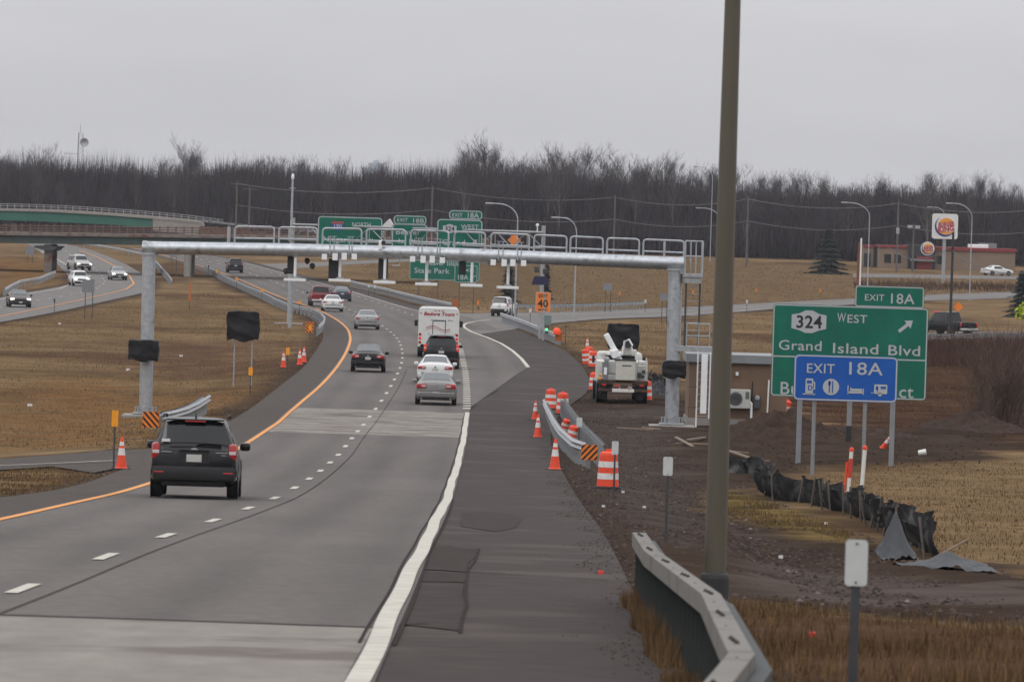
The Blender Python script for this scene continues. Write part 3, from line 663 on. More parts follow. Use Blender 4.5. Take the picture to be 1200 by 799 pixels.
def evergreen(x, y, top, name, label, spread=.33, seed=1, n=2600):
    p = hit(x, y); H = at(x, top, p.y).z - p.z; R = random.Random(seed); o = thing(name, label, 'tree', p)
    MB().tube([(0, 0, 0), (0, 0, H * .95)], [H * .03, .01], 6).build('trunk', bark, o)
    K = MB()
    for _ in range(n):
        t = R.random() ** 1.3; z = H * (.06 + .94 * t); r = H * spread * (1 - t) * (.55 + .45 * math.sin(t * 60)) * R.uniform(.35, 1.08) + .05; a = R.random() * 6.28
        c = Vector((math.cos(a) * r, math.sin(a) * r, z - r * .15)); s = H * .045 * R.uniform(.6, 1.4)
        d = Vector((math.cos(a), math.sin(a), -.35)); sd = Vector((-math.sin(a), math.cos(a), R.uniform(-.4, .4)))
        K.add([c - sd * s * .5, c + sd * s * .5, c + d * s * 1.6, c - d * s], [(0, 2, 1), (0, 1, 3)])
    K.build('crown', everg, o); return o
evergreen(970, 321, 268, 'spruce_tree', 'dark broad spruce at the foot of the wood left of the restaurant', .5, 1, 5000)
evergreen(596, 362, 303, 'spruce_tree', 'sparse dark spruce seen below the gantry beside the orange exit sign', .26, 2, 1500)
evergreen(1196, 372, 318, 'spruce_tree', 'dark evergreen at the right edge of the photo above the yellow green sprig', .42, 3)
evergreen(640, 352, 310, 'spruce_tree', 'small dark conifer on the grass bank right behind the solar panel', .2, 4, 900)
# ---------------------------------------------------------------- shrub at the right, sprig
def shrub(x, y, top, label, seed, n=60, spread=.5, m=brush):
    p = hit(x, y); H = at(x, top, p.y).z - p.z; R = random.Random(seed); o = thing('bare_shrub', label, 'shrub', p); S = MB(); K = MB()
    for _ in range(n):
        a = R.random() * 6.28; b = Vector((math.cos(a), math.sin(a), 0)) * R.random() * H * .2; d = Vector((math.cos(a) * spread * R.random(), math.sin(a) * spread * R.random(), 1)).normalized()
        L = H * R.uniform(.5, 1); pts = [b + d * L * k / 4 + Vector((R.uniform(-1, 1), R.uniform(-1, 1), 0)) * .03 * k * L for k in range(5)]
        S.tube(pts, [.014, .011, .008, .006, .003], 4, cap=False)
        for _ in range(16):
            t = R.uniform(.25, 1); i = min(3, int(t * 4)); q = pts[i].lerp(pts[i + 1], t * 4 - i); e = q + (d + Vector((R.uniform(-.9, .9), R.uniform(-.9, .9), R.uniform(0, .5)))).normalized() * L * R.uniform(.1, .28)
            w = (e - q).cross(Vector((R.random(), R.random(), .2))).normalized() * .008; K.add([q - w, q + w, e], [(0, 1, 2)])
    S.build('stem', m, o); K.build('twigs', m, o)
shrub(1172, 500, 380, 'tall bare brown shrub at the right edge beyond the mud', 1, 190, .5)
shrub(1205, 498, 400, 'bare brown shrub half cut off by the right edge of the photo', 2, 60, .5)
shrub(1146, 502, 440, 'lower bare shrub left of the tall one at the right edge', 3, 40, .6)
shrub(1076, 352, 318, 'small bare bush behind the exit sign tab below the restaurant', 4, 40, .7, thick_m if False else brush)
p = hit(1197, 398); o = thing('yellow_green_sprig', 'bright yellow green leafy sprig at the right edge of the photo', 'plant', p)
lm = mat('yellow green leaf', (.42, .5, .03), .5, 0, .3, 3); K = MB(); MB().tube([(0, 0, 0), (0, 0, 2.4)], .02, 5).build('stem', brush, o)
R = random.Random(4)
for _ in range(60):
    c = Vector((R.gauss(0, .3), R.gauss(0, .3), 2.3 + R.gauss(0, .3))); a = Vector((R.uniform(-1, 1), R.uniform(-1, 1), R.uniform(-.3, 1))).normalized() * .3; b = a.cross(Vector((R.random(), R.random(), R.random()))).normalized() * .11
    K.add([c - a, c + b, c + a, c - b], [(0, 1, 2, 3)])
K.build('foliage', lm, o)

# ---------------------------------------------------------------- road furniture builders
def I_post(h, m=steel_dark, name='post'):
    return MB().box((0, 0, h / 2), (.10, .012, h)).box((-.05, 0, h / 2), (.01, .1, h)).box((.05, 0, h / 2), (.01, .1, h)).mesh(name, m)
post_me = I_post(.72, galv_dull); post_dk = I_post(.74)
block_me = MB().box((0, 0, .5), (.12, .16, .36)).mesh('offset_block', mat('offset block plastic', (.06, .062, .062), .7, 0, .2, 3))
def wprof():
    P = []
    for k in range(13):
        z = -.155 + .31 * k / 12; P.append((.04 * math.cos((z + .155) / .31 * 4 * PI) * -1 + .04, z))
    return P
def guide_rail(pts, label, side=1, h=.62, m=galv_rail, group=None, step=1.9, dbl=False, boxed=False, post=None, name='guide_rail', wm=None):
    """w-beam rail along ground points; side: +1 the traffic face to the right of travel."""
    P = [Vector(p) for p in pts]; org = P[0].copy(); o = thing(name, label, 'guide rail', org, 0, group)
    S = [0]; 
    for a, b in zip(P[:-1], P[1:]): S.append(S[-1] + (b.xy - a.xy).length)
    def ev(s):
        s = max(0, min(S[-1], s)); i = max(0, min(len(P) - 2, int(np.searchsorted(S, s)) - 1)); t = (s - S[i]) / max(1e-6, S[i + 1] - S[i])
        q = P[i].lerp(P[i + 1], t); d = (P[i + 1] - P[i]).normalized(); return q, d
    n = max(2, int(S[-1] / 1.2)); 
    for off, nm in ([(side * .1, 'beam')] + ([(-side * .1, 'beam')] if dbl else [])):
        mb = MB(); sgn = 1 if off > 0 else -1; pr = wprof() if not boxed else [(-.06, -.07), (.06, -.07), (.06, .07), (-.06, .07), (-.06, -.07)]
        vs = []; 
        for k in range(n + 1):
            q, d = ev(S[-1] * k / n); q2, d2 = ev(S[-1] * k / n + .6); q0, _ = ev(S[-1] * k / n - .6); d = (q2 - q0).normalized()
            nr = Vector((d.y, -d.x, 0)).normalized()
            vs += [q - org + nr * (off + sgn * u) + Vector((0, 0, h + v)) for u, v in pr]
        c = len(pr); mb.add(vs, [(i * c + j, i * c + j + 1, (i + 1) * c + j + 1, (i + 1) * c + j) for i in range(n) for j in range(c - 1)])
        if not boxed:      # a second skin so that the sheet has thickness
            mb.add([Vector(v) + Vector((0, 0, .0)) - Vector((0, 0, 0)) for v in vs], []) 
        mb.build(nm, m, o, smooth=True)
    s = .3
    while s < S[-1]:
        q, d = ev(s); a = math.atan2(d.y, d.x) - PI / 2; link('post', post or post_me, o, q - org - Vector((0, 0, .08)), rz=a)
        if not boxed and not dbl: 
            pass
        s += step
    return o, ev, S[-1]
def hazard_board(o, p, w=.32, h=.36, z=.62, rz=0., flip=1, m=orange_s):
    pan = MB().box((0, 0, 0), (w, .012, h)).build('hazard_board', m, o, loc=p + Vector((0, 0, z))); pan.rotation_euler[2] = rz
    st = MB(); k = 5
    for i in range(-k, k + 1):
        c = i * w * .36; pts = []
        for t in (-.5, .5):
            pts += [(c + t * w * .16 + flip * h * .5 * .9 * s, s * h * .5 - s * .004) for s in ((-1, 1) if t < 0 else (1, -1))]
        P = clip_poly(pts, -w / 2 + .006, w / 2 - .006)
        if len(P) > 2: st.prism(P, -.0125, -.0065)
    st.build('stripe', black_s, pan)
    return pan
def clip_poly(P, x0, x1):
    for s, b in ((1, x0), (-1, x1)):
        Q = []
        for i in range(len(P)):
            a, c = P[i], P[(i + 1) % len(P)]; ia, ic = s * (a[0] - b) >= 0, s * (c[0] - b) >= 0
            if ia: Q.append(a)
            if ia != ic: t = (b - a[0]) / (c[0] - a[0]); Q.append((b, a[1] + t * (c[1] - a[1])))
        P = Q
        if not P: break
    return P
def cone_proto(label='x'):
    o = thing('traffic_cone', label, 'traffic cone')
    MB().rbox((0, 0, .02), (.38, .38, .04), .02).build('base', mat('black cone base', (.06, .02, .015), .8, 0, .3, 8), o)
    MB().lathe([(.155, .04), (.13, .06), (.105, .22), (.088, .34)], 20).build('body', orange_p, o, True)
    MB().lathe([(.0885, .34), (.066, .50)], 20).build('band', white_refl, o, True)
    MB().lathe([(.066, .50), (.058, .56)], 20).build('body', orange_p, o, True)
    MB().lathe([(.0585, .56), (.045, .65)], 20).build('band', white_refl, o, True)
    MB().lathe([(.045, .65), (.03, .74), (.026, .76)], 20).build('body', orange_p, o, True)
    return o
def drum_proto(label='x'):
    o = thing('traffic_drum', label, 'traffic drum')
    MB().lathe([(.34, 0), (.34, .05), (.29, .08)], 24).build('base', rubber, o, True)
    z = [.08, .26, .41, .56, .71, .86]; r = [.285, .27, .26, .25, .24, .232]
    for i in range(5):
        nm, mm = ('band', white_refl) if i in (1, 3) else ('body', orange_p)
        MB().lathe([(r[i] + .006 * (i % 2), z[i]), (r[i + 1] + .006 * (i % 2), z[i + 1])], 24).build(nm, mm, o, True)
    MB().lathe([(.232, .86), (.215, .93), (.15, .96)], 24).build('top', orange_p, o, True)
    MB().rbox((0, 0, .985), (.2, .03, .07), .01).build('handle', orange_p, o)
    return o
cone0 = cone_proto('orange traffic cone standing alone beside the amber marker post at the crossover'); drum0 = drum_proto('largest orange and white drum, on the gravel beside the striped end board')
fl = [True, True]
def cone(x, y, label, s=1., tilt=None, group='traffic cones of the work zone'):
    p = hit(x, y); o = cone0 if fl[0] else copy_tree(cone0); fl[0] = False
    o.location = p; o['label'] = label; o['group'] = group; o.scale = (s,) * 3; o.rotation_euler = (tilt or (0, 0, rnd.random() * 3)); return o
def drum(x, y, label, s=1., tilt=None, dz=0.):
    p = hit(x, y) + Vector((0, 0, dz)); o = drum0 if fl[1] else copy_tree(drum0); fl[1] = False
    o.location = p; o['label'] = label; o['group'] = 'orange and white drums of the work zone'; o.scale = (s,) * 3; o.rotation_euler = (tilt or (0, 0, rnd.random() * 3)); return o
cone(142, 550, 'orange cone standing alone beside the amber marker post at the crossover', 1.12)
cone(332, 431, 'red orange cone left of the amber marker on the median grass', 1.2)
cone(351, 428, 'front cone of the pair with white collars on the median edge', 1.2)
cone(356, 425, 'rear cone of the pair with white collars on the median edge', 1.2)
cone(630, 513, 'orange cone at the left of the short guide rail, second from its striped board', 1.15)
cone(627, 492, 'dark shaded cone at the far left end of the short guide rail', 1.1)
cone(650, 551, 'nearest orange cone, beside the striped end of the short guide rail', 1.22)
cone(688, 413, 'cone with a white collar at the top of the drum cluster left of the truck', 1.3)
cone(1034, 526, 'small tilted cone on the mud between the two right sign posts', .85, (.3, .5, 0))
drum(712, 573, 'largest orange and white drum, on the gravel behind the white reflector')
drum(659, 486, 'upright drum beyond the far end of the short guide rail')
drum(645, 480, 'drum hidden behind the far end of the short guide rail, only its top showing', .95)
drum(659, 508, 'crushed looking drum behind the middle of the short guide rail', .62, (0.2, .3, 0))
drum(667, 521, 'low drum behind the short guide rail near its striped board', .72, (0, .25, 0))
drum(757, 470, 'drum standing at the right side of the bucket truck')
drum(696, 458, 'drum beside the left rear wheel of the bucket truck', .95)
drum(688, 427, 'far left drum of the cluster left of the bucket truck', .95, (0.1, -.15, 0))
drum(695, 431, 'front drum of the cluster left of the bucket truck')
drum(706, 433, 'drum of the cluster nearest the bucket truck boom', .9)
drum(711, 430, 'rear drum right behind the bucket truck cluster', .9)
drum(915, 492, 'tilted drum on the dirt pile in front of the tan shed', .95, (.1, .28, 0))
drum(690, 424, 'rearmost drum of the cluster on the far side of the truck', .95)
def marker(x, y, H, label, m=yellow_p, w=.16, h=.3, name='marker_post', cat='marker post', pm=steel_dark, grp=None, pw=.045, yoff=.0):
    p = hit(x, y); o = thing(name, label, cat, p, 0, grp)
    MB().box((0, 0, H * .5 - .05), (pw, .02, H + .1)).build('post', pm, o)
    MB().prism(rrect(w, h, w * .18), -.022, -.012).build('reflector', m, o, loc=(0, 0, H - h * .5)); 
    if m in (white_p, ) or w > .14:
        for s in (-1, 1): MB().lathe([(.008, 0), (.008, .006)], 8, M=Matrix.Rotation(PI / 2, 3, 'X')).build('bolt', steel_dark, o, loc=(0, -.022, H - h * .5 + s * h * .42))
    return o
refl_w = mat('white reflector sheeting', (.5, .52, .5), .55, 0, .08, 6)
marker(133, 551, 1.55, 'amber marker post behind the lone cone at the crossover', w=.17, h=.42)
marker(293, 461, 1.22, 'amber marker post under the black covered sign on the median', w=.2, h=.38)
marker(336.5, 437, 1.35, 'amber marker post right of the red cone on the median', w=.2, h=.4)
marker(363, 397, .95, 'small amber marker above the striped board at the median rail end', w=.2, h=.38, pw=.04)
marker(351, 370, 1.3, 'yellow marker on the median rail beside the tall camera pole', w=.2, h=.3)
marker(307, 351, 1.1, 'yellow marker on the median rail below the second gantry panel', w=.25, h=.35)
marker(277, 340, 1.4, 'amber marker on the median rail below the far dark car', w=.22, h=.4)
marker(254, 329, 1.3, 'amber marker at the far end of the median rail', w=.22, h=.4)
marker(780, 634, 1.4, 'white reflector on a dark post just left of the big lamp pole', refl_w, .16, .31)
marker(719, 585, 1.35, 'white reflector post in front of the largest drum', refl_w, .155, .31)
marker(678, 524, 1.05, 'white reflector post behind the short guide rail with a red mark', refl_w, .2, .34)
marker(997, 862, 1.32, 'nearest white reflector on a dark post, in front of the weeds', refl_w, .15, .31, pw=.06)
marker(662.5, 403, 1.25, 'small round topped marker post right of the striped rail end', steel_dark, .2, .1)
marker(222, 364, 2.4, 'tall plain orange post standing on the median grass', mat('faded orange plastic', (.4, .13, .03), .6, 0, .2, 3), .2, 1.6, name='utility_marker')
marker(63.5, 366, 1.1, 'dark marker post at the edge of the left roadway', black_s, .12, .3)
marker(244, 324, 1.3, 'dark marker post beside the far end of the median rail', black_s, .14, .3)
for x, y, l in ((560, 364, 'below the exit sign on the bank'), (645, 352, 'on the bank right of the orange exit sign'), (726, 352, 'on the bank between the two small grey signs'), (812, 350, 'on the bank right of the gantry column'),
                (1120, 330, 'on the grass below the restaurant lot'), (961, 348, 'on the bank above the big green sign'), (886, 348, 'on the bank left of the big green sign')):
    marker(x, y, .95, 'small orange marker ' + l, orange_s, .16, .42, name='marker_post')
for x, y, l in ((432, 347, 'left one of the pair behind the long guide rail'), (439, 348, 'right one of the pair behind the long guide rail'), (875, 366, 'on the far ramp left of the big green sign'), (756, 366, 'on the far ramp left of the gantry column'), (621, 379, 'on the ramp left of the orange exit sign'), (592, 377, 'behind the white pickup on the ramp')):
    marker(x, y, 1.25, 'small pale reflector ' + l, refl_w, .2, .35)
def pth(pts, fn=gz): return [hit(x, y, fn) for x, y in pts]

# short work zone rail (two faces, splayed near end) with its striped board
o, ev, L_ = guide_rail(pth([(690, 549), (675, 543), (660, 528), (652, 515), (645, 500), (640, 488)]), 'short galvanised guide rail with cones and drums along it', side=-1, step=1.9)
q = Vector((.0, -.25, 0)); hazard_board(o, q, .5, .46, .5, 0, 1)
P2 = pth([(692, 546), (685, 536), (672, 520), (662, 505), (655, 494), (650, 484)])
guide_rail([p + Vector((.25, 0, 0)) for p in P2], 'dark backed rail just behind the short galvanised rail', side=1, step=1.9, m=mat('grey weathered rail', (.13, .135, .14), .6, .4, .25, 3))
# median rail beside the gantry column
o, ev, L_ = guide_rail(pth([(186, 509), (200, 506), (215, 501), (228, 494), (238, 487), (242, 484)]), 'short curved guide rail by the left gantry column', side=1, m=galv_rail, dbl=True)
hazard_board(o, Vector((-.28, -.22, 0)), .58, .56, .52, 0, -1)
# long median rail
mr_ = [(371, 394), (377, 388), (378.5, 382), (374, 376), (366, 371.5), (350, 368), (335, 364.5), (320, 358), (306, 350), (290, 343), (275, 336), (262, 330), (250, 323), (240, 317)]
o, ev, L_ = guide_rail(pth(mr_), 'long pale guide rail along the median edge of the carriageway', side=1, m=galv_rail, step=3.8)
hazard_board(o, Vector((-.5, -.3, 0)), .6, .75, .62, 0, -1)
guide_rail(pth([(200, 335), (196, 329), (190, 322), (184, 315), (178, 308)]), 'pale rail end on the median beside the far pier', side=1, step=3.8)
# right side rail towards the exit
o, ev, L_ = guide_rail(pth([(657, 405), (640, 398), (625, 391), (610, 385), (598, 380.5), (588, 377)]), 'dark guide rail on the right of the exit ramp', side=-1, step=1.2, m=galv_dull)
hazard_board(o, Vector((-.15, -.25, 0)), .5, .55, .6, 0, 1)
o2 = thing('warning_light', 'round red orange warning light on the striped rail end', 'warning light', hit(652, 405) + Vector((0, 0, .78)))
MB().lathe([(.05, -.06), (.25, -.05), (.26, 0), (.2, .05), (.05, .07)], 20, M=Matrix.Rotation(PI / 2, 3, 'X')).build('lens', mat('red orange lamp lens', (.85, .07, .02), .3, 0, .1, 3, emit=((1, .1, .03), .25)), o2, True, loc=(0, 0, .2))
MB().box((0, .02, -.05), (.12, .1, .14)).build('housing', black_s, o2)
o, ev, L_ = guide_rail(pth([(531, 365), (500, 358), (478, 352.5), (455, 346.5), (435, 342), (410, 336)]), 'long dark guide rail on the right of the carriageway below the bank', side=-1, step=1.6, m=galv_dull)
hazard_board(o, Vector((.2, -.3, 0)), .5, .8, .7, 0, 1)
guide_rail(pth([(606, 366.3), (640, 366), (680, 365.3), (720, 364), (756, 362)]), 'guide rail along the far side of the exit ramp', side=-1, m=galv_dull, step=1.9)
guide_rail(pth([(4, 347), (12, 342), (22, 337), (45, 333), (56, 328), (64, 325)]), 'low guide rail beside the left ramp under the pier', side=1, step=3)
guide_rail(pth([(168, 303), (140, 297), (110, 292), (86, 288.5)]), 'far guide rail between the two roadways beyond the overpass', side=-1, step=6)
guide_rail(pth([(1090, 401), (1130, 400), (1175, 399.5), (1240, 400)]), 'low pale rail along the frontage road behind the big sign', side=-1, step=3, h=.5)

# foreground box beam barrier
def barrier():
    px = [(741, 624, 66), (754.5, 645.5, 59.5), (821.6, 696, 45.0), (853.5, 766, 33.6), (825, 799, 31.0), (760, 880, 27)]
    ctr = []
    for x, y, Y in px:
        p = at(x, y, Y); ctr.append(p + Vector((.075, 0, -.07)))
    org = Vector((ctr[0].x, ctr[0].y, float(gz(ctr[0].x, ctr[0].y)))); o = thing('box_beam_barrier', 'long pale box beam barrier with bolted top in the foreground', 'barrier', org)
    bm_ = mat('weathered pale galvanised beam', (.145, .133, .116), .7, .1, .14, 3, bump=.003, dirt=((.09, .08, .065), 1.6, .54)); mb = MB(); pr = [(-.075, -.075), (.075, -.075), (.075, .075), (-.075, .075)]
    # resample
    S = [0]
    for a, b in zip(ctr[:-1], ctr[1:]): S.append(S[-1] + (b - a).length)
    def ev(s):
        i = max(0, min(len(ctr) - 2, int(np.searchsorted(S, s)) - 1)); t = (s - S[i]) / (S[i + 1] - S[i]); return ctr[i].lerp(ctr[i + 1], t), (ctr[i + 1] - ctr[i]).normalized()
    vs = []
    for i, p in enumerate(ctr):
        d = (ctr[min(i + 1, len(ctr) - 1)] - ctr[max(i - 1, 0)]); nr = Vector((1, 0, 0))
        vs += [p - org + nr * u + Vector((0, 0, v)) for u, v in pr]
    mb.add(vs, [(i * 4 + j, i * 4 + (j + 1) % 4, (i + 1) * 4 + (j + 1) % 4, (i + 1) * 4 + j) for i in range(len(ctr) - 1) for j in range(4)] + [(0, 1, 2, 3)])
    b = mb.build('beam', bm_, o)
    # dark back channel
    mb = MB(); vs = []
    for p in ctr: vs += [p - org + Vector((.125 + u, 0, -.07 + v)) for u, v in ((-.045, -.14), (.05, -.14), (.05, .06), (-.045, .06))]
    mb.add(vs, [(i * 4 + j, i * 4 + (j + 1) % 4, (i + 1) * 4 + (j + 1) % 4, (i + 1) * 4 + j) for i in range(len(ctr) - 1) for j in range(4)] + [(0, 1, 2, 3)]); mb.build('back_rail', mat('green black steel', (.028, .034, .032), .65, .2, .3, 3), o)
    pm = mat('green black post', (.03, .034, .033), .7, .2, .3, 4)
    pme = MB().box((0, 0, -.45), (.012, .15, .85)).box((-.0, -.075, -.45), (.11, .012, .85)).box((0, .075, -.45), (.11, .012, .85)).mesh('post', pm)
    bolt = MB().lathe([(.018, 0), (.018, .01), (.011, .012), (.011, .02), (.0, .022)], 8).mesh('bolt', mat('rusty bolt', (.05, .04, .035), .8, .4, .3, 9))
    s = .2
    while s < S[-1]:
        p, d = ev(s); link('post', pme, o, p - org + Vector((.02, 0, -.05)))
        s += .9
    s = 1.2
    while s < S[-1]:
        for e in (-.35, 0, .35):
            p, d = ev(s + e); link('bolt', bolt, o, p - org + Vector((-.01 + e * .03, 0, .075)))
        s += 4.9
    hole = MB().lathe([(.009, 0), (.009, .004)], 8).mesh('bolt', bolt.materials[0]); s = 3.4
    while s < S[-1]:
        p, d = ev(s); link('bolt', hole, o, p - org + Vector((-.01, 0, .075))); s += 2.45
barrier()

# lamp poles
def lamp_pole(x, y, H, label, reach=2.2, rise=1.0, dx=-1, r=.08, big=False, group='street lamps with curved arms'):
    p = hit(x, y) if not isinstance(x, Vector) else x
    o = thing('street_lamp', label, 'street lamp', p, 0, group)
    m_ = bronze if big else galv
    MB().tube([(0, 0, 0), (0, 0, H * .5), (0, 0, H - rise)], [r, r * .8, r * .62], 16 if big else 8).build('pole', m_, o, True)
    pts = [(dx * reach * (1 - math.cos(t * PI / 2)), 0, H - rise + rise * math.sin(t * PI / 2)) for t in [k / 8 for k in range(9)]]
    MB().tube(pts + [(dx * (reach + .5), 0, H + .02)], [r * .55] * 9 + [r * .4], 8).build('arm', m_, o, True)
    MB().rbox((dx * (reach + .75), 0, H), (.75, .28, .16), .06).build('luminaire', mat('lamp housing', (.3, .31, .32), .4, .5, .1, 3), o)
    MB().rbox((0, 0, .03), (r * 3.4, r * 3.4, .06), .01).build('base_plate', galv_dull, o)
    return o
pp_ = at(836.5, 712, 64.5); pp_.z = float(gz(pp_.x, pp_.y)); 
o = lamp_pole(pp_, 0, 9.5, 'tall dark bronze pole standing in front, cut off by the top edge', 2.5, 1.2, -1, .122, True, None)
MB().lathe([(.16, 0), (.16, .34), (.15, .38), (.12, .4)], 16).build('base_cover', mat('dark base cover', (.035, .036, .034), .7, .2, .2, 3), o)
lamp_pole(603, 379.6, 9.9, 'lamp with its curved arm above the right end of the sign truss', 1.6, 1.3)
lamp_pole(672.5, 376.6, 8.9, 'lamp on the ramp edge right of the orange exit sign', 1.1, 1.3)
lamp_pole(832, 306, 14.5, 'taller of the two lamps just left of the big dark pole', 1.9, 1.6)
lamp_pole(840, 330, 9.4, 'lower lamp half hidden by the big dark pole', 1.9, 1.2)
lamp_pole(1016, 352, 11.2, 'lamp behind the exit tab of the big green sign', 2.2, 1.6)
lamp_pole(1136, 352, 11.4, 'lamp right of the round restaurant sign', 2.0, 1.7)
lamp_pole(1104, 318, 9.5, 'lamp behind the round restaurant sign', 1.4, .9)
# camera pole
p = hit(338, 380); o = thing('camera_pole', 'tall grey camera pole on the median behind the gantry', 'pole', p); H = at(341, 210, p.y).z - p.z
MB().tube([(0, 0, 0), (0, 0, H)], [.13, .08], 10).build('pole', galv, o, True)
MB().rbox((0, 0, .05), (2.2, 1.2, .12), .03).build('foundation', conc, o); MB().lathe([(.08, 0), (.12, .05), (.12, .3), (.05, .42)], 12, c=(0, 0, H)).build('camera', white_p, o, True)
MB().box((0, 0, H - .7), (.5, .06, .06)).build('bracket', galv_dull, o); MB().rbox((0, -.1, H - 4.3), (.45, .25, 1.0), .03).build('cabinet', galv_dull, o)

# utility poles and wires
def upole(x, Y, top, label, arm=True, r=.14):
    t_ = at(x, top, Y); zb = float(gz(t_.x, Y)); H = t_.z - zb; o = thing('utility_pole', label, 'utility pole', (t_.x, Y, zb), 0, 'utility poles in front of the wood')
    MB().tube([(0, 0, 0), (0, 0, H)], [r * 1.2, r * .8], 8).build('pole', pole_wood, o, True)
    if arm: MB().box((0, 0, H - .35), (2.2, .1, .12)).build('crossarm', pole_wood, o)
    return t_
U = [upole(278, 900, 213, 'thin pole left of the tallest pair behind the gantry'), upole(293, 880, 219, 'stouter pole just right of the thin one above the gantry'), upole(507, 880, 218, 'pole rising between the two exit signs'),
     upole(721, 880, 229, 'pole with crossarm above the middle right of the gantry'), upole(877, 880, 231, 'pole with crossarm right of the big dark lamp pole'), upole(1053, 870, 236, 'pole with a transformer left of the restaurant sign'), upole(1071, 880, 262, 'short pole with floodlights in front of the restaurant'), upole(1232, 880, 241, 'pole beyond the right edge carrying the wires')]
wire_m = mat('pale cable', (.16, .155, .155), .6, 0, .1, 1)
def wire(a, b, sag, label, m=wire_m, r=.035, grp='cables strung along the wood'):
    a, b = Vector(a), Vector(b); pts = [a.lerp(b, k / 14) - Vector((0, 0, sag * 4 * (k / 14) * (1 - k / 14))) - a for k in range(15)]
    o = MB().tube(pts, r, 4).build('utility_cable', m, None, loc=a); tag(o, label, 'cable', grp)
seq = [U[0], U[2], U[3], U[4], U[5], U[7]]
for i in range(5):
    for k, dz in enumerate((0, -3.2)):
        wire(seq[i] - Vector((0, 0, .3 - dz)), seq[i + 1] - Vector((0, 0, .3 - dz)), 1.0, ['upper', 'lower'][k] + ' cable ' + ['left of the exit signs', 'from the exit signs to the middle pole', 'crossing behind the big dark pole', 'between the dark pole and the restaurant', 'passing the restaurant sign'][i])
a = at(1053, 262, 870)
MB().lathe([(.22, 0), (.24, .1), (.24, .8), (.1, .9)], 10).build('transformer', galv_dull, bpy.data.objects['utility_pole.005'], loc=(.0, -.35, a.z - bpy.data.objects['utility_pole.005'].location.z - 1.5))
for s in (-1, 1): MB().rbox((s * .55, -.1, 0), (.7, .35, .45), .05).build('floodlight', galv, bpy.data.objects['utility_pole.006'], loc=(0, 0, at(1071, 266, 880).z - bpy.data.objects['utility_pole.006'].location.z))

# stub pole and black pole near the right
p = hit(1005, 372); H = at(1005, 279, p.y).z - p.z; o = thing('utility_pole', 'rusty brown pole with a white strip behind the exit tab of the big sign', 'utility pole', p)
MB().tube([(-.18, 0, 0), (-.05, 0, H * .95)], [.16, .12], 8).build('pole', mat('rusty pole paint', (.17, .06, .03), .8, 0, .3, 1), o, True); MB().tube([(.1, -.1, 0), (.12, -.1, H)], .08, 6).build('conduit', white_p, o, True)
p = hit(1113, 394); H = at(1117, 272, p.y).z - p.z; o = thing('utility_pole', 'slim black pole in front of the round restaurant sign', 'utility pole', p)
MB().tube([(0, 0, 0), (.02, 0, H)], [.13, .1], 8).build('pole', blk_plastic, o, True); bp = p + Vector((.02, 0, H))
wire(at(1040, 288, 700), bp - Vector((0, 0, 1.2)), 1.3, 'black cable running down to the slim black pole', blk_plastic, .03, None)
wire(bp - Vector((0, 0, 1.6)), at(1215, 318, 440), .8, 'black cable from the slim black pole to the right edge', blk_plastic, .03, None)

# radio tower
p0 = at(94, 156, 1150); zb = float(gz(p0.x, 1150)); H = p0.z - zb; o = thing('radio_tower', 'lattice radio tower with dishes rising above the wood at the left', 'tower', (p0.x, 1150, zb))
w0, w1 = 1.1, .55; T = MB()
for a in (0, 1, 2):
    A = 2 * PI * a / 3; B = 2 * PI * (a + 1) / 3; f1 = lambda z, q: Vector((math.cos(q), math.sin(q), 0)) * (w0 + (w1 - w0) * z / H) + Vector((0, 0, z))
    MB().tube([f1(0, A), f1(H, A)], .07, 4).build('leg', galv_dull, o)
    n = 22
    for k in range(n): T.tube([f1(H * k / n, A), f1(H * (k + 1) / n, B)], .035, 3, cap=False).tube([f1(H * (k + 1) / n, A), f1(H * (k + 1) / n, B)], .03, 3, cap=False)
T.build('lattice', galv_dull, o)
MB().lathe([(.05, 0), (.7, .15), (.85, .4), (.8, .4), (.1, .1)], 14, M=Matrix.Rotation(PI / 2, 3, 'X')).build('dish', galv_dull, o, loc=(.9, -.3, H - 1.8)); MB().tube([(0, 0, H), (0, 0, H + 1.6)], .05, 4).build('antenna', galv_dull, o); MB().box((-1.7, 0, H - 4), (2.6, .08, .08)).build('bracket', galv_dull, o)
# ---------------------------------------------------------------- toll gantry over the carriageway
YL, YR = 249.0, 246.5
gl = at(170.5, 486, YL); gl.z = float(gz(gl.x, YL)); gr = at(787, 503, YR); gr.z = float(gz(gr.x, YR))
G = thing('toll_gantry', 'silver tubular toll gantry spanning both lanes with sensors and light bars', 'gantry', gl)
def g(x, y, t=None, dy=0.):           # point of the gantry plane seen at a picture position, in gantry coordinates
    t = (x - 168) / 633. if t is None else t
    return at(x, y, YL + (YR - YL) * t + dy) - gl
beamp = [(168, 290.2), (330, 292.6), (484, 296), (600, 300.6), (700, 305), (801, 309)]
BP = [g(x, y) for x, y in beamp]
MB().tube(BP, .268, 24).build('beam', galv, G, True)
def byx(x): return np.interp(x, [p[0] for p in beamp], [p[1] for p in beamp])
def gb(x, dz=0., dy=0.): p = g(x, float(byx(x))); return p + Vector((0, dy, dz))
for x in (235, 302, 484, 655, 731, 768): MB().rbox((0, -.27, -.02), (.09, .03, .1), .01).build('nameplate', galv_dull, G, loc=gb(x))
MB().tube([gb(168) + Vector((-.02, 0, 0)), gb(172)], .285, 24).build('end_cap', galv, G, True); MB().tube([gb(796), gb(801) + Vector((.02, 0, 0))], .285, 24).build('end_cap', galv, G, True)
for x in (484, 731): MB().tube([gb(x - .6), gb(x + .6)], .30, 24).build('flange', galv, G, True)
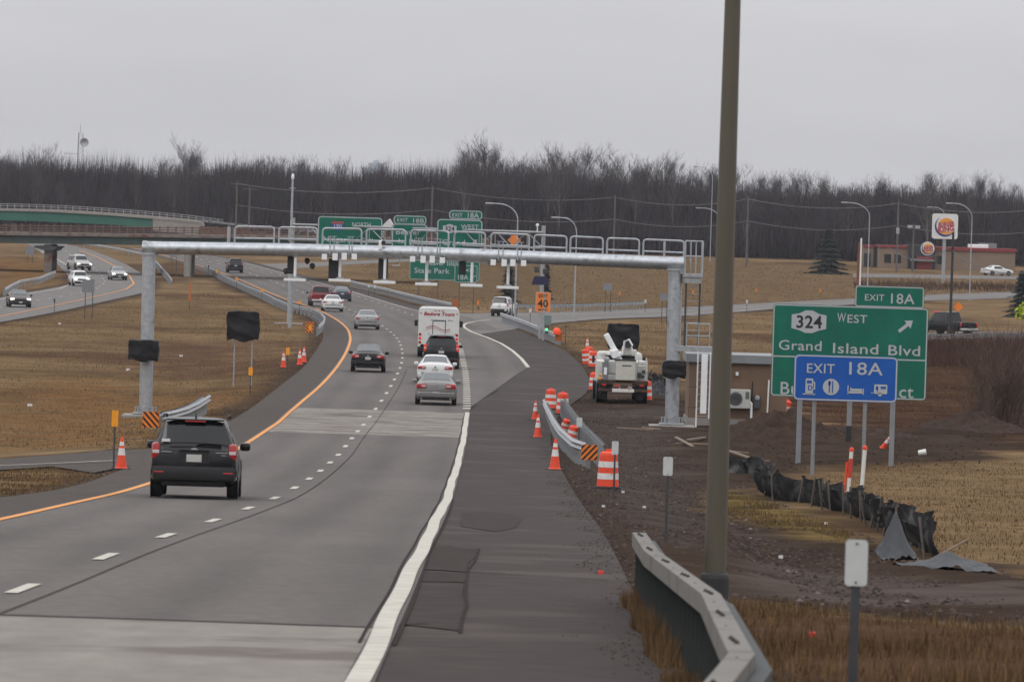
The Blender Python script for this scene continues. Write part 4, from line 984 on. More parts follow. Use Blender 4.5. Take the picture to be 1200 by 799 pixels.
for nm, b, xt, r in (('left', gl, 175, .275), ('right', gr, 792, .29)):
    top = g(xt, float(byx(xt)), 0 if nm == 'left' else 1); bot = b - gl
    MB().tube([bot, Vector((top.x, top.y, top.z - .24))], r, 24).build('column', galv, G, True)
    MB().tube([Vector((top.x, top.y, top.z - .3)), Vector((top.x, top.y, top.z - .2))], r + .09, 20).build('flange', galv_dull, G, True)
    MB().rbox((0, 0, .12), (1.05, 1.05, .06), .01).build('base_plate', galv_dull, G, loc=bot)
    f_ = MB().rbox((0, 0, -.08), (1.9, 1.9, .3), .04).build('footing', conc, G, loc=bot + Vector((0, 0, 0)))
    bl = MB().lathe([(.035, 0), (.035, .22), (.05, .22), (.05, .27)], 8).mesh('anchor_bolt', galv_dull)
    for k in range(8): link('anchor_bolt', bl, G, bot + Vector((.42 * math.cos(k * PI / 4), .42 * math.sin(k * PI / 4), .13)))
# hand rails along the top
def rail_panel(x0, x1, mids=(), h=None, nm='handrail'):
    a, b = gb(x0, 0, .12), gb(x1, 0, .12); H = .27 + .66; r = .042; c = .12; mb = MB(); d = (b - a)
    def P(t, z): return a + d * t + Vector((0, 0, z))
    tc_ = c / d.length
    pts = [P(0, -.05), P(0, H - c), P(tc_ * .3, H - c * .3), P(tc_, H), P(1 - tc_, H), P(1 - tc_ * .3, H - c * .3), P(1, H - c), P(1, -.05)]
    mb.tube(pts, r, 6); mb.tube([P(0, .27 + .18), P(1, .27 + .18)], r * .85, 6)
    for q in mids: mb.tube([P(q, .1), P(q, H)], .05, 6)
    mb.build(nm, galv, G, True)
for x0, x1 in ((274.5, 320.5), (326.5, 371), (377.5, 423), (429, 474.5), (481, 525), (532, 568), (575, 619.5), (625.5, 663.5), (668, 706), (711, 748.5)): rail_panel(x0, x1)
rail_panel(753.5, 801, (.52,))
MB().tube([gb(267.5, .2, .1), gb(267.5, .92, .1)], .07, 10).build('end_post', galv, G, True)
mb = MB()      # walkway behind the beam
a, b = gb(266, .16, .5), gb(800, .16, .5)
for p, q in zip([gb(x, .16, .52) for x in (266, 400, 484, 600, 700)], [gb(x, .16, .52) for x in (400, 484, 600, 700, 800)]):
    d = q - p; M = Matrix.Rotation(math.atan2(d.y, d.x), 3, 'Z') @ Matrix.Rotation(-math.asin(d.z / d.length), 3, 'Y'); mb.box((p + q) / 2, (d.length - .004, .62, .05), M=M)
mb.build('walkway', galv_dull, G)
# hanging light bars and black camera boxes
led = mat('white light bar cover', (.72, .73, .72), .3, 0, .05, 4)
for xb, ya in ((345.5, 328), (398, 328.5), (450.5, 330.8), (499.5, 333), (552.5, 334.5), (595, 337)):
    top = gb(xb + 1.2, -.25, 0); bot = g(xb, ya); t_ = Vector((top.x - .02, 0, 0)); L_ = top.z - bot.z
    MB().tube([top, Vector((bot.x, top.y, bot.z + .12))], .062, 8).build('arm', white_p, G, True)
    b_ = MB().rbox((0, 0, 0), (.92, .16, .12), .02).build('light_bar', led, G, loc=Vector((bot.x, top.y, bot.z)))
    MB().prism([(-.2, .06), (.2, .06), (.07, .16), (-.07, .16)], -.05, .05).build('bracket', galv_dull, b_)
    MB().rbox((0, 0, 0), (.2, .2, .1), .02).build('clamp', galv_dull, G, loc=top)
for xb, w_, y0_, y1_ in ((342, .36, 299, 321), (391, .42, 303, 327), (449, .4, 303, 327), (542, .3, 306, 322)):
    a = g(xb, (y0_ + y1_) / 2, None, .6); h_ = (y1_ - y0_) / 28.2
    MB().rbox((0, 0, 0), (w_, .5, h_), .04).build('camera_box', blk_plastic, G, loc=a); MB().box((0, 0, h_ / 2 + .15), (.08, .08, .4)).build('bracket', steel_dark, G, loc=a)
for xb, yb in ((360, 306), (366, 312), (335, 318)): MB().lathe([(.1, -.15), (.12, .1), (.05, .15)], 8, M=Matrix.Rotation(PI / 2.4, 3, 'X')).build('camera', blk_plastic, G, True, loc=g(xb, yb, None, .5))
for xb, yb in ((464, 311),): MB().rbox((0, 0, 0), (.35, .3, .05), .01).box((.15, 0, .15), (.03, .03, .3)).build('bracket', white_p, G, loc=g(xb, yb, None, .5))
cen = {0: [(380.5, 301, 0), (393, 301, 1), (403.7, 300.5, 1), (415.5, 300.8, 0)], 1: [(483.7, 303.5, 0), (496, 304, 1), (506.7, 304, 1), (518.5, 305, 0)], 2: [(578, 307.5, 0), (590.8, 308, 1), (601, 308, 1), (613.6, 308.4, 0)]}
for k, L4 in cen.items():
    for xb, yb, big in L4:
        p = g(xb, yb) + Vector((0, -.42, 0)); s = MB().rbox((0, 0, 0), (.22, .1, .29 if big else .24), .015).build('sensor', white_p, G, loc=p)
        MB().rbox((0, .1, -.02), (.16, .14, .2), .02).build('housing', blk_plastic, s)
    for xx in (L4[0][0] + 6.2, L4[1][0] - 1.5, L4[2][0] + 5.5, L4[3][0] - 3):
        t_ = gb(xx, .3, -.25); MB().tube([t_ + Vector((0, 0, .3)), t_ + Vector((0, 0, -.1)), t_ + Vector((.0, -.05, -.45))], .022, 6).box(t_ + Vector((0, 0, .3)), (.2, .03, .03)).build('bracket', galv_dull, G)
MB().rbox((0, 0, 0), (.16, .2, .38), .03).build('camera_box', white_p, G, loc=gb(446, .28, -.2)); MB().lathe([(.09, 0), (.09, .14), (.04, .18)], 10).build('camera', blk_plastic, G, True, loc=gb(449, .3, -.25))
# end platform with cage, ladder
pl = g(812, 323, 1); c0 = Vector((pl.x, pl.y + .1, pl.z))
MB().rbox((0, 0, 0), (.82, 1.0, .14), .01).build('platform', galv_dull, G, loc=c0 + Vector((0, 0, .0)))
MB().rbox((0, 0, -.12), (.7, .9, .3), .01).build('platform', galv_dull, G, loc=c0 + Vector((0, 0, -.05)))
mb = MB(); hw = .36
for z in (.8, 1.42): mb.tube([c0 + Vector((-hw, -.45, z)), c0 + Vector((hw, -.45, z)), c0 + Vector((hw, .45, z))], .03, 6)
for x_ in (-hw, -hw * .35, hw * .25, hw): mb.tube([c0 + Vector((x_, -.45, .07)), c0 + Vector((x_, -.45, 1.42))], .03 if abs(x_) < hw else .045, 6)
mb.tube([c0 + Vector((hw, .45, .07)), c0 + Vector((hw, .45, 1.42))], .03, 6); mb.build('handrail', galv, G, True)
lz1 = c0.z - .1
for i, x_ in enumerate((-.27, .3)): MB().tube([c0 + Vector((x_, -.3, -.1)), Vector((c0.x + x_, c0.y - .3, g(812, 406, 1).z))], .04, 6).build('ladder_rail', steel_dark, G, True)
rung = MB().tube([(-.27, 0, 0), (.3, 0, 0)], .018, 5).mesh('rung', galv_dull); zz = c0.z - .45
while zz > g(812, 400, 1).z: link('rung', rung, G, Vector((c0.x, c0.y - .3, zz))); zz -= .3
# lower platform and railing by the shed, white caged ladder
lp = g(818, 409, 1) + Vector((0, .2, 0))
MB().rbox((0, 0, 0), (1.75, 1.0, .22), .01).build('platform', galv_dull, G, loc=lp + Vector((-.1, 0, 0)))
mb = MB()
for z in (.55, 1.05): mb.tube([lp + Vector((-.5, -.45, z)), lp + Vector((.45, -.45, z)), lp + Vector((.45, .4, z))], .026, 6)
for x_ in (-.5, .0, .45): mb.tube([lp + Vector((x_, -.45, .1)), lp + Vector((x_, -.45, 1.05))], .026, 6)
mb.build('handrail', galv, G, True)
lx = g(824, 450, 1).x; ly = lp.y - .55; zt, zb = g(824, 412, 1).z, g(824, 490, 1).z
MB().rbox((0, 0, 0), (.26, .05, zt - zb - .3), .02).build('ladder_guard', white_p, G, loc=Vector((lx + .02, ly - .07, (zt + zb) / 2 + .05)))
for x_ in (-.26, .26): MB().tube([Vector((lx + x_, ly, zt)), Vector((lx + x_, ly, zb + (.0 if x_ > 0 else -.65)))], .03, 6).build('ladder_rail', white_p, G, True)
rung2 = MB().tube([(-.26, 0, 0), (.26, 0, 0)], .018, 5).mesh('rung', galv_dull); z = zb + .1
while z < zt: link('rung', rung2, G, Vector((lx, ly, z))); z += .3
for z in (zt - .5, zb + 1.3, zb + .45): MB().tube([Vector((lx - .62, ly - .02, z)), Vector((lx - .26, ly - .02, z))], .018, 5).build('bracket', steel_dark, G)

# bags over the signs
def bag(w, h, d, seed, n=14):
    R = random.Random(seed); bm = bmesh.new(); bmesh.ops.create_cube(bm, size=1); bmesh.ops.subdivide_edges(bm, edges=bm.edges[:], cuts=13, use_grid_fill=True)
    for v in bm.verts:
        x, y, z = v.co; f = 1 - .05 * abs(2 * z) ** 5; g_ = 1 - .04 * abs(2 * x) ** 6
        v.co = Vector((x * w * f, y * d * (1 - .3 * abs(2 * x) ** 4), z * h * g_))
        q = mnoise.noise_vector(Vector((x * 3 + seed, y * 3, z * 2.5))) * .028 * min(w, h) * 2; v.co += Vector((q.x, q.y * .8, q.z)); a_ = abs(mnoise.noise(Vector((x * 2.2 + z * 2 + seed, seed * 3, z * 1.2 - x)))); v.co.y -= (.22 * (1 - min(1, a_ * 3)) * .2 + .03 * mnoise.noise(Vector((x * 9, y, z * 9 + seed)))) * min(w, h) * (1 if y < 0 else -1) * .6
        if z < -.4: v.co.z -= .06 * h * math.sin(x * 9 + seed)
    mb = MB(); bm.verts.index_update(); mb.v = [tuple(v.co) for v in bm.verts]; mb.f = [tuple(q.index for q in f.verts) for f in bm.faces]; bm.free(); return mb
def covered_sign(x, y, w, h, Y, legs, label, d=.25, seed=1):
    c = at(x, y, Y)
    if legs:
        Y = hit(*legs[-1]).y; c = at(x, y, Y); b = [at(*q, Y) for q in legs]; zb = float(gz(c.x, Y)); o = thing('covered_sign', label, 'covered sign', (c.x, Y, zb))
        for q in b: MB().tube([(q.x - c.x, .1, -.1), (q.x - c.x, .1, c.z - zb)], .035, 6).build('post', galv_dull, o)
        bag(w, h, d, seed).build('cover', blk_tarp, o, True, loc=(0, 0, c.z - zb)); 
        MB().box((0, .03, 0), (w * .9, .02, h * .86)).build('sign_panel', grey_s, o, loc=(0, 0, c.z - zb))
    else:
        o = thing('covered_sign', label, 'covered sign', c); bag(w, h, d, seed).build('cover', blk_tarp, o, True)
        for s in (-1, 1): MB().tube([(s * w * .3, 0, -h * .42), (s * w * .28, -.03, -h * .56)], .02, 5).build('strap', white_p, o)
    return o
covered_sign(285, 382, 1.55, 1.38, 285, [(273.5, 447), (294, 452)], 'black covered sign on two thin legs on the median grass', .2, 1)
covered_sign(168.5, 410.5, 1.25, .85, 248.4, None, 'black wrapped box tied round the left gantry column', .75, 2)
covered_sign(790, 432.5, .98, .68, 245.8, None, 'black wrapped box tied round the right gantry column', .75, 3)
covered_sign(730.5, 394, 1.72, 1.35, 300, [(716, 440), (742, 440)], 'large black covered sign behind the bucket truck boom', .2, 4)

# ---------------------------------------------------------------- signs
def panel(o, w, h, m, r=.12, loc=(0, 0, 0), border=.045, inset=.03, bm_=None, name='panel', d=.03, lab=None):
    p = MB().prism(rrect(w, h, r), 0, d).build(name, m, o, loc=loc, label=lab)
    if border: ring(rrect(w - inset, h - inset, max(.02, r - inset / 2)), rrect(w - inset - 2 * border, h - inset - 2 * border, max(.015, r - inset / 2 - border)), -.004, 0.0005).build('border', bm_ or white_s, p)
    return p
def shield324(w, h, par, loc, s):
    P = [(-w / 2, h * .30), (-w * .28, h * .36), (-w * .1, h / 2), (w * .1, h / 2), (w * .28, h * .36), (w / 2, h * .30), (w / 2, -h * .30), (w * .28, -h * .38), (w * .1, -h / 2), (-w * .1, -h / 2), (-w * .28, -h * .38), (-w / 2, -h * .30)]
    q = MB().prism(P, -.010, -.001).build('route_shield', white_s, par, loc=loc)
    text('324', s, black_s, q, (0, -.0125, -s * .5), align='CENTER', weight=.03, ext=.002, sx=.98)
def arrow(par, loc, L_, m=white_s):
    P = [(-.5, -.09), (.12, -.09), (.12, -.28), (.5, 0), (.12, .28), (.12, .09), (-.5, .09)]; a = math.radians(40)
    P = [((x * math.cos(a) - z * math.sin(a)) * L_, (x * math.sin(a) + z * math.cos(a)) * L_) for x, z in P]
    MB().prism(P, -.008, -.001).build('arrow', m, par, loc=loc)
def textbox(s, x0, x1, y0, y1, Y, m, par, org, name='lettering', weight=.012):
    """Lettering whose capitals fill the picture box x0..x1, y0..y1 at distance Y (the sign face)."""
    a = at(x0, y1, Y); b = at(x1, y0, Y); h = abs(at(x0, y0, Y).z - a.z)
    t_ = text(s, h, m, par, (0, 0, 0), weight=weight, name=name)
    xs = [v.co.x for v in t_.data.vertices]; w0_ = max(xs) - min(xs); f_ = (b.x - a.x) / w0_; mn = min(xs)
    for v in t_.data.vertices: v.co.x = (v.co.x - mn) * f_
    t_.location = Vector((a.x, Y, a.z)) - org; return t_
# large green exit sign
Yg = 206.0; org = at(995, 413, Yg); org.z = float(gz(org.x, Yg)); S = thing('exit_sign', 'large green exit sign with route shield on tall posts at the right', 'road sign', org)
rollS = math.radians(-.4)
cg = at(995.5, 412.5, Yg); w = 5.36; h = 3.18
GP = panel(S, w, h, green_s, .13, cg - org, .04, .03)
gc = cg
for k in range(1, 4): MB().box((0, -.0005, -h / 2 + h * k / 4), (w - .1, .002, .008)).build('panel_seam', mat('panel seam', (.004, .06, .04), .6, 0, .1, 3), GP)
def T2(s, x0, x1, y0, y1, par=None, weight=.01, m=white_s, Y=Yg, pc=None):
    par = par or GP; pc = pc or gc; return textbox(s, x0, x1, y0, y1, Y - .008, m, par, pc, weight=weight)
dv = at(905, 416.5, Yg).z - gc.z; dv2 = at(1085, 423, Yg).z - gc.z
MB().box((0, -.003, (dv + dv2) / 2 + .0), (w - .06, .005, .045)).build('divider', white_s, GP)
shield324(1.2, .78, GP, at(948, 377, Yg) - gc + Vector((0, 0, 0)), .42)
T2('W', 981, 991.5, 366.5, 377); T2('EST', 993, 1016.5, 368.5, 378)
arrow(GP, at(1061.5, 382, Yg) - gc, .62)
T2('Grand', 912.5, 963, 398, 409.5); T2('Island', 976, 1029.5, 401.5, 413.5); T2('Blvd', 1041, 1078.5, 404, 416)
T2('Business District', 914.5, 1071, 447, 461.5)
tab = at(1042.5, 348, Yg + .0); TP = panel(S, 2.38, .74, green_s, .09, tab - org, .035, .025, name='exit_tab')
T2('EXIT', 1013.5, 1036.5, 344.5, 352, TP, pc=tab); T2('18A', 1044, 1072, 343.8, 355.5, TP, pc=tab)
for x, y in ((934.5, 551), (1043.5, 550), (994.5, 500)):
    bx_ = at(x, y, Yg + .3).x - org.x; zb = float(gz(bx_ + org.x, Yg + .3)) - org.z if x != 994.5 else at(x, 500, Yg).z - org.z
    MB().box((bx_, .12, (cg.z - org.z + 1.4 + zb) / 2), (.17, .10, cg.z - org.z + 1.4 - zb + .1)).build('post', mat('grey galvanised post', (.24, .25, .26), .6, .4, .15, 3), S)
pb = at(994.5, 505, Yg); MB().box((0, 0, -.1), (.2, .12, .55)).build('post_base', black_s, S, loc=pb - org + Vector((0, .1, 0)))
mb = MB()
for dz in (-1.2, 0, 1.2): mb.box((0, .055, dz), (w * .96, .04, .08))
mb.build('stringer', galv_dull, S, loc=cg - org)
# blue services sign
Yb = 190.0; org = at(991, 443, Yb); org.z = float(gz(org.x, Yb)); S = thing('services_sign', 'blue exit services sign with four pictograms in front of the green sign', 'road sign', org)
cb = at(991, 443.5, Yb); BPn = panel(S, 3.3, 1.46, blue_s, .16, cb - org, .045, .03)
def T3(s, *a): return T2(s, *a, par=BPn, Y=Yb, pc=cb)
T3('EXIT', 945.5, 978.5, 425.5, 436.5); T3('18A', 995, 1035, 424, 438.5)
k_ = Yb / F
def icon(name, x, y): return MB(), at(x, y, Yb) - cb + Vector((0, -.003, 0))
mb, l_ = icon('', 948.3, 452.5); mb.prism(rrect(.24, .5, .03, 2), -.008, 0).box((-.0, -.004, -.25), (.4, .008, .035)).prism([(.12, -.1), (.19, -.1), (.19, .12), (.12, .18), (.12, .13), (.15, .1), (.15, -.06), (.12, -.06)], -.008, 0); q = mb.build('fuel_pump_symbol', white_s, BPn, loc=l_)
MB().box((0, -.010, .14), (.16, .004, .1)).build('window', blue_s, q); text('D', .15, blue_s, q, (-.05, -.012, -.12), weight=.04, ext=.002)
mb, l_ = icon('', 973.8, 453.3); mb.lathe([(.26, -.0), (.26, .008)], 28, M=Matrix.Rotation(PI / 2, 3, 'X')); q = mb.build('plate_symbol', white_s, BPn, loc=l_)
MB().box((-.05, -.011, 0), (.035, .004, .38)).box((.05, -.011, 0), (.035, .004, .38)).box((-.05, -.011, .12), (.08, .004, .12)).build('cutlery_symbol', blue_s, q)
mb, l_ = icon('', 1002.5, 457.5); mb.box((-.24, -.004, .02), (.035, .008, .28)).box((.25, -.004, -.03), (.035, .008, .2)).box((0, -.004, -.06), (.5, .008, .06)).prism([(-.17, -.02), (.22, -.02), (.2, .06), (-.1, .06), (-.17, .1)], -.008, 0); mb.build('bed_symbol', white_s, BPn, loc=l_)
mb, l_ = icon('', 1032, 456); mb.prism(rrect(.42, .3, .03, 2), -.008, 0).box((-.25, -.004, -.13), (.12, .008, .02)); q = mb.build('camper_symbol', white_s, BPn, loc=l_)
MB().box((.08, -.011, .05), (.17, .004, .08)).box((-.12, -.011, .03), (.07, .004, .12)).box((-.1, -.011, -.02), (.02, .004, .2)).build('window', blue_s, q); MB().lathe([(.06, 0), (.06, .008)], 14, M=Matrix.Rotation(PI / 2, 3, 'X')).build('wheel_symbol', white_s, BPn, loc=l_ + Vector((-.02, 0, -.17)))
for x in (951.5, 1011):
    X_ = at(x, 568, Yb).x - org.x; zb = float(gz(X_ + org.x, Yb)) - org.z
    MB().tube([(X_, .11, zb - .1), (X_, .11, cb.z - org.z + .5)], .062 if x < 1000 else .062, 10).build('post', mat('grey galvanised post', (.24, .25, .26)), S, True)
# overhead sign truss beyond the gantry
p = hit(636, 397); Yt = p.y; qL = hit(343, 384)
org = p; S0 = thing('sign_truss', 'overhead lattice sign truss behind the gantry carrying green signs', 'sign structure', p)
YtL = Yt + 14
def tr(x, y, dy=0.): t_ = (x - 343) / (636 - 343); return at(x, y, YtL + (Yt - YtL) * t_ + dy) - org
zt0, zt1 = at(636, 272.5, Yt).z - org.z, at(636, 291, Yt).z - org.z
A0 = tr(343, 270); A1 = tr(637, 272)
chord = mat('pale truss steel', (.3, .31, .31), .5, .5, .15, 2)
for dy in (0, .9):
    for z in (zt0, zt1): MB().tube([Vector((A0.x, A0.y + dy, z)), Vector((A1.x, A1.y + dy, z))], .085, 8).build('chord', chord, S0, True)
br = MB(); n_ = 16
for k in range(n_):
    a = A0.lerp(A1, k / n_); b = A0.lerp(A1, (k + 1) / n_)
    for dy in (0, .9): br.tube([Vector((a.x, a.y + dy, zt0 if k % 2 else zt1)), Vector((b.x, b.y + dy, zt1 if k % 2 else zt0))], .04, 5, cap=False).tube([Vector((b.x, b.y + dy, zt1)), Vector((b.x, b.y + dy, zt0))], .035, 5, cap=False)
br.build('bracing', chord, S0)
for xx, zz_ in ((A1.x, 0), (A0.x, float(gz(A0.x + org.x, A0.y + org.y)) - org.z)):
    MB().tube([Vector((xx, (A1.y if xx == A1.x else A0.y) + .45, zz_ - .1)), Vector((xx, (A1.y if xx == A1.x else A0.y) + .45, zt0 + .5))], .15, 10).build('column', galv_dull, S0, True)
# walkway with small railing and lamps under the signs
def sign_over(cx, cy, x0, x1, y0, y1, label, tabx=None, items=(), arr=None, sh=None, dist=-.35):
    t_ = (cx - 343) / (636 - 343); Y = YtL + (Yt - YtL) * t_ + dist; c = at(cx, cy, Y); o = thing('overhead_sign', label, 'road sign', c)
    W_ = (x1 - x0) * Y / F; H_ = (y1 - y0) * Y / F; P_ = panel(o, W_, H_, green_s, .28, (0, 0, 0), .075, .05)
    for s, a, b, c_, d_, tb in items:
        if not tb: textbox(s, a, b, c_, d_, Y - .01, white_s, P_, c, weight=.02)
    if tabx:
        a, b, c_, d_ = tabx; tcn = at((a + b) / 2, (c_ + d_) / 2, Y); TP_ = panel(o, (b - a) * Y / F, (d_ - c_) * Y / F, green_s, .28, tcn - c, .07, .05, name='exit_tab')
        for s, a, b, c_, d_, tb in items:
            if tb: textbox(s, a, b, c_, d_, Y - .01, white_s, TP_, tcn, weight=.02)
    if arr: arrow(P_, at(arr[0], arr[1], Y) - c, arr[2])
    for s in (-.3, .3): MB().box((s * W_, .12, 0), (.1, .16, H_ * .96)).build('mount', galv_dull, o)
    return o, P_, c, Y
o, P_, c, Y = sign_over(410, 275, 372, 448, 254, 296, 'green overhead sign with an interstate shield, leftmost over the road', None, [('NORTH', 412.5, 434.5, 260.5, 265.5, 0), ('Niagara', 378.5, 411.5, 276.5, 283, 0), ('Falls', 423, 441.5, 279, 285, 0)])
s_ = Y / F * 1.0; SH = [(-7.6, 4.8), (7.6, 4.8), (7.0, -.5), (5, -4), (0, -7), (-5, -4), (-7.0, -.5)]
q = MB().prism([(x * s_, z * s_) for x, z in SH], -.008, -.001).build('route_shield', mat('interstate blue', (.015, .05, .25), .5, 0, .1, 3), P_, loc=at(395.5, 264.5, Y) - c)
MB().box((0, -.011, 3.6 * s_), (14.6 * s_, .004, 2.4 * s_)).build('shield_band', mat('interstate red', (.35, .06, .03), .5, 0, .1, 3), q); text('190', 4.6 * s_, white_s, q, (0, -.012, -2.8 * s_), align='CENTER', weight=.03, ext=.002)
sign_over(480, 278, 458, 500, 264.5, 296, 'green overhead sign under an exit tab, middle one over the road', (461, 500, 252.5, 263.5), [('EXIT', 465.5, 478, 255.5, 259.5, 1), ('18B', 484, 497, 256, 261, 1), ('Beaver', 464, 493, 268.5, 274.5, 0), ('Isl Pk', 467, 490, 279.5, 285, 0)])
o, P_, c, Y = sign_over(538.5, 277, 512, 565.5, 257, 297, 'green overhead sign with a white route shield, rightmost over the road', (526, 565.5, 246.5, 257.5), [('EXIT', 530, 542, 249.7, 254, 1), ('18A', 548, 561.5, 249.3, 255.3, 1), ('WEST', 540, 561, 263, 268, 0), ('Grand', 518, 545, 280.5, 287, 0)], (555.5, 284, .62))
shield324(16 * Y / F, 10.5 * Y / F, P_, at(527, 268, Y) - c, 5.2 * Y / F)
# small things standing on the truss
for x, y in ((629.5, 268),): MB().tube([(0, 0, 0), (0, 0, .5)], .05, 5).lathe([(.12, .5), (.12, .62), (.03, .68)], 8).build('beacon', white_p, S0, loc=tr(x, y + 5, 0) )
# ground signs beyond
def ground_sign(cx, cy, w_, h_, basey, label, m=green_s, texts=(), legs=(-.3, .3), r=.1, cat='road sign', border=.05, name='road_sign', pr=.06, legm=None, tw=.02, tcol=None, low=None, lrd=None):
    b = hit(cx, basey); Y = b.y; c = at(cx, cy, Y); o = thing(name, label, cat, b); W_ = w_ * Y / F; H_ = h_ * Y / F
    P_ = panel(o, W_, H_, m, r, c - b, border, .04)
    for s, x0, x1, y0, y1 in texts: textbox(s, x0, x1, y0, y1, Y - .008, tcol or white_s, P_, c, weight=tw)
    for l in legs:
        X_ = l * W_; MB().box((X_, .06, (c.z - b.z) / 2 + .1), (pr, pr, c.z - b.z + H_ * .7)).build('post', legm or steel_dark, o)
    return o, P_, c, Y
ground_sign(521, 317, 82, 23, 352, 'wide green state park sign on the bank below the gantry beam', green_s, [('Beaver Island', 500, 541, 305, 310.5), ('State Park', 485.5, 527, 313.5, 319.5)], (-.38, -.1), .2)
o, P_, c, Y = ground_sign(546, 321, 27, 20.5, 366, 'small square green exit sign at the gore below the gantry', green_s, [('Exit', 540, 556, 313.5, 318), ('18A', 536.5, 549, 322, 327.5)], (-.32, .3), .15); arrow(P_, at(556, 324, Y) - c, .3)
o, P_, c, Y = ground_sign(636.3, 354, 17.5, 23.5, 399.5, 'orange exit speed sign reading forty below a solar panel', orange_s, [('EXIT', 631.5, 641.5, 344.7, 348.3), ('40', 630, 642.3, 351, 359.5), ('M.P.H.', 631, 642, 361.5, 364)], (0,), .08, border=.03, pr=.14, legm=galv_dull, tcol=black_s, tw=.035)
MB().prism([(-.62, -.3), (.62, -.3), (.42, .32), (-.42, .32)], -.02, .03).build('solar_panel', mat('solar cells', (.02, .022, .06), .2, 0, .2, 6), o, loc=at(633, 329, Y) - o.location); MB().rbox((0, .1, 0), (.5, .3, .75), .04).build('battery_cabinet', mat('grey green cabinet', (.14, .2, .19), .6, 0, .1, 3), o, loc=at(642, 375, Y) - o.location); MB().rbox((.3, 0, 0), (.25, .2, .5), .04).build('controller', blk_plastic, o, loc=at(636, 386, Y) - o.location)
MB().lathe([(.05, -.05), (.12, 0), (.05, .06)], 10, M=Matrix.Rotation(PI / 2, 3, 'X')).build('indicator', mat('green indicator', (.1, .6, .3), .3, 0, .05, 3, emit=((.2, 1, .5), .6)), o, True, loc=at(640.5, 386.3, Y) - o.location + Vector((0, -.15, 0)))
for x, y in ((629, 316), (639, 318)): MB().rbox((0, 0, 0), (.35, .3, .4), .05).build('radar_unit', steel_dark, o, loc=at(x, y, Y) - o.location)
ground_sign(712, 336, 10.5, 8.5, 366, 'small grey sign seen from behind, left of the gantry column', grey_s, (), (-.3, .3), .03, border=0)
ground_sign(778, 348, 9.5, 8.5, 380, 'small grey sign seen from behind, touching the gantry column', grey_s, (), (-.3, .3), .03, border=0)
ground_sign(103.5, 335, 14.5, 15, 373, 'grey sign back on two posts in front of the white cars', grey_s, (), (-.3, .3), .03, border=0)
ground_sign(203.5, 299, 9, 6.5, 326, 'grey sign back on two posts beneath the overpass', grey_s, (), (-.3, .3), .03, border=0)
ground_sign(35, 294, 10, 9.5, 308, 'far grey sign back left of the overpass pier', grey_s, (), (-.3, .3), .03, border=0)
ground_sign(600, 280, 9, 9, 368, 'orange diamond warning sign seen through the gantry railing', orange_s, (), (0,), .03, border=0) if False else None
p = hit(600, 372); cz_ = at(599, 281.5, p.y).z - p.z; o = thing('warning_sign', 'orange diamond warning sign seen through the gantry railing', 'road sign', p)
MB().prism([(-.6, 0), (0, -.6), (.6, 0), (0, .6)], 0, .03).build('panel', orange_s, o, loc=(0, 0, cz_)); MB().box((0, .05, cz_ / 2), (.08, .05, cz_)).build('post', steel_dark, o)
for x, lab in ((1096, 'orange diamond sign back beside the black truck'),):
    p = hit(1122, 392); o = thing('warning_sign', lab, 'road sign', p); cz_ = at(1122, 359.5, p.y).z - p.z
    MB().prism([(-.42, 0), (0, -.42), (.42, 0), (0, .42)], 0, .03).build('panel', orange_s, o, loc=(0, 0, cz_)); MB().box((0, .05, cz_ / 2), (.06, .04, cz_)).build('post', steel_dark, o)

# ---------------------------------------------------------------- overpasses
def girder_line(pts, Y, z_of, depth, y0, y1): pass
Yo = 705.
def O(x, y, dy=0.): return at(x, y, Yo + dy)
o = thing('overpass_bridge', 'nearer overpass with rusty railing and dark green girders at the left', 'bridge', Vector((O(100, 300).x, Yo, float(gz(O(100, 300).x, Yo)))))
oo = o.location.copy(); xs = [-260, -120, 0, 120, 240, 340, 440, 545]
topy = lambda x: np.interp(x, [-260, 0, 180, 330, 440, 545], [270, 276.3, 279, 281, 282.5, 284.5])
gz_m = MB()
def slab(name, f0, f1, d0, d1, m, par, parts=1):
    mb = MB(); vs = []
    for x in xs:
        for f_ in (f0, f1):
            p = O(x, f_(x)) - oo; vs += [Vector((p.x, d0, p.z)), Vector((p.x, d1, p.z))]
    fs = []
    for i in range(len(xs) - 1):
        a = i * 4; b = a + 4; fs += [(a, b, b + 2, a + 2), (a + 1, a + 3, b + 3, b + 1), (a, a + 1, b + 1, b), (a + 2, b + 2, b + 3, a + 3)]
    fs += [(0, 2, 3, 1), (len(vs) - 4, len(vs) - 3, len(vs) - 1, len(vs) - 2)]; mb.add(vs, fs); return mb.build(name, m, par)
slab('deck', lambda x: topy(x) - 4.6, lambda x: topy(x) - .8, 0, 11, conc_rust, o)
slab('girder', lambda x: topy(x) - .7, lambda x: topy(x) + 8.6, .35, .75, gird, o)
for dd in (3.2, 6.2, 9.6): slab('girder', lambda x: topy(x) - .7, lambda x: topy(x) + 8.4, dd, dd + .35, gird, o)
for yy_ in (12.2, 9.4, 6.8): slab('rail', lambda x: topy(x) - yy_ - .55, lambda x: topy(x) - yy_ + .55, .1, .2, rust, o)
pme = MB().box((0, 0, .45), (.16, .2, 1.0)).mesh('post', rust); x = -250
while x < 545: p = O(x, topy(x) - 4.8) - oo; link('post', pme, o, (p.x, .25, p.z)); x += 9.5
for yy_ in (12.2, 9.0): slab('rail', lambda x: topy(x) - yy_ - .5, lambda x: topy(x) - yy_ + .5, 10.8, 10.9, rust, o)
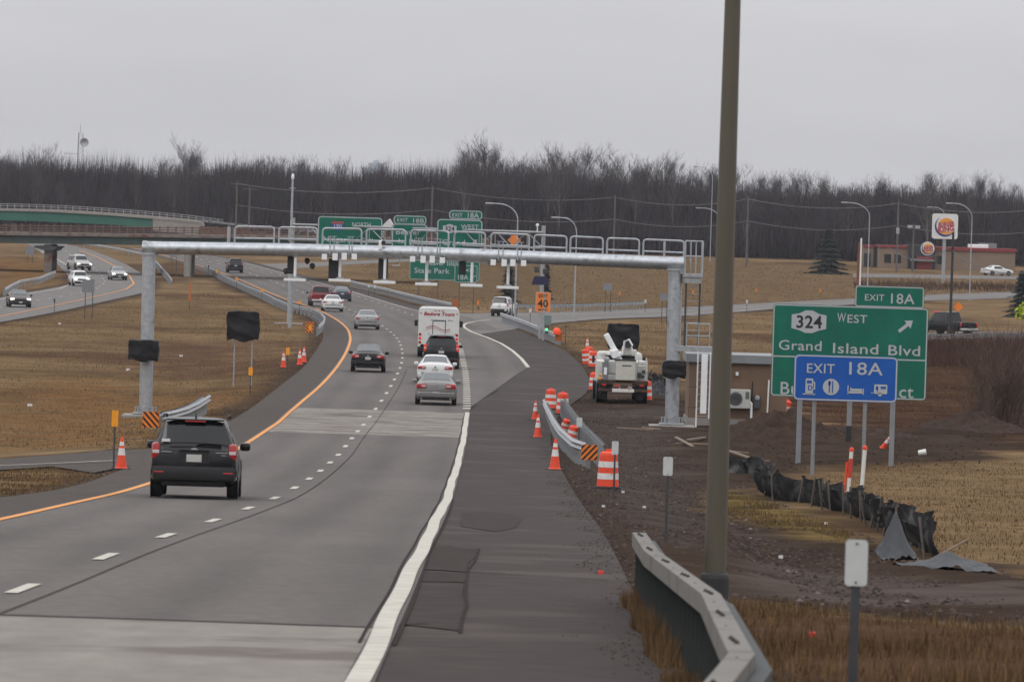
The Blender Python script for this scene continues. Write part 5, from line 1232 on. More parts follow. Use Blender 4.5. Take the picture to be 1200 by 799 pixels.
for x, wd in ((56, .92), (220, .85)):
    p = O(x, 288) - oo; zb = float(gz(p.x + oo.x, Yo)) - oo.z
    if x == 56:
        MB().rbox((0, 0, 0), (wd, 1.1, p.z - zb + .3), .06).build('pier', conc_rust, o, loc=(p.x, 1.2, (p.z + zb) / 2)); MB().rbox((0, 0, 0), (wd, 1.1, p.z - zb + .3), .06).build('pier', conc_rust, o, loc=(p.x, 8.5, (p.z + zb) / 2))
        MB().prism([(-1.6, .1), (1.2, .1), (.7, -.45), (-.6, -.35), (-1.6, -.1)], 0, 11).build('pier_cap', steel_dark, o, loc=(p.x, 0, p.z - .15))
    else:
        for dd in (1.0, 8.8): MB().lathe([(.44, 0), (.44, p.z - zb + .3)], 18).build('pier', conc, o, True, loc=(p.x, dd, zb))
        MB().rbox((0, 5.3, 0), (1.1, 10.6, .5), .05).build('pier_cap', conc, o, loc=(p.x, 0, p.z - .1))
# the bank on which it lands at the right, with its retaining wall
p = O(535, 292) - oo; MB().rbox((1.5, 5.5, -2.2), (4.5, 12.5, 5.2), .1).build('abutment', conc_rust, o, loc=(p.x, 0, p.z + .9))
# further overpass
Y2 = 940.; O2 = lambda x, y: at(x, y, Y2)
o = thing('overpass_bridge', 'further overpass with a bright green girder behind the rusty one', 'bridge', Vector((O2(100, 300).x, Y2, float(gz(O2(100, 300).x, Y2)))), 0)
oo2 = o.location.copy(); fT = lambda x: np.interp(x, [-260, 0, 60, 120, 180, 235, 262, 340], [244, 247, 248.5, 252, 256.5, 262, 266, 268]); fB = lambda x: np.interp(x, [-260, 0, 60, 120, 180, 235], [255, 257, 259, 262, 266, 270])
def slab2(name, f0, f1, x0, x1, d0, d1, m):
    X_ = np.linspace(x0, x1, 15); vs = []
    for x in X_:
        for f_ in (f0, f1): p = O2(x, f_(x)) - oo2; vs += [Vector((p.x, d0, p.z)), Vector((p.x, d1, p.z))]
    fs = []
    for i in range(14): a = i * 4; b = a + 4; fs += [(a, b, b + 2, a + 2), (a + 1, a + 3, b + 3, b + 1), (a, a + 1, b + 1, b), (a + 2, b + 2, b + 3, a + 3)]
    fs += [(0, 2, 3, 1), (len(vs) - 4, len(vs) - 3, len(vs) - 1, len(vs) - 2)]; return MB().add(vs, fs).build(name, m, o)
slab2('deck', lambda x: fT(x) - 3.2, lambda x: fT(x), -260, 235, 0, 10, conc); slab2('girder', lambda x: fT(x) + .1, lambda x: fB(x) + 1, -260, 178, .3, .7, gird2); slab2('girder', lambda x: fT(x) + .1, lambda x: fB(x), -260, 178, 8.8, 9.2, gird2)
slab2('abutment', lambda x: fT(x) + .1, lambda x: fT(x) + 14, 179, 236, .1, 9.8, conc); 
for k, q_ in enumerate((8.2, 5.9)): slab2('rail', lambda x: fT(x) - q_ - .35, lambda x: fT(x) - q_ + .35, -260, 262, .1, .2, galv_dull)
pm2 = MB().box((0, 0, .35), (.12, .12, .75)).mesh('post', galv_dull); x = -255
while x < 262: p = O2(x, fT(x) - 3.0) - oo2; link('post', pm2, o, (p.x, .28, p.z)); x += 8.5
x = -20       # pier of the far bridge, mostly hidden
for x in (16,): p = O2(x, 258) - oo2; MB().rbox((0, 4, -2), (1, 5, 4.2), .05).build('pier', conc_rust, o, loc=p)
# embankment with its guide rail that carries the road on to the right
emb = []
EX = np.linspace(225, 395, 12)
def emb_obj():
    X_ = np.linspace(236, 470, 40); vs = []; n_ = len(X_)
    topf = lambda x: np.interp(x, [180, 235, 300, 375, 440, 470], [264, 265, 272, 279, 288, 294])
    rowsY = [(Y2 - 16, None), (Y2 - 12, .4), (Y2 - 7, .85), (Y2 - 4, 1.), (Y2 + 14, 1.), (Y2 + 30, 0)]
    P_ = np.zeros((len(rowsY), n_, 3))
    for j, (Yq, t_) in enumerate(rowsY):
        for i, x in enumerate(X_):
            top = at(x, float(topf(x)), Y2); g0 = float(gz(top.x, Yq)) - .3; P_[j, i] = (top.x, Yq, g0 + (top.z - g0) * (t_ or 0) + .15 * math.sin(i * 2.1 + j))
    return P_
P_ = emb_obj(); cE = np.empty(P_.shape); cE[:] = BR * .9; gridobj('embankment', P_[..., 0], P_[..., 1], P_[..., 2], ground_m, cE)
guide_rail([at(x, float(np.interp(x, [235, 300, 375], [262.5, 269, 275])), Y2 - 6) for x in (236, 270, 300, 330, 375)], 'far pale guide rail on the embankment right of the green bridge', side=-1, step=4, h=.5)
# leaning bank under the right end of the rusty overpass
def bank():
    X_ = np.linspace(505, 660, 36); rows_ = [(640, 0), (690, .55), (722, .95), (738, 1.), (760, .9), (800, 0)]; P_ = np.zeros((len(rows_), len(X_), 3))
    for j, (Yq, t_) in enumerate(rows_):
        for i, x in enumerate(X_):
            q = at(x, 300, Yo); g0 = float(gz(q.x, Yq)) - .2; H_ = np.interp(x, [505, 545, 580, 620, 660], [0, 3.9, 3.6, 1.6, 0]) ; P_[j, i] = (q.x, Yq, g0 + H_ * t_ + .12 * math.sin(i * 1.7 + j * 2))
    return P_
P_ = bank(); cE = np.empty(P_.shape); cE[:] = GR * .8; gridobj('embankment', P_[..., 0], P_[..., 1], P_[..., 2], ground_m, cE)

# ---------------------------------------------------------------- buildings at the right, house, far tower
def bld(label, x0, x1, ytop, ybase, Y, depth, name='restaurant'):
    a = at(x0, ybase, Y); b = at(x1, ybase, Y); t_ = at((x0 + x1) / 2, ytop, Y); zb = float(gz((a.x + b.x) / 2, Y)); return thing(name, label, 'building', ((a.x + b.x) / 2, Y, zb)), b.x - a.x, t_.z - zb
o, W_, H_ = bld('beige building with red trim and a charcoal entrance tower', 1031, 1190, 290, 320, 905, 14)
s9 = 905 / F; X0 = o.location.x; xx = lambda x: at(x, 305, 905).x - X0; zz2 = lambda x, y: at(x, y, 905).z - o.location.z
MB().box(((xx(1031) + xx(1064)) / 2, 6, zz2(1047, 290) / 2), (xx(1064) - xx(1031), 12, zz2(1047, 290))).build('wall', beige, o); MB().box(((xx(1095) + xx(1190)) / 2, 7, zz2(1142, 292) / 2), (xx(1190) - xx(1095), 13, zz2(1142, 292))).build('wall', beige, o)
MB().box(((xx(1031) + xx(1064)) / 2, 5.9, zz2(1047, 288.8)), (xx(1064) - xx(1031) + .3, 12.3, .35)).build('fascia', redp, o); MB().box(((xx(1095) + xx(1190)) / 2, 6.9, zz2(1142, 292.4)), (xx(1190) - xx(1095) + .3, 13.3, .5)).build('fascia', redp, o)
MB().box(((xx(1063.5) + xx(1095.5)) / 2, 5.3, zz2(1079, 287) / 2), (xx(1095.5) - xx(1063.5), 12.5, zz2(1079, 287))).build('tower', char, o); MB().box(((xx(1066) + xx(1094)) / 2, -1.2, zz2(1080, 305)), (xx(1094) - xx(1066), 1.6, .25)).build('canopy', grey_s, o)
MB().box(((xx(1067) + xx(1073)) / 2, -1.02, 1.1), (xx(1073) - xx(1067), .1, 2.0)).build('door', glass_d, o); MB().box(((xx(1074) + xx(1092)) / 2, -1.05, 1.0), (xx(1092) - xx(1074), .12, 1.9)).build('entrance_wall', redp, o)
for k in range(1): MB().box((xx(1103 + k * 14.2), .48, 1.5), (1.2, .06, 1.2)).build('window', glass_d, o)
for x, w_ in ((1040, 1.), (1052, 1.)): MB().box((xx(x), -.03, 1.5), (w_, .06, 1.3)).build('window', glass_d, o)
MB().rbox((xx(1148), 4, zz2(1148, 290)), (3, 2.4, .9), .1).build('rooftop_unit', white_p, o); MB().box((xx(1160), 5, zz2(1160, 289)), (2.6, 2, 1.)).build('rooftop_unit', grey_s, o)
def bk_logo(par, loc, R_):
    cw = mat('logo white', (.62, .6, .56), .5, 0, .05, 2); cb_ = mat('logo blue', (.03, .04, .17), .5, 0, .1, 2); cy = mat('logo bun yellow', (.7, .3, .04), .5, 0, .1, 2); cr = mat('logo red', (.42, .025, .025), .5, 0, .1, 2)
    n_ = 26; arc = [(R_ * .92 * math.cos(t_), R_ * .92 * math.sin(t_)) for t_ in np.linspace(math.radians(120), math.radians(340), n_)]; arc2 = [(R_ * (.92 - .2 * math.sin(PI * i / (n_ - 1))) * math.cos(t_) + .0, R_ * (.92 - .2 * math.sin(PI * i / (n_ - 1))) * math.sin(t_)) for i, t_ in enumerate(np.linspace(math.radians(120), math.radians(340), n_))]
    for i in range(n_ - 1): pass
    mb = MB()
    for i in range(n_ - 1): mb.prism([arc[i], arc[i + 1], arc2[i + 1], arc2[i]], -.03, 0)
    mb.build('crescent', cb_, par, loc=loc)
    top = [(R_ * .66 * math.cos(t_) + R_ * .1, R_ * (.22 + .52 * math.sin(t_))) for t_ in np.linspace(.15, PI - .15, 14)]; bot = [(R_ * .6 * math.cos(t_) + R_ * .1, -R_ * (.42 + .3 * math.sin(t_))) for t_ in np.linspace(.15, PI - .15, 14)]
    MB().prism(top, -.03, 0).build('bun', cy, par, loc=loc); MB().prism(bot, -.03, 0).build('bun', cy, par, loc=loc)
    a = math.radians(8); t1 = text('BURGER', R_ * .36, cr, par, Vector(loc) + Vector((R_ * .12, -.04, R_ * .02)), align='CENTER', weight=.05, ext=.01); t2 = text('KING', R_ * .46, cr, par, Vector(loc) + Vector((R_ * .12, -.04, -R_ * .45)), align='CENTER', weight=.06, ext=.01)
    for t_, Wd in ((t1, 1.42), (t2, 1.42)):
        xs_ = [v.co.x for v in t_.data.vertices]; f_ = Wd * R_ / (max(xs_) - min(xs_))
        for v in t_.data.vertices: v.co.x *= f_
        t_.rotation_euler = (0, -a, 0)
q = MB().lathe([(1.05, 0), (1.05, .12)], 26, M=Matrix.Rotation(PI / 2, 3, 'X')).build('wall_sign', mat('logo white', (.62, .6, .56)), o, loc=(xx(1086), -1.0, zz2(1086, 291.3))); bk_logo(q, (0, -.13, 0), 1.0)
o, W_, H_ = bld('small beige outbuilding with a dark door at the left of the restaurant', 1011, 1031, 288.5, 318, 912, 8, 'outbuilding')
MB().box((-W_ * .2, 3, H_ / 2), (W_ * .6, 6, H_)).build('wall', beige, o); MB().box((W_ * .3, 3.2, H_ / 2), (W_ * .395, 6, H_ * .96)).build('recess', char, o); MB().box((-W_ * .2, 2.95, H_), (W_ * .62, 6.2, .4)).build('fascia', redp, o); MB().box((-W_ * .25, -.03, 1.1), (1.0, .06, 2.0)).build('door', char, o)
# round restaurant sign on its pole
Yk = 800.; c = at(1107.5, 265.3, Yk); zb = float(gz(c.x, Yk)); o = thing('restaurant_sign', 'white square restaurant sign with an orange bun logo on a tall pole', 'sign', (c.x, Yk, zb))
hh = c.z - zb; w_ = 30 * Yk / F; P_ = MB().prism(rrect(w_, 29.5 * Yk / F, .35), 0, .5).build('panel', mat('sign panel white', (.66, .66, .64), .4, 0, .05, 1), o, loc=(0, 0, hh)); P_.rotation_euler = (0, 0, 0)
bk_logo(P_, (.0, -.02, 0), w_ * .44); MB().tube([(-.0, .3, 0), (-.0, .3, hh)], .22, 10).build('pole', galv_dull, o, True)
# house roof and far tower block
c = at(454, 275, 860); zb = float(gz(c.x, 860)); o = thing('house', 'white gabled house peeking between the left two overhead signs', 'house', (c.x, 860, zb)); s_ = 860 / F
ht = at(454, 256.5, 860).z - zb; he = at(454, 266, 860).z - zb
MB().box((0, 4, he / 2), (13 * s_, 8, he)).build('wall', mat('pale house siding', (.4, .4, .39), .8, 0, .08, 1), o); MB().prism([(-7.5 * s_, he), (1.5 * s_, ht), (7.5 * s_, he)], -.1, 8.1).build('gable', mat('white gable', (.58, .58, .57), .7, 0, .05, 1), o); MB().box((0, -.03, 3.4), (1, .06, 1.2)).build('window', glass_d, o)
c = at(440, 197, 2600); zb = float(base(c.x, 2600)); o = thing('tower_block', 'faint pale blue building far away above the wood', 'building', (c.x, 2600, zb))
h_ = at(440, 191, 2600).z - zb; fb = mat('far pale facade', (.4, .46, .52), .8, 0, .05, .05); MB().box((0, 0, h_ / 2), (6, 8, h_)).box((-4.5, 0, h_ / 2 - 1), (2.8, 8, h_ - 2)).build('wall', fb, o); MB().box((0, 0, h_ + .6), (2, 3, 1.2)).build('penthouse', fb, o)

# ---------------------------------------------------------------- shed by the right gantry column
Ys = 250.; a = at(806, 500, Ys); b = at(921, 500, Ys); xw = b.x - a.x; zb = min(float(gz(a.x, Ys)), float(gz(b.x, Ys))); c0 = Vector(((a.x + b.x) / 2, Ys, zb)); o = thing('equipment_shed', 'brown equipment shed with a flat grey roof behind the gantry column', 'shed', c0)
ht = at(870, 424.5, Ys).z - zb; X_ = lambda x: at(x, 460, Ys).x - c0.x; Zq = lambda x, y: at(x, y, Ys).z - zb
MB().box((0, 2.5, ht / 2), (xw, 5, ht)).build('wall', tan_wall, o); MB().box((0, 2.45, ht + .13), (xw + .3, 5.3, .34)).build('roof', shed_roof, o); MB().box((0, 2.4, ht + .02), (xw + .2, 5.15, .12)).build('roof_shadow_strip', mat('painted roof shadow strip', (.12, .12, .12), .7, 0, .1, 2), o)  # last box: dark strip under the roof edge, a shadow put in as colour
MB().box((0, 2.45, .15), (xw + .12, 5.1, .3)).build('plinth', conc, o)
MB().rbox((0, -.03, 0), (.12, .12, .16), .02).build('wall_lamp', white_p, o, loc=(X_(863), -.05, Zq(863, 438)))
mb = MB(); ac = MB().rbox((0, 0, 0), (.98, .34, .8), .03).build('air_conditioner', mat('off white metal', (.5, .5, .46), .5, 0, .06, 4), o, loc=(X_(865.5), -.2, Zq(865.5, 467)))
MB().lathe([(.29, 0), (.29, .02), (.25, .02), (.25, .0)], 24, M=Matrix.Rotation(PI / 2, 3, 'X')).build('fan_grille', mat('dark grille', (.12, .12, .12), .6, 0, .1, 5), ac, loc=(-.13, -.17, 0)); MB().box((.36, -.172, .15), (.16, .01, .3)).build('vent', mat('dark grille', (.12, .12, .12)), ac)
for k in range(5): MB().lathe([(.05 + k * .045, 0), (.058 + k * .045, .012), (.066 + k * .045, 0)], 24, M=Matrix.Rotation(PI / 2, 3, 'X')).build('grille_ring', galv_dull, ac, loc=(-.13, -.192, 0))
MB().rbox((0, 0, 0), (.26, .18, .55), .03).build('meter_box', mat('dark grey meter box', (.07, .075, .08), .5, .2, .15, 4), o, loc=(X_(887.5), -.1, Zq(887.5, 471))); MB().lathe([(.11, 0), (.1, .1), (.02, .12)], 14, M=Matrix.Rotation(PI / 2, 3, 'X')).build('meter', galv_dull, o, True, loc=(X_(887.5), -.15, Zq(887.5, 466)))
MB().tube([(X_(878), -.3, Zq(878, 470)), (X_(880.5), -.3, Zq(880.5, 472)), (X_(881), -.3, Zq(881, 498))], .05, 8).build('pipe', white_p, o, True); MB().tube([(X_(900.5), -.15, Zq(900.5, 445)), (X_(899.5), -.15, Zq(899.5, 494))], .035, 6).build('pipe', white_p, o, True); MB().tube([(X_(881.5), -.05, Zq(881.5, 447)), (X_(881.5), -.05, Zq(881.5, 470))], .02, 6).build('conduit', black_s, o)
for x, y, l, w_, d_ in ((744, 503.5, 'long pale board lying on the gravel in front of the bucket truck', 1.5, .14), (763, 503, 'shorter pale board overlapping the long one on the gravel', .8, .14), (812, 521, 'broken board leaning at the foot of the gantry column', 1.3, .12), (858, 530, 'reddish board across the mud right of the big dark pole', 1.2, .1), (885, 541, 'pale board above the silt fence', 1.1, .1)):
    p = hit(x, y); ob = MB().rbox((0, 0, .04), (w_, d_, .05), .006).build('board', wood, None, loc=p); ob.rotation_euler = (rnd.uniform(-.1, .1), rnd.uniform(-.08, .08), rnd.uniform(-.5, .3)); tag(ob, l, 'board')

for (xa, ya), (xb, yb), l in (((792, 516), (812, 527), 'pale broken timber lying left of the big dark pole below the gantry column'), ((848, 530), (889, 544), 'long pale timber running down to the bunched silt fence'), ((806, 519), (826, 516), 'short reddish timber by the concrete footing of the gantry')):
    pa, pb = hit(xa, ya), hit(xb, yb); d = pb - pa; ob = MB().rbox((0, 0, 0), (d.length, .12, .06), .008, M=d.to_track_quat('X', 'Z').to_matrix()).build('timber', wood, None, loc=(pa + pb) / 2 + Vector((0, 0, .12))); tag(ob, l, 'timber')
# ---------------------------------------------------------------- dirt piles, silt fence, pipes, litter
def heap(x, y, w_, d_, h_, label, seed, m=None):
    p = hit(x, y); n_ = 80; P_ = np.zeros((n_, n_, 3)); u = np.linspace(-1, 1, n_); U_, V_ = np.meshgrid(u, u)
    r_ = np.sqrt(U_ ** 2 + V_ ** 2); H_ = h_ * np.maximum(0, 1 - r_ ** 1.4) * (1 + .9 * fbm(U_ * 4 + seed, V_ * 4, 4)) + .16 * fbm(U_ * 11 + seed, V_ * 11, 4) * (r_ < .97) - .06 * (r_ > .95)
    o = gridobj('dirt_pile', U_ * w_ / 2, V_ * d_ / 2, H_, m or mat('dark lumpy soil', (.04, .025, .018), .95, 0, .35, 1.6, bump=.05, spec=.1), None, None); o.location = p + Vector((0, 0, -.05)); tag(o, label, 'dirt pile'); return o
heap(912, 515, 5.2, 9, 1.0, 'dark dirt pile in front of the shed with a tilted drum on it', 1); heap(960, 517, 4.2, 6, .5, 'low dark soil heap behind the posts of the blue sign', 2); heap(1140, 503, 5, 10, .6, 'dark soil and roots mound under the bare shrub', 3)
heap(772, 463, 2.0, 4, .55, 'black lumpy heap between the truck and the gantry column', 4, blk_tarp); heap(1010, 510, 5, 9, .3, 'flat spread of dark soil behind the large green sign', 5)
sf_m = mat('black silt fence fabric', (.016, .017, .018), .75, 0, .3, 3, spec=.3, dirt=((.075, .072, .07), 1.6, .55)); 
def silt(pts, label, h_=.75, seed=1, sag=.3):
    P_ = [hit(x, y) for x, y in pts]; org = P_[0].copy(); o = thing('silt_fence', label, 'silt fence', org); R = random.Random(seed); S_ = [0]
    for a, b in zip(P_[:-1], P_[1:]): S_.append(S_[-1] + (b - a).length)
    def ev(s): i = max(0, min(len(P_) - 2, int(np.searchsorted(S_, s)) - 1)); t_ = (s - S_[i]) / (S_[i + 1] - S_[i]); return P_[i].lerp(P_[i + 1], t_), (P_[i + 1] - P_[i]).normalized()
    stake = MB().box((0, 0, h_ * .5), (.035, .035, h_ * 1.1)).mesh('stake', mat('grey timber stake', (.1, .085, .075), .9, 0, .3, 5)); st = []; s = 0
    while s < S_[-1]: st.append(s); s += R.uniform(2.2, 4.2)
    lean_ = []
    for s in st:
        p, d = ev(s); q = link('stake', stake, o, p - org + Vector((.02, .12, -.05)), rz=R.random()); q.rotation_euler = (R.uniform(-.2, .2), R.uniform(-.22, .22), R.random())
    N = int(S_[-1] / .08); rows_ = 7; vs = []
    for k in range(N + 1):
        s = S_[-1] * k / N; p, d = ev(s); nr = Vector((d.y, -d.x, 0)); j = max(0, int(np.searchsorted(st, s)) - 1); s0 = st[j]; s1 = st[j + 1] if j + 1 < len(st) else S_[-1] + .01; t_ = (s - s0) / (s1 - s0)
        top = h_ * (1 - (sag + .9 * (mnoise.noise((j * 3.1, seed, 0)) + .35)) * math.sin(PI * t_) ** 1.2 * .55); 
        for r in range(rows_):
            f_ = r / (rows_ - 1); w_ = mnoise.noise((s * .7, 0, seed + 5)) * .5 * f_ + mnoise.noise((s * .5, f_ * .5, seed)) * .3 * (1 - .4 * f_) + abs(mnoise.noise((s * 2.2 + f_ * .8, f_ * .6, seed))) * .26 + mnoise.noise((s * 6 - f_ * 2, f_ * 1.5, seed)) * .07
            vs.append(p - org + nr * (w_ + .05 + .25 * (1 - f_) ** 3) + Vector((0, 0, top * f_ + .0)))
    MB().add(vs, [(k * rows_ + r, k * rows_ + r + 1, (k + 1) * rows_ + r + 1, (k + 1) * rows_ + r) for k in range(N) for r in range(rows_ - 1)]).build('fabric', sf_m, o, True)
silt([(1083, 655), (1070, 646), (1052, 640), (1035, 628), (1012, 614), (985, 603), (958, 596), (930, 589), (905, 587), (886, 580)], 'sagging black silt fence running from the big green sign to the mud', .74, 1)
silt([(852, 556), (868, 557), (880, 556), (893, 558), (903, 565), (906, 574)], 'short bunched end of silt fence beside the big dark pole', .62, 2, .4)
silt([(744, 440), (760, 447), (772, 450), (784, 455)], 'black fabric scrap fence between the truck and the gantry column', .6, 3, .5)
def tarp(x, y, w_, d_, h_, label, seed, rz=0., peak=(0, 0)):
    p = hit(x, y); n_ = 26; U_, V_ = np.meshgrid(np.linspace(-1, 1, n_), np.linspace(-1, 1, n_)); r_ = np.abs(U_ - peak[0]) ; H_ = h_ * np.maximum(0, 1 - np.hypot(U_ - peak[0], V_ - peak[1]) * .9) ** 1.3 + .12 * np.abs(fbm(U_ * 2 + seed, V_ * 2, 3)) + .10 * h_ * np.abs(fbm(U_ * 5 + V_ * 3 + seed, V_ * 2, 3)) + .02
    o = gridobj('fallen_fabric', U_ * w_ / 2 * (1 + .2 * fbm(U_ + seed, V_, 2)), V_ * d_ / 2, H_, mat('grey black fabric', (.045, .048, .052), .7, 0, .25, 2), None, None); o.location = p; o.rotation_euler[2] = rz; tag(o, label, 'fabric')
tarp(1051, 657, .62, 1.0, .78, 'grey pointed flap of silt fabric hanging at the near fence end', 1, .1, (.0, .5)); tarp(1110, 668, 1.35, 1.6, .22, 'crumpled dark fabric lying on the grass beyond the fence end', 2, .2)
p = hit(1115, 660); ob = MB().tube([(-.35, 0, .05), (.3, .3, .4)], .02, 6).build('stick', wood, None, loc=p); tag(ob, 'thin stick leaning out of the crumpled fabric', 'stick')
for x, y, H_, l, rd_ in ((994, 576, 1.15, 'white plastic pipe with a red cap, left of the pair by the fence', 1), (1009, 582, 1.3, 'plain white plastic pipe with a red cap, right of the pair', 0)):
    p = hit(x, y); o = thing('plastic_pipe', l, 'pipe', p); o.rotation_euler = (0, .05, 0); MB().tube([(0, 0, -.1), (0, 0, H_)], .055, 10).build('pipe', mat('white plastic', (.62, .62, .58), .45, 0, .08, 5), o, True); MB().lathe([(.062, 0), (.075, .04), (.05, .1), (.01, .12)], 10).build('cap', orange_p, o, True, loc=(0, 0, H_))
    if rd_: MB().tube([(0, 0, .4), (0, 0, .95)], .061, 10).build('sleeve', mat('red sleeve', (.5, .04, .02), .5, 0, .15, 5), o, True); MB().tube([(-.12, 0, -.1), (-.1, 0, .85)], .03, 6).build('stake', orange_p, o)
p = hit(1076, 534); ob = MB().lathe([(.10, 0), (.12, .28), (.125, .28), (.11, .29), (.09, .02)], 14, M=Matrix.Rotation(1.4, 3, 'Y')).build('bucket', mat('white plastic', (.62, .62, .58)), None, True, loc=p + Vector((0, 0, .1))); tag(ob, 'white bucket lying on its side on the mud', 'bucket')
lit = [(742, 571, 'orange flag scrap on'), ] 
wm = mat('pale litter', (.6, .6, .58), .6, 0, .1, 6); rm = mat('red litter', (.6, .05, .03), .6, 0, .1, 6)
for i, (x, y, m_, l) in enumerate(((150, 434, wm, 'white scrap of paper on the median grass below the wrapped column box'), (212, 418, wm, 'small white litter on the median right of the left gantry column'), (35, 476, wm, 'pale crumpled litter near the left edge of the median'), (70, 380, wm, 'white litter close to the left roadway shoulder'), (730, 578, wm, 'white pebble sized litter on the gravel right of the largest drum'), (915, 655, wm, 'bright white scrap on the dirt left of the nearest reflector'), (704, 674, rm, 'red scrap on the shoulder by the barrier end'), (952, 748, rm, 'red scrap among the weeds left of the nearest reflector post'), (825, 780, rm, 'orange red scrap in the weeds beside the barrier'), (707, 595, wm, 'white stone at the shoulder edge'), (968, 615, wm, 'small white scrap in front of the silt fence'), (755, 596, wm, 'white speck of litter on the dark gravel'))):
    p = hit(x, y); b_ = bag(.16, .1, .14, i + 20); 
    ob = b_.build('litter', m_, None, True, loc=p + Vector((0, 0, .04))); k = .45 if y > 560 else 1.3; ob.scale = (k, k, k); tag(ob, l, 'litter')
# ---------------------------------------------------------------- vehicles
def paint(name, col, rough=.3, metal=.0): return mat(name + ' car paint', col, rough, metal, .06, 2, coat=.1, spec=.3 if max(col) < .05 else .5, dirt=(tuple(c * .8 + .006 for c in col), 1.5, .62))
plate_m = mat('licence plate', (.42, .42, .38), .5, 0, .1, 20); chrome = mat('chrome trim', (.5, .5, .5), .2, .9, .1, 5); trim = mat('black trim', (.008, .008, .009), .7, 0, .15, 6)
lamp_on = mat('lit headlight', (.8, .8, .78), .2, 0, .05, 5, emit=((1, .96, .88), 2.2)); lamp_off = mat('headlight glass', (.4, .42, .44), .12, 0, .1, 5); rim_m = mat('alloy wheel', (.3, .3, .31), .4, .6, .15, 6)
glass_l = mat('sky reflecting rear glass', (.05, .06, .065), .08, 0, .1, 2, spec=.9)
def cr(p, t):
    n = len(p); x = t * (n - 1); i = min(n - 2, max(0, int(x))); f = x - i; a, b, c, d = p[max(0, i - 1)], p[i], p[i + 1], p[min(n - 1, i + 2)]
    return tuple(.5 * (2 * q + (r - o) * f + (2 * o - 5 * q + 4 * r - s) * f * f + (-o + 3 * q - 3 * r + s) * f ** 3) for o, q, r, s in zip(a, b, c, d))
def lin(p, t):
    x = t * (len(p) - 1); i = min(len(p) - 2, max(0, int(x))); f = x - i; return tuple(a + (b - a) * f for a, b in zip(p[i], p[i + 1]))
class Car:
    """Lofted body. stations: (y, z_bottom, z_mid, z_belt, z_roof, half width, half belt width, half roof width), rear to front."""
    def __init__(s, st): s.st = st; s.n = len(st) - 1
    def ringpt(s, u, v):           # u station number, v in -6..6 round the section
        y, zb, zm, zt, zr, w, wb, wr = (cr if False else lin)(s.st, u / s.n)
        k = [(0, zr + .02), (wr * .6, zr + .012), (wr * .9, zr - .02), (wr, zr - .07 * min(1, max(0, (zr - zt)) / .2)), (wb, zt), (w, zm), (w * .985, zb + .12), (w * .88, zb)]
        a = abs(v); x, z = cr(k, a / 6 * (len(k) - 1) / (len(k) - 1)); return Vector((x * (1 if v >= 0 else -1), y, z))
    def body(s, m, par, name='body', nu=5, nv=28):
        US = np.linspace(0, s.n, s.n * nu + 1); VS = np.linspace(-6, 6, nv + 1); vs = [s.ringpt(u, v) for u in US for v in VS]; c = nv + 1
        fs = [(i * c + j, i * c + j + 1, (i + 1) * c + j + 1, (i + 1) * c + j) for i in range(len(US) - 1) for j in range(nv)]
        fs += [tuple(range(c)), tuple(reversed(range((len(US) - 1) * c, len(US) * c)))]
        for i in range(len(US) - 1): fs.append((i * c, (i + 1) * c, (i + 1) * c + nv, i * c + nv))
        return MB().add(vs, fs).build(name, m, par, True)
    def patch(s, u0, u1, v0, v1, m, par, name, off=.012, n=6, round_=.0):
        vs = []; 
        for i in range(n + 1):
            for j in range(n + 1):
                u = u0 + (u1 - u0) * i / n; v = v0 + (v1 - v0) * j / n; e = .02
                p = s.ringpt(u, v); du = s.ringpt(min(s.n, u + e), v) - s.ringpt(max(0, u - e), v); dv = s.ringpt(u, min(6, v + e)) - s.ringpt(u, max(-6, v - e)); nr = dv.cross(du)
                if nr.length > 1e-9: nr.normalize()
                if nr.dot(p - Vector((0, s.st[s.n // 2][0], .7))) < 0: nr = -nr
                vs.append(p + nr * off)
        c = n + 1; back = [Vector(v) - Vector((0, 0, 0)) for v in vs]
        return MB().add(vs, [(i * c + j, i * c + j + 1, (i + 1) * c + j + 1, (i + 1) * c + j) for i in range(n) for j in range(n)]).build(name, m, par, True)
def wheels(par, ys, w, r, tw=.21):
    t_ = MB().lathe([(r * .6, -tw / 2), (r * .93, -tw / 2), (r, -tw * .35), (r, tw * .35), (r * .93, tw / 2), (r * .6, tw / 2)], 28, M=Matrix.Rotation(PI / 2, 3, 'Y')).mesh('tyre', rubber, True)
    rm = MB().lathe([(r * .6, -.03), (r * .58, .03), (r * .2, .01), (r * .1, .03)], 20, M=Matrix.Rotation(PI / 2, 3, 'Y')).mesh('rim', rim_m, True)
    arch = MB().lathe([(r * 1.14, -.01), (r * 1.14, .01)], 28, M=Matrix.Rotation(PI / 2, 3, 'Y')).mesh('wheel_arch', trim)
    for y in ys:
        for sx in (-1, 1):
            link('wheel_arch', arch, par, (sx * (w - .005), y, r + .02)); q = link('wheel', t_, par, (sx * (w - tw / 2 + .012), y, r)); link('rim', rm, q, (sx * tw * .38, 0, 0), rz=0 if sx > 0 else PI)
def place(o, x, y, ya, ang=None, line=None, wheel_y=None, flip=False):
    p = hit(x, y)
    if ang is None:
        a, b = line(p.y - 8), line(p.y + 14); ang = -math.atan2(float(b - a), 22)
    o.rotation_euler[2] = ang + (PI if flip else 0)
    d = Vector((-math.sin(o.rotation_euler[2]), math.cos(o.rotation_euler[2]), 0)); q = p - d * ya
    zA, zB = float(gz(q.x, q.y)), float(gz(q.x + d.x * 4, q.y + d.y * 4)); q.z = zA + .045; o.location = q; o.rotation_euler[0] = math.atan2(zB - zA, 4)
    return o
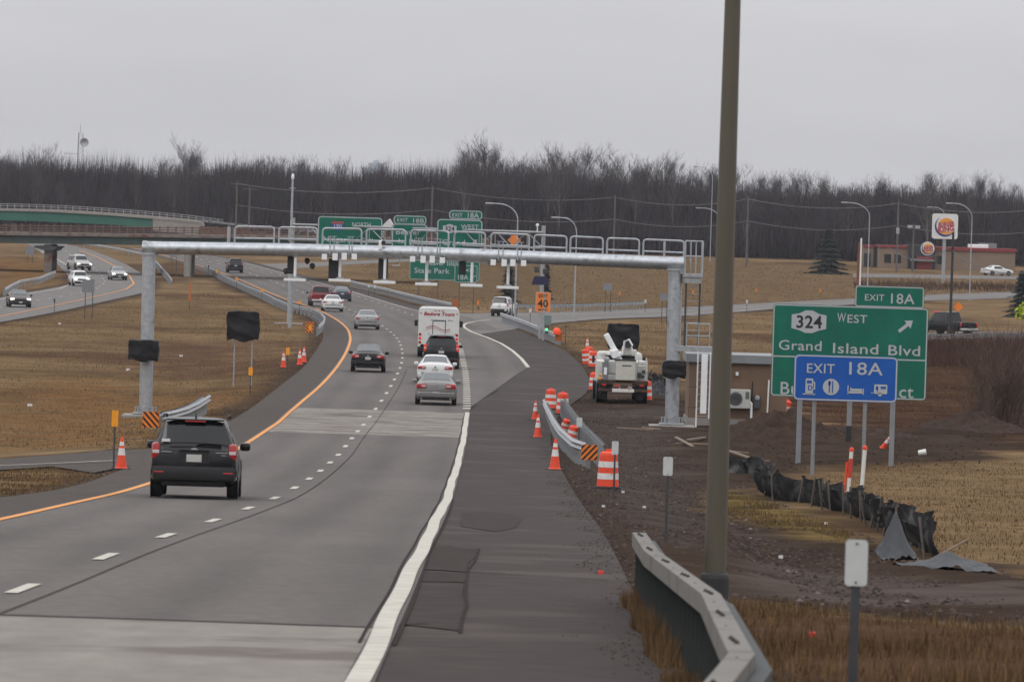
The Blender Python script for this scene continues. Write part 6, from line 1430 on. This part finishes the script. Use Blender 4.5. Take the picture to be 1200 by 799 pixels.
SUV = [(0, .42, .62, .86, .90, .80, .79, .76), (.04, .36, .6, .96, 1.02, .875, .845, .77), (.12, .33, .62, 1.0, 1.08, .895, .86, .74), (.36, .28, .64, 1.0, 1.62, .9, .865, .62), (.6, .24, .64, .99, 1.665, .9, .87, .62), (2.1, .22, .64, .97, 1.68, .9, .87, .62), (2.75, .22, .64, .97, 1.58, .9, .86, .6), (3.35, .22, .64, .96, 1.06, .9, .85, .68), (4.2, .25, .6, .84, .92, .87, .82, .66), (4.5, .32, .55, .7, .76, .78, .74, .58), (4.56, .38, .5, .6, .64, .7, .66, .5)]
SED = [(0, .42, .6, .82, .86, .76, .75, .70), (.04, .34, .58, .88, .96, .86, .83, .72), (.14, .26, .6, .9, 1.0, .895, .86, .70), (.55, .22, .62, .9, 1.02, .9, .86, .68), (.62, .22, .62, .9, 1.04, .9, .865, .66), (1.35, .2, .62, .9, 1.38, .9, .865, .55), (1.7, .2, .62, .89, 1.42, .9, .865, .55), (2.5, .2, .62, .88, 1.41, .9, .865, .55), (3.35, .2, .6, .87, .98, .9, .85, .68), (4.3, .25, .56, .76, .84, .87, .81, .62), (4.66, .32, .5, .64, .7, .76, .72, .5), (4.72, .36, .46, .55, .58, .68, .64, .44)]
def scale_st(st, L, W, H): 
    l0 = st[-1][0]; h0 = max(q[4] for q in st); w0 = max(q[5] for q in st); return [(q[0] / l0 * L, q[1], q[2] * H / h0, q[3] * H / h0, q[4] * H / h0, q[5] / w0 * W / 2, q[6] / w0 * W / 2, q[7] / w0 * W / 2) for q in st]
def lamp_box(par, name, c, d, m_, r=.03): return MB().rbox((0, 0, 0), d, r).build(name, m_, par, True, loc=c)
def mirrors(c, par, m_, y=3.1, z=1.05, w=.98):
    for sx in (-1, 1): MB().rbox((0, 0, 0), (.22, .14, .17), .05).build('mirror', m_, par, True, loc=(sx * w, y, z))
def rear_kit(par, kind, W, H, col_m, plate=plate_m, braking=False, zt=None, lw=.3, lh=.18, lz=.86, ly=.06):
    lm_ = red_on if braking else red_l
    for sx in (-1, 1):
        l_ = lamp_box(par, 'tail_light', (sx * (W / 2 - lw / 2 - .03), ly, lz), (lw, .2, lh), lm_, .05); MB().rbox((0, 0, 0), (lw * .42, .03, lh * .35), .01).build('reverse_lens', mat('clear lens', (.5, .45, .44), .2, 0, .1, 9), l_, loc=(-sx * lw * .2, -.09, 0))
    MB().rbox((0, 0, 0), (.3, .02, .15), .01).build('licence_plate', plate, par, loc=(0, -.035, .74 if kind != 'low' else .52))
    MB().rbox((0, 0, 0), (W * .93, .2, .26), .06).build('bumper', col_m, par, True, loc=(0, .05, .47)); MB().rbox((0, 0, 0), (W * .8, .04, .03), .01).build('bumper_trim', chrome if plate == plate_m and kind == 'low' else trim, par, loc=(0, -.055, .55)); MB().rbox((0, 0, 0), (W * .7, .12, .16), .04).build('valance', trim, par, True, loc=(0, .06, .3))
def sedan(label, x, y, col_m, line, W=1.82, L=4.75, H=1.45, lw=.34, lh=.17, plate='mid', ang=None, xoff=None, brake=False, flip=False, badge=True, front=False):
    c = Car(scale_st(SED, L, W, H)); o = thing('parked_sedan' if False else 'sedan_car', label, 'car'); c.body(col_m, o)
    c.patch(4.12, 4.92, -2.2, 2.2, glass_l, o, 'rear_window'); c.patch(7.1, 7.9, -2.25, 2.25, glass_l, o, 'windscreen')
    for sx in (-1, 1): c.patch(5.15, 7.35, sx * 2.75, sx * 3.3, glass_d, o, 'side_window')
    wheels(o, (1.0 / 4.72 * L, 3.75 / 4.72 * L), W / 2, .325); mirrors(c, o, col_m, 3.15, .98, W / 2 + .07)
    rear_kit(o, 'low' if plate == 'low' else 'mid', W, H, col_m, braking=brake, lw=lw, lh=lh, lz=.84 * H / 1.45)
    MB().box((0, -.028, .6), (W * .8, .02, .015)).build('panel_gap', trim, o); MB().box((0, 1.42, H - .06), (.3, .05, .03)).build('high_brake_light', red_l, o)
    if badge: MB().lathe([(.05, 0), (.05, .015)], 12, M=Matrix.Rotation(PI / 2, 3, 'X')).build('badge', chrome, o, loc=(0, -.025, .88))
    MB().prism([(-.03, 0), (.03, 0), (.0, .07)], 1.75, 1.9).build('antenna_fin', trim, o, loc=(0, 0, H - .01)); 
    for sx in (-.45, .45): MB().tube([(sx * W * .8, .0, .3), (sx * W * .8, .12, .3)], .035, 8).build('exhaust_tip', chrome, o)
    if front: front_kit(o, W, L, H)
    place(o, x, y, 1.0 if not flip else 3.7, ang, line, flip=flip); return o
def front_kit(o, W, L, H, lz=.68, m_=lamp_on):
    for sx in (-1, 1): lamp_box(o, 'headlight', (sx * (W / 2 - .24), L - .14, lz), (.34, .22, .16), m_, .05)
    MB().rbox((0, 0, 0), (W * .5, .08, .16), .02).build('grille', trim, o, loc=(0, L - .02, lz - .06)); MB().rbox((0, 0, 0), (W * .86, .2, .2), .05).build('bumper', trim, o, loc=(0, L - .08, .4)); MB().rbox((0, 0, 0), (.3, .02, .13), .01).build('licence_plate', plate_m, o, loc=(0, L + .03, .42))
def suv(label, x, y, col_m, line, W=1.8, L=4.55, H=1.68, ang=None, flip=False, kit=True, name='suv_car', cat='car', glass=glass_d, lz=.98, lw=.17, lh=.34, ya=.9, front=False, brake=False):
    c = Car(scale_st(SUV, L, W, H)); o = thing(name, label, cat); k = L / 4.56; c.body(col_m, o)
    c.patch(2.12, 2.93, -2.35, 2.35, glass, o, 'rear_window'); c.patch(6.1, 6.9, -2.25, 2.25, glass_d, o, 'windscreen')
    for sx in (-1, 1):
        for a, b in ((3.4, 4.0), (4.05, 4.5), (4.53, 4.98), (5.02, 5.9)): c.patch(a, b, sx * 2.75, sx * 3.32, glass_d, o, 'side_window')
    wheels(o, (.92 * k, 3.6 * k), W / 2, .35 if H < 1.8 else .4, .23); mirrors(c, o, col_m, 3.05 * k, 1.08 * H / 1.68, W / 2 + .08)
    hk = H / 1.68
    for sx in (-1, 1):
        l_ = lamp_box(o, 'tail_light', (sx * (W / 2 - lw / 2 - .02), .1, lz * hk), (lw, .2, lh), red_on if brake else red_l, .05); MB().rbox((0, 0, 0), (lw * .8, .03, lh * .2), .01).build('reverse_lens', mat('clear lens', (.5, .45, .44)), l_, loc=(0, -.095, -lh * .05))
        MB().rbox((0, 0, 0), (.2, .04, .035), .01).build('bumper_reflector', red_l, o, loc=(sx * (W / 2 - .18), -.055, .52)); MB().tube([(sx * W * .37, .5 * k, H + .02), (sx * W * .37, .6 * k, H + .06), (sx * W * .37, 2.3 * k, H + .06), (sx * W * .37, 2.4 * k, H + .01)], .022, 6).build('roof_rail', trim, o, True)
    MB().rbox((0, 0, 0), (W * .95, .22, .3), .07).build('bumper', trim if kit else col_m, o, True, loc=(0, .04, .5)); MB().rbox((0, 0, 0), (W * .74, .3, .14), .05).build('valance', trim, o, True, loc=(0, .2, .31))
    MB().rbox((0, 0, 0), (.31, .02, .155), .01).build('licence_plate', plate_m, o, loc=(0, -.0, .84 * hk)); MB().rbox((0, 0, 0), (W * .66, .16, .035), .015).build('spoiler', col_m, o, True, loc=(0, .3, H - .035)); MB().box((0, .24, H - .06), (.42, .03, .03)).build('high_brake_light', red_l, o)
    MB().lathe([(.0, 0), (.075, .0), (.07, .02)], 16, M=Matrix.Diagonal((1, 1, .55)).to_3x3() @ Matrix.Rotation(PI / 2, 3, 'X')).build('badge', chrome, o, loc=(0, .035, 1.02 * hk))
    if front: front_kit(o, W, L, H, .75)
    place(o, x, y, ya * k if not flip else 3.6 * k, ang, line, flip=flip); return o, c
orl = lambda y: orange(y)
dk = paint('black', (.005, .0055, .006), .25); dkg = paint('charcoal', (.012, .013, .015)); silver = paint('silver', (.33, .33, .33), .35, .3); greyp = paint('warm grey', (.2, .195, .185), .35, .3); whitep = paint('white', (.62, .62, .61)); redpt = paint('dark red', (.17, .012, .014)); navy = paint('dark blue grey', (.03, .04, .055)); brownp = paint('brown', (.04, .026, .02)); champ = paint('pale silver', (.42, .41, .39), .35, .2)
o, c = suv('nearest vehicle, black compact wagon with roof rails in the left lane', 228.5, 585.5, dk, orl, 1.76, 4.6, 1.62)
o.rotation_euler[2] += math.radians(1.2)
MB().rbox((0, 0, 0), (.62, .03, .27), .03).build('plate_recess', trim, o, loc=(0, .012, .83)); MB().rbox((0, 0, 0), (.6, .03, .035), .01).build('handle_trim', dk, o, loc=(0, .0, .965))
MB().tube([(.05, .12, 1.08), (.2, .12, 1.12), (.55, .12, 1.1)], .014, 5).build('rear_wiper', trim, o); MB().prism([(-.02, 0), (.02, 0), (0, .14)], .5, .62).build('antenna_fin', trim, o, loc=(0, 0, 1.62))
MB().rbox((0, 0, 0), (.17, .006, .06), .005).build('window_sticker', white_refl, o, loc=(-.58, .125, 1.16)); 
for sx, w_ in ((-.56, .2), (.56, .24)): MB().box((sx, -.01, .93), (w_, .008, .018)).build('model_badge', chrome, o)
MB().box((.6, -.01, .88), (.1, .008, .016)).build('model_badge', chrome, o)
sedan('black sedan with red tail lights in the left lane just past the concrete band', 431, 436.5, dk, orl, lw=.42, lh=.2)
sedan('silver sedan in the left lane ahead of the black sedan', 430, 386.5, silver, lambda y: dashl(y), lw=.3, lh=.17)
sedan('small white car close behind the red pickup', 389.5, 365.5, whitep, lambda y: dashl(y), lw=.36, lh=.16)
sedan('grey sedan nearest in the right lane, its chrome bumper strip showing', 510.5, 475, greyp, lambda y: white(y), lw=.46, lh=.22, plate='low')
sedan('white sedan between the grey sedan and the black large vehicle', 509.5, 451, whitep, lambda y: white(y), lw=.42, lh=.16, brake=False)
suv('large black utility wagon directly behind the white tour bus', 516.5, 432.5, dk, lambda y: white(y), 2.0, 5.2, 1.86, kit=False, lz=1.05, lw=.16, lh=.42, name='utility_wagon', brake=True)[0]
sedan('dark blue grey car partly hidden right of the red pickup', 400.5, 353.5, navy, lambda y: white(y), lw=.3)
suv('far dark wagon alone in the left lane near the overpass', 275.5, 320, dkg, orl, 1.9, 4.7, 1.75)
sedan('brown oncoming car with its headlights on at the left edge', 23, 360.5, brownp, None, ang=math.radians(9), flip=True, front=True, W=1.84)
sedan('silver oncoming car with headlights on near the bend of the left roadway', 139, 328.5, silver, None, ang=math.radians(10), flip=True, front=True)
suv('white oncoming car half hidden by the grey sign back', 94.5, 335.5, whitep, None, ang=math.radians(12), flip=True, front=True, H=1.6)
suv('pale oncoming pickup like wagon behind the white one', 96.5, 317, champ, None, W=1.95, ang=math.radians(22), flip=True, front=True, H=1.85)
suv('white pickup shaped wagon on the exit ramp seen from behind', 587, 371, whitep, None, W=1.66, L=4.4, ang=math.radians(-11), H=1.7, lz=1.0, kit=True)
sedan('white car parked in front of the restaurant', 1159, 323, whitep, None, ang=math.radians(-62))
# red pickup and the black truck at the right
def pickup(label, x, y, m_, line, ang=None, W=1.98, H=1.85, roofm=None):
    o = thing('pickup_truck', label, 'pickup truck'); st = [(0, .45, .75, 1.08, 1.1, .93, .92, .88), (.05, .4, .75, 1.12, 1.14, .96, .95, .9), (1.7, .38, .75, 1.12, 1.14, .98, .95, .9), (1.74, .36, .75, 1.12, 1.2, .98, .95, .8), (1.95, .36, .75, 1.12, H - .03, .98, .95, .68), (2.3, .36, .75, 1.12, H, .98, .95, .68), (3.5, .36, .75, 1.12, H - .02, .98, .95, .68), (4.2, .36, .75, 1.1, 1.2, .98, .93, .8), (5.3, .4, .7, 1.0, 1.1, .95, .9, .76), (5.45, .45, .6, .8, .85, .9, .85, .7)]
    st = [tuple(list(q[:5]) + [v * W / 1.98 for v in q[5:]]) for q in st]; c = Car(st); c.body(m_, o); c.patch(3.1, 3.92, -2.3, 2.3, glass_d, o, 'rear_window'); c.patch(6.1, 6.9, -2.25, 2.25, glass_d, o, 'windscreen')
    for sx in (-1, 1):
        for a, b in ((4.2, 4.95), (5.02, 5.9)): c.patch(a, b, sx * 2.75, sx * 3.3, glass_d, o, 'side_window')
        lamp_box(o, 'tail_light', (sx * (W / 2 - .11), .02, .96), (.15, .14, .36), red_l)
    MB().box((0, .9, 1.155), (W * .8, 1.5, .01)).build('bed_floor', trim, o); MB().rbox((0, 0, 0), (W * .96, .24, .22), .04).build('bumper', chrome, o, True, loc=(0, -.03, .55)); MB().rbox((0, 0, 0), (.31, .02, .15), .01).build('licence_plate', plate_m, o, loc=(0, -.17, .56)); MB().rbox((0, 0, 0), (.3, .03, .07), .01).build('tailgate_handle', trim, o, loc=(0, -.02, 1.0))
    wheels(o, (1.15, 4.5), W / 2, .4, .26); mirrors(None, o, trim, 3.9, 1.2, W / 2 + .14); place(o, x, y, 1.15, ang, line); return o
pickup('red pickup truck in the left lane ahead of the small white car', 376, 359.5, redpt, orl)
o = pickup('black pickup truck with a red roof light on the frontage road at the right', 1124, 394, dk, None, ang=math.radians(38), H=1.95); lamp_box(o, 'roof_light', (0, 3.9, 1.9), (.9, .2, .14), red_on)
# tour bus
o = thing('tour_bus', 'white minibus with red lettering on its back in the right lane', 'bus'); W, H, L = 2.46, 2.95, 9.
m_ = mat('white bus body', (.6, .6, .58), .35, 0, .08, 1.5, coat=.2); pr = rrect(W, H - .45, .28, 6, 0, .45 + (H - .45) / 2)
MB().prism(pr, 0, L).build('body', m_, o, True); MB().rbox((0, 0, 0), (W * .98, .2, .28), .05).build('bumper', trim, o, True, loc=(0, -.02, .52)); MB().rbox((0, 0, 0), (W * .9, 8.6, .2), .02).build('chassis', trim, o, loc=(0, 4.5, .4))
dr = ring(rrect(.8, 1.45, .06, 3), rrect(.72, 1.37, .05, 3), -.012, .003); q = dr.build('rear_door', trim, o, loc=(.02, 0, 1.5)); MB().box((0, -.005, 0), (.7, .01, 1.34)).build('door_panel', m_, q)
for zz_, rr_ in ((1.38, .09), (1.14, .09), (.9, .09)):
    for sx in (-1, 1): MB().lathe([(rr_, 0), (rr_ * .8, .04)], 14, M=Matrix.Rotation(PI / 2, 3, 'X')).build('tail_light', red_l if zz_ != 1.14 else red_on, o, True, loc=(sx * (W / 2 - .12), -.0, zz_))
for sx in (-1, 1): MB().lathe([(.045, 0), (.03, .03)], 10, M=Matrix.Rotation(PI / 2, 3, 'X')).build('marker_light', red_l, o, loc=(sx * (W / 2 - .14), 0, H - .3))
for k in (-1, 0, 1): MB().rbox((0, 0, 0), (.12, .04, .05), .01).build('marker_light', red_l, o, loc=(k * .22, -.01, H - .12))
bl_ = mat('bus lettering red', (.32, .015, .02), .5, 0, .05, 4); t_ = text('Bedore Tours', .2, bl_, o, (0, -.012, H - .42), align='CENTER', weight=.05, shear=.2, ext=.003); xs_ = [v.co.x for v in t_.data.vertices]; f_ = 1.85 / (max(xs_) - min(xs_))
for v in t_.data.vertices: v.co.x *= f_
mb = MB()
for k, (x_, w_) in enumerate(((-.42, .1), (-.3, .08), (-.14, .16), (.04, .12), (.22, .16), (.4, .1), (.62, .14), (.78, .1))): mb.box((x_, -.006, H - .70), (w_, .006, .045))
mb.build('lettering_line', mat('bus lettering blue', (.03, .06, .14), .5, 0, .05, 4), o)['kind'] = 'stuff'
sw = MB()
for a, r_ in ((0, .02), (.12, .012)): sw.tube([(-.75 + k * .12, -.008, 1.78 - a + .12 * math.sin(k * .5)) for k in range(13)], r_, 5)
sw.build('swoosh', bl_, o)
for sx in (-1, 1):
    MB().box((sx * (W / 2 + .005), 4.5, 2.0), (.02, 7.5, .8)).build('side_window', glass_d, o); MB().rbox((0, 0, 0), (.2, .12, .38), .04).build('mirror', trim, o, loc=(sx * (W / 2 + .16), 8.8, 1.9)); MB().tube([(sx * W / 2, 8.8, 2.1), (sx * (W / 2 + .16), 8.8, 2.05)], .02, 5).build('mirror_arm', trim, o)
wheels(o, (2.2, 7.6), W / 2, .42, .3); place(o, 513, 419, 2.2, None, lambda y: white(y))
# bucket truck
o = thing('bucket_truck', 'white utility bucket truck parked on the gravel, seen from behind', 'utility truck'); W = 2.35
wt = mat('white truck body', (.55, .55, .52), .45, 0, .12, 3, dirt=((.3, .28, .25), 2, .6)); rst = mat('rusty dark steel', (.06, .035, .025), .8, .3, .35, 4, dirt=((.12, .05, .02), 3, .55)); 
MB().rbox((0, 0, 0), (W, .5, .22), .02).build('rear_deck', rst, o, loc=(0, .2, .98)); MB().rbox((0, 0, 0), (W * .96, .3, .12), .02).build('bumper', rst, o, loc=(0, -.05, .62)); MB().rbox((0, 0, 0), (W * .88, 5.8, .3), .03).build('chassis', steel_dark, o, loc=(0, 3.2, .75))
MB().rbox((0, 0, 0), (1.02, .16, .16), .02).build('step', white_refl, o, loc=(.02, -.18, .62)); MB().rbox((0, 0, 0), (.9, .3, .3), .03).build('tool_tray', mat('cluttered tools', (.13, .08, .05), .8, .1, .6, 9), o, loc=(0, -.02, .82))
for k in range(9): MB().rbox((0, 0, 0), (.08 + .1 * (k % 3), .12, .05 + .05 * (k % 2)), .015).build('tool', [rst, steel_dark, orange_p, galv_dull][k % 4], o, loc=(-.5 + k * .12, -.14, .72 + .06 * (k % 3)))
for sx in (-1, 1):
    MB().rbox((0, 0, 0), (.48, 3.2, 1.0), .04).build('side_locker', wt, o, loc=(sx * (W / 2 - .25), 2.2, 1.45)); MB().rbox((0, 0, 0), (.3, .04, .7), .03).build('locker_door', wt, o, loc=(sx * (W / 2 - .27), .58, 1.42))
    MB().rbox((0, 0, 0), (.2, .08, .1), .02).build('tail_light', red_l, o, loc=(sx * (W / 2 - .3), -.22, .86)); MB().rbox((0, 0, 0), (.28, .03, .35), .02).build('mud_flap', rubber, o, loc=(sx * (W / 2 - .35), .2, .36))
MB().rbox((0, 0, 0), (.9, .7, .92), .05).build('bucket_box', mat('cream fibreglass', (.5, .49, .43), .5, 0, .1, 3), o, loc=(.1, .1, 1.55)); MB().rbox((0, 0, 0), (.75, .6, .66), .08).build('bucket', wt, o, loc=(-.42, .45, 1.68)); MB().rbox((0, 0, 0), (.98, .74, .06), .02).build('bucket_rim', trim, o, loc=(.1, .1, 2.03)); MB().box((.16, -.26, 1.78), (.42, .006, .05)).build('maker_mark', steel_dark, o)
MB().rbox((0, 0, 0), (.28, .4, .85), .03).build('cabinet', mat('grey cabinet', (.16, .17, .18), .6, .1, .1, 3), o, loc=(-.82, .1, 1.5)); MB().rbox((0, 0, 0), (.14, .02, .34), .01).build('notice', white_p, o, loc=(-.82, -.11, 1.5)); MB().lathe([(.14, 0), (.14, .1), (.02, .14)], 14, M=Matrix.Rotation(PI / 2, 3, 'X')).build('round_cap', galv_dull, o, True, loc=(-.78, .0, 2.05))
MB().rbox((0, 0, 0), (.34, 2.9, .38), .04, M=Matrix.Rotation(-.35, 3, 'Y') ).build('boom', white_p, o, loc=(-.35, 1.8, 2.3)); b_ = MB().rbox((0, 0, 0), (.26, .26, 1.5), .04, M=Matrix.Rotation(-.52, 3, 'Y')).build('upper_boom', white_p, o, loc=(-.45, .8, 2.55)); 
MB().rbox((0, 0, 0), (.5, .35, .45), .08).build('turret', wt, o, loc=(.2, .9, 2.45)); MB().lathe([(.05, -.2), (.17, -.18), (.17, .1), (.05, .12)], 16, M=Matrix.Rotation(PI / 2, 3, 'X')).build('hydraulic_drum', steel_dark, o, True, loc=(.22, .7, 2.75)); MB().rbox((0, 0, 0), (.25, .2, .25), .04).build('control_box', wt, o, loc=(.5, .6, 2.4)); MB().tube([(.0, .7, 2.3), (.05, .5, 2.9), (.25, .5, 2.98), (.42, .5, 2.7)], .05, 8).build('hose', white_p, o, True)
for k, (x_, z_) in enumerate(((.75, 1.9), (.95, 1.95), (.85, 1.75))): MB().tube([(x_ - .2, .3, z_), (x_ + .2, .3, z_ + .02)], .03, 6).build('outrigger_bar', wt, o)
for x_ in (.72, 1.08): MB().tube([(x_, .3, 1.5), (x_, .3, 2.15)], .03, 6).build('outrigger_bar', wt, o)
for x_, z_, s_ in ((.78, 1.35, .2), (.98, 1.5, .16), (.95, 1.28, .14)): MB().rbox((0, 0, 0), (s_, .15, s_), .02).build('valve_block', steel_dark, o, loc=(x_, .4, z_))
for k, (x_, z_) in enumerate(((-1.08, 1.15), (-1.02, 1.3), (-.95, 1.18))): MB().rbox((0, 0, 0), (.18, .2, .16), .05).build('coiled_rope', mat('orange yellow rope', (.55, .3, .12), .8, 0, .3, 12), o, True, loc=(x_, .0, z_))
MB().rbox((0, 0, 0), (2.1, 1.9, 1.6), .15).build('cab', wt, o, True, loc=(0, 5.4, 1.5)); MB().rbox((0, 0, 0), (1.9, 1.4, 1.0), .1).build('bonnet', wt, o, True, loc=(0, 6.9, 1.05)); MB().box((0, 4.43, 1.9), (1.4, .02, .5)).build('rear_window', glass_d, o); MB().box((0, 6.36, 1.95), (1.7, .03, .55)).build('windscreen', glass_d, o)
for sx in (-1, 1): MB().rbox((0, 0, 0), (.12, .12, .35), .03).build('mirror', trim, o, loc=(sx * 1.2, 6.1, 1.9))
wheels(o, (1.2, 6.4), W / 2, .45, .5); place(o, 728, 473.5, 1.0, math.radians(1.0), None)

# ---------------------------------------------------------------- air
hz = bpy.data.materials.new('haze'); hz.use_nodes = True; n_ = hz.node_tree.nodes; n_.clear(); v_ = n_.new('ShaderNodeVolumePrincipled'); ou = n_.new('ShaderNodeOutputMaterial'); hz.node_tree.links.new(v_.outputs[0], ou.inputs['Volume'])
v_.inputs['Color'].default_value = (.86, .88, .97, 1); v_.inputs['Density'].default_value = .00006; v_.inputs['Anisotropy'].default_value = .1
hb = MB().box((0, 1500, 13), (3000, 3100, 32)).build('haze', hz); hb['kind'] = 'stuff'; hb['label'] = 'thin grey haze over the wood and the far roads'
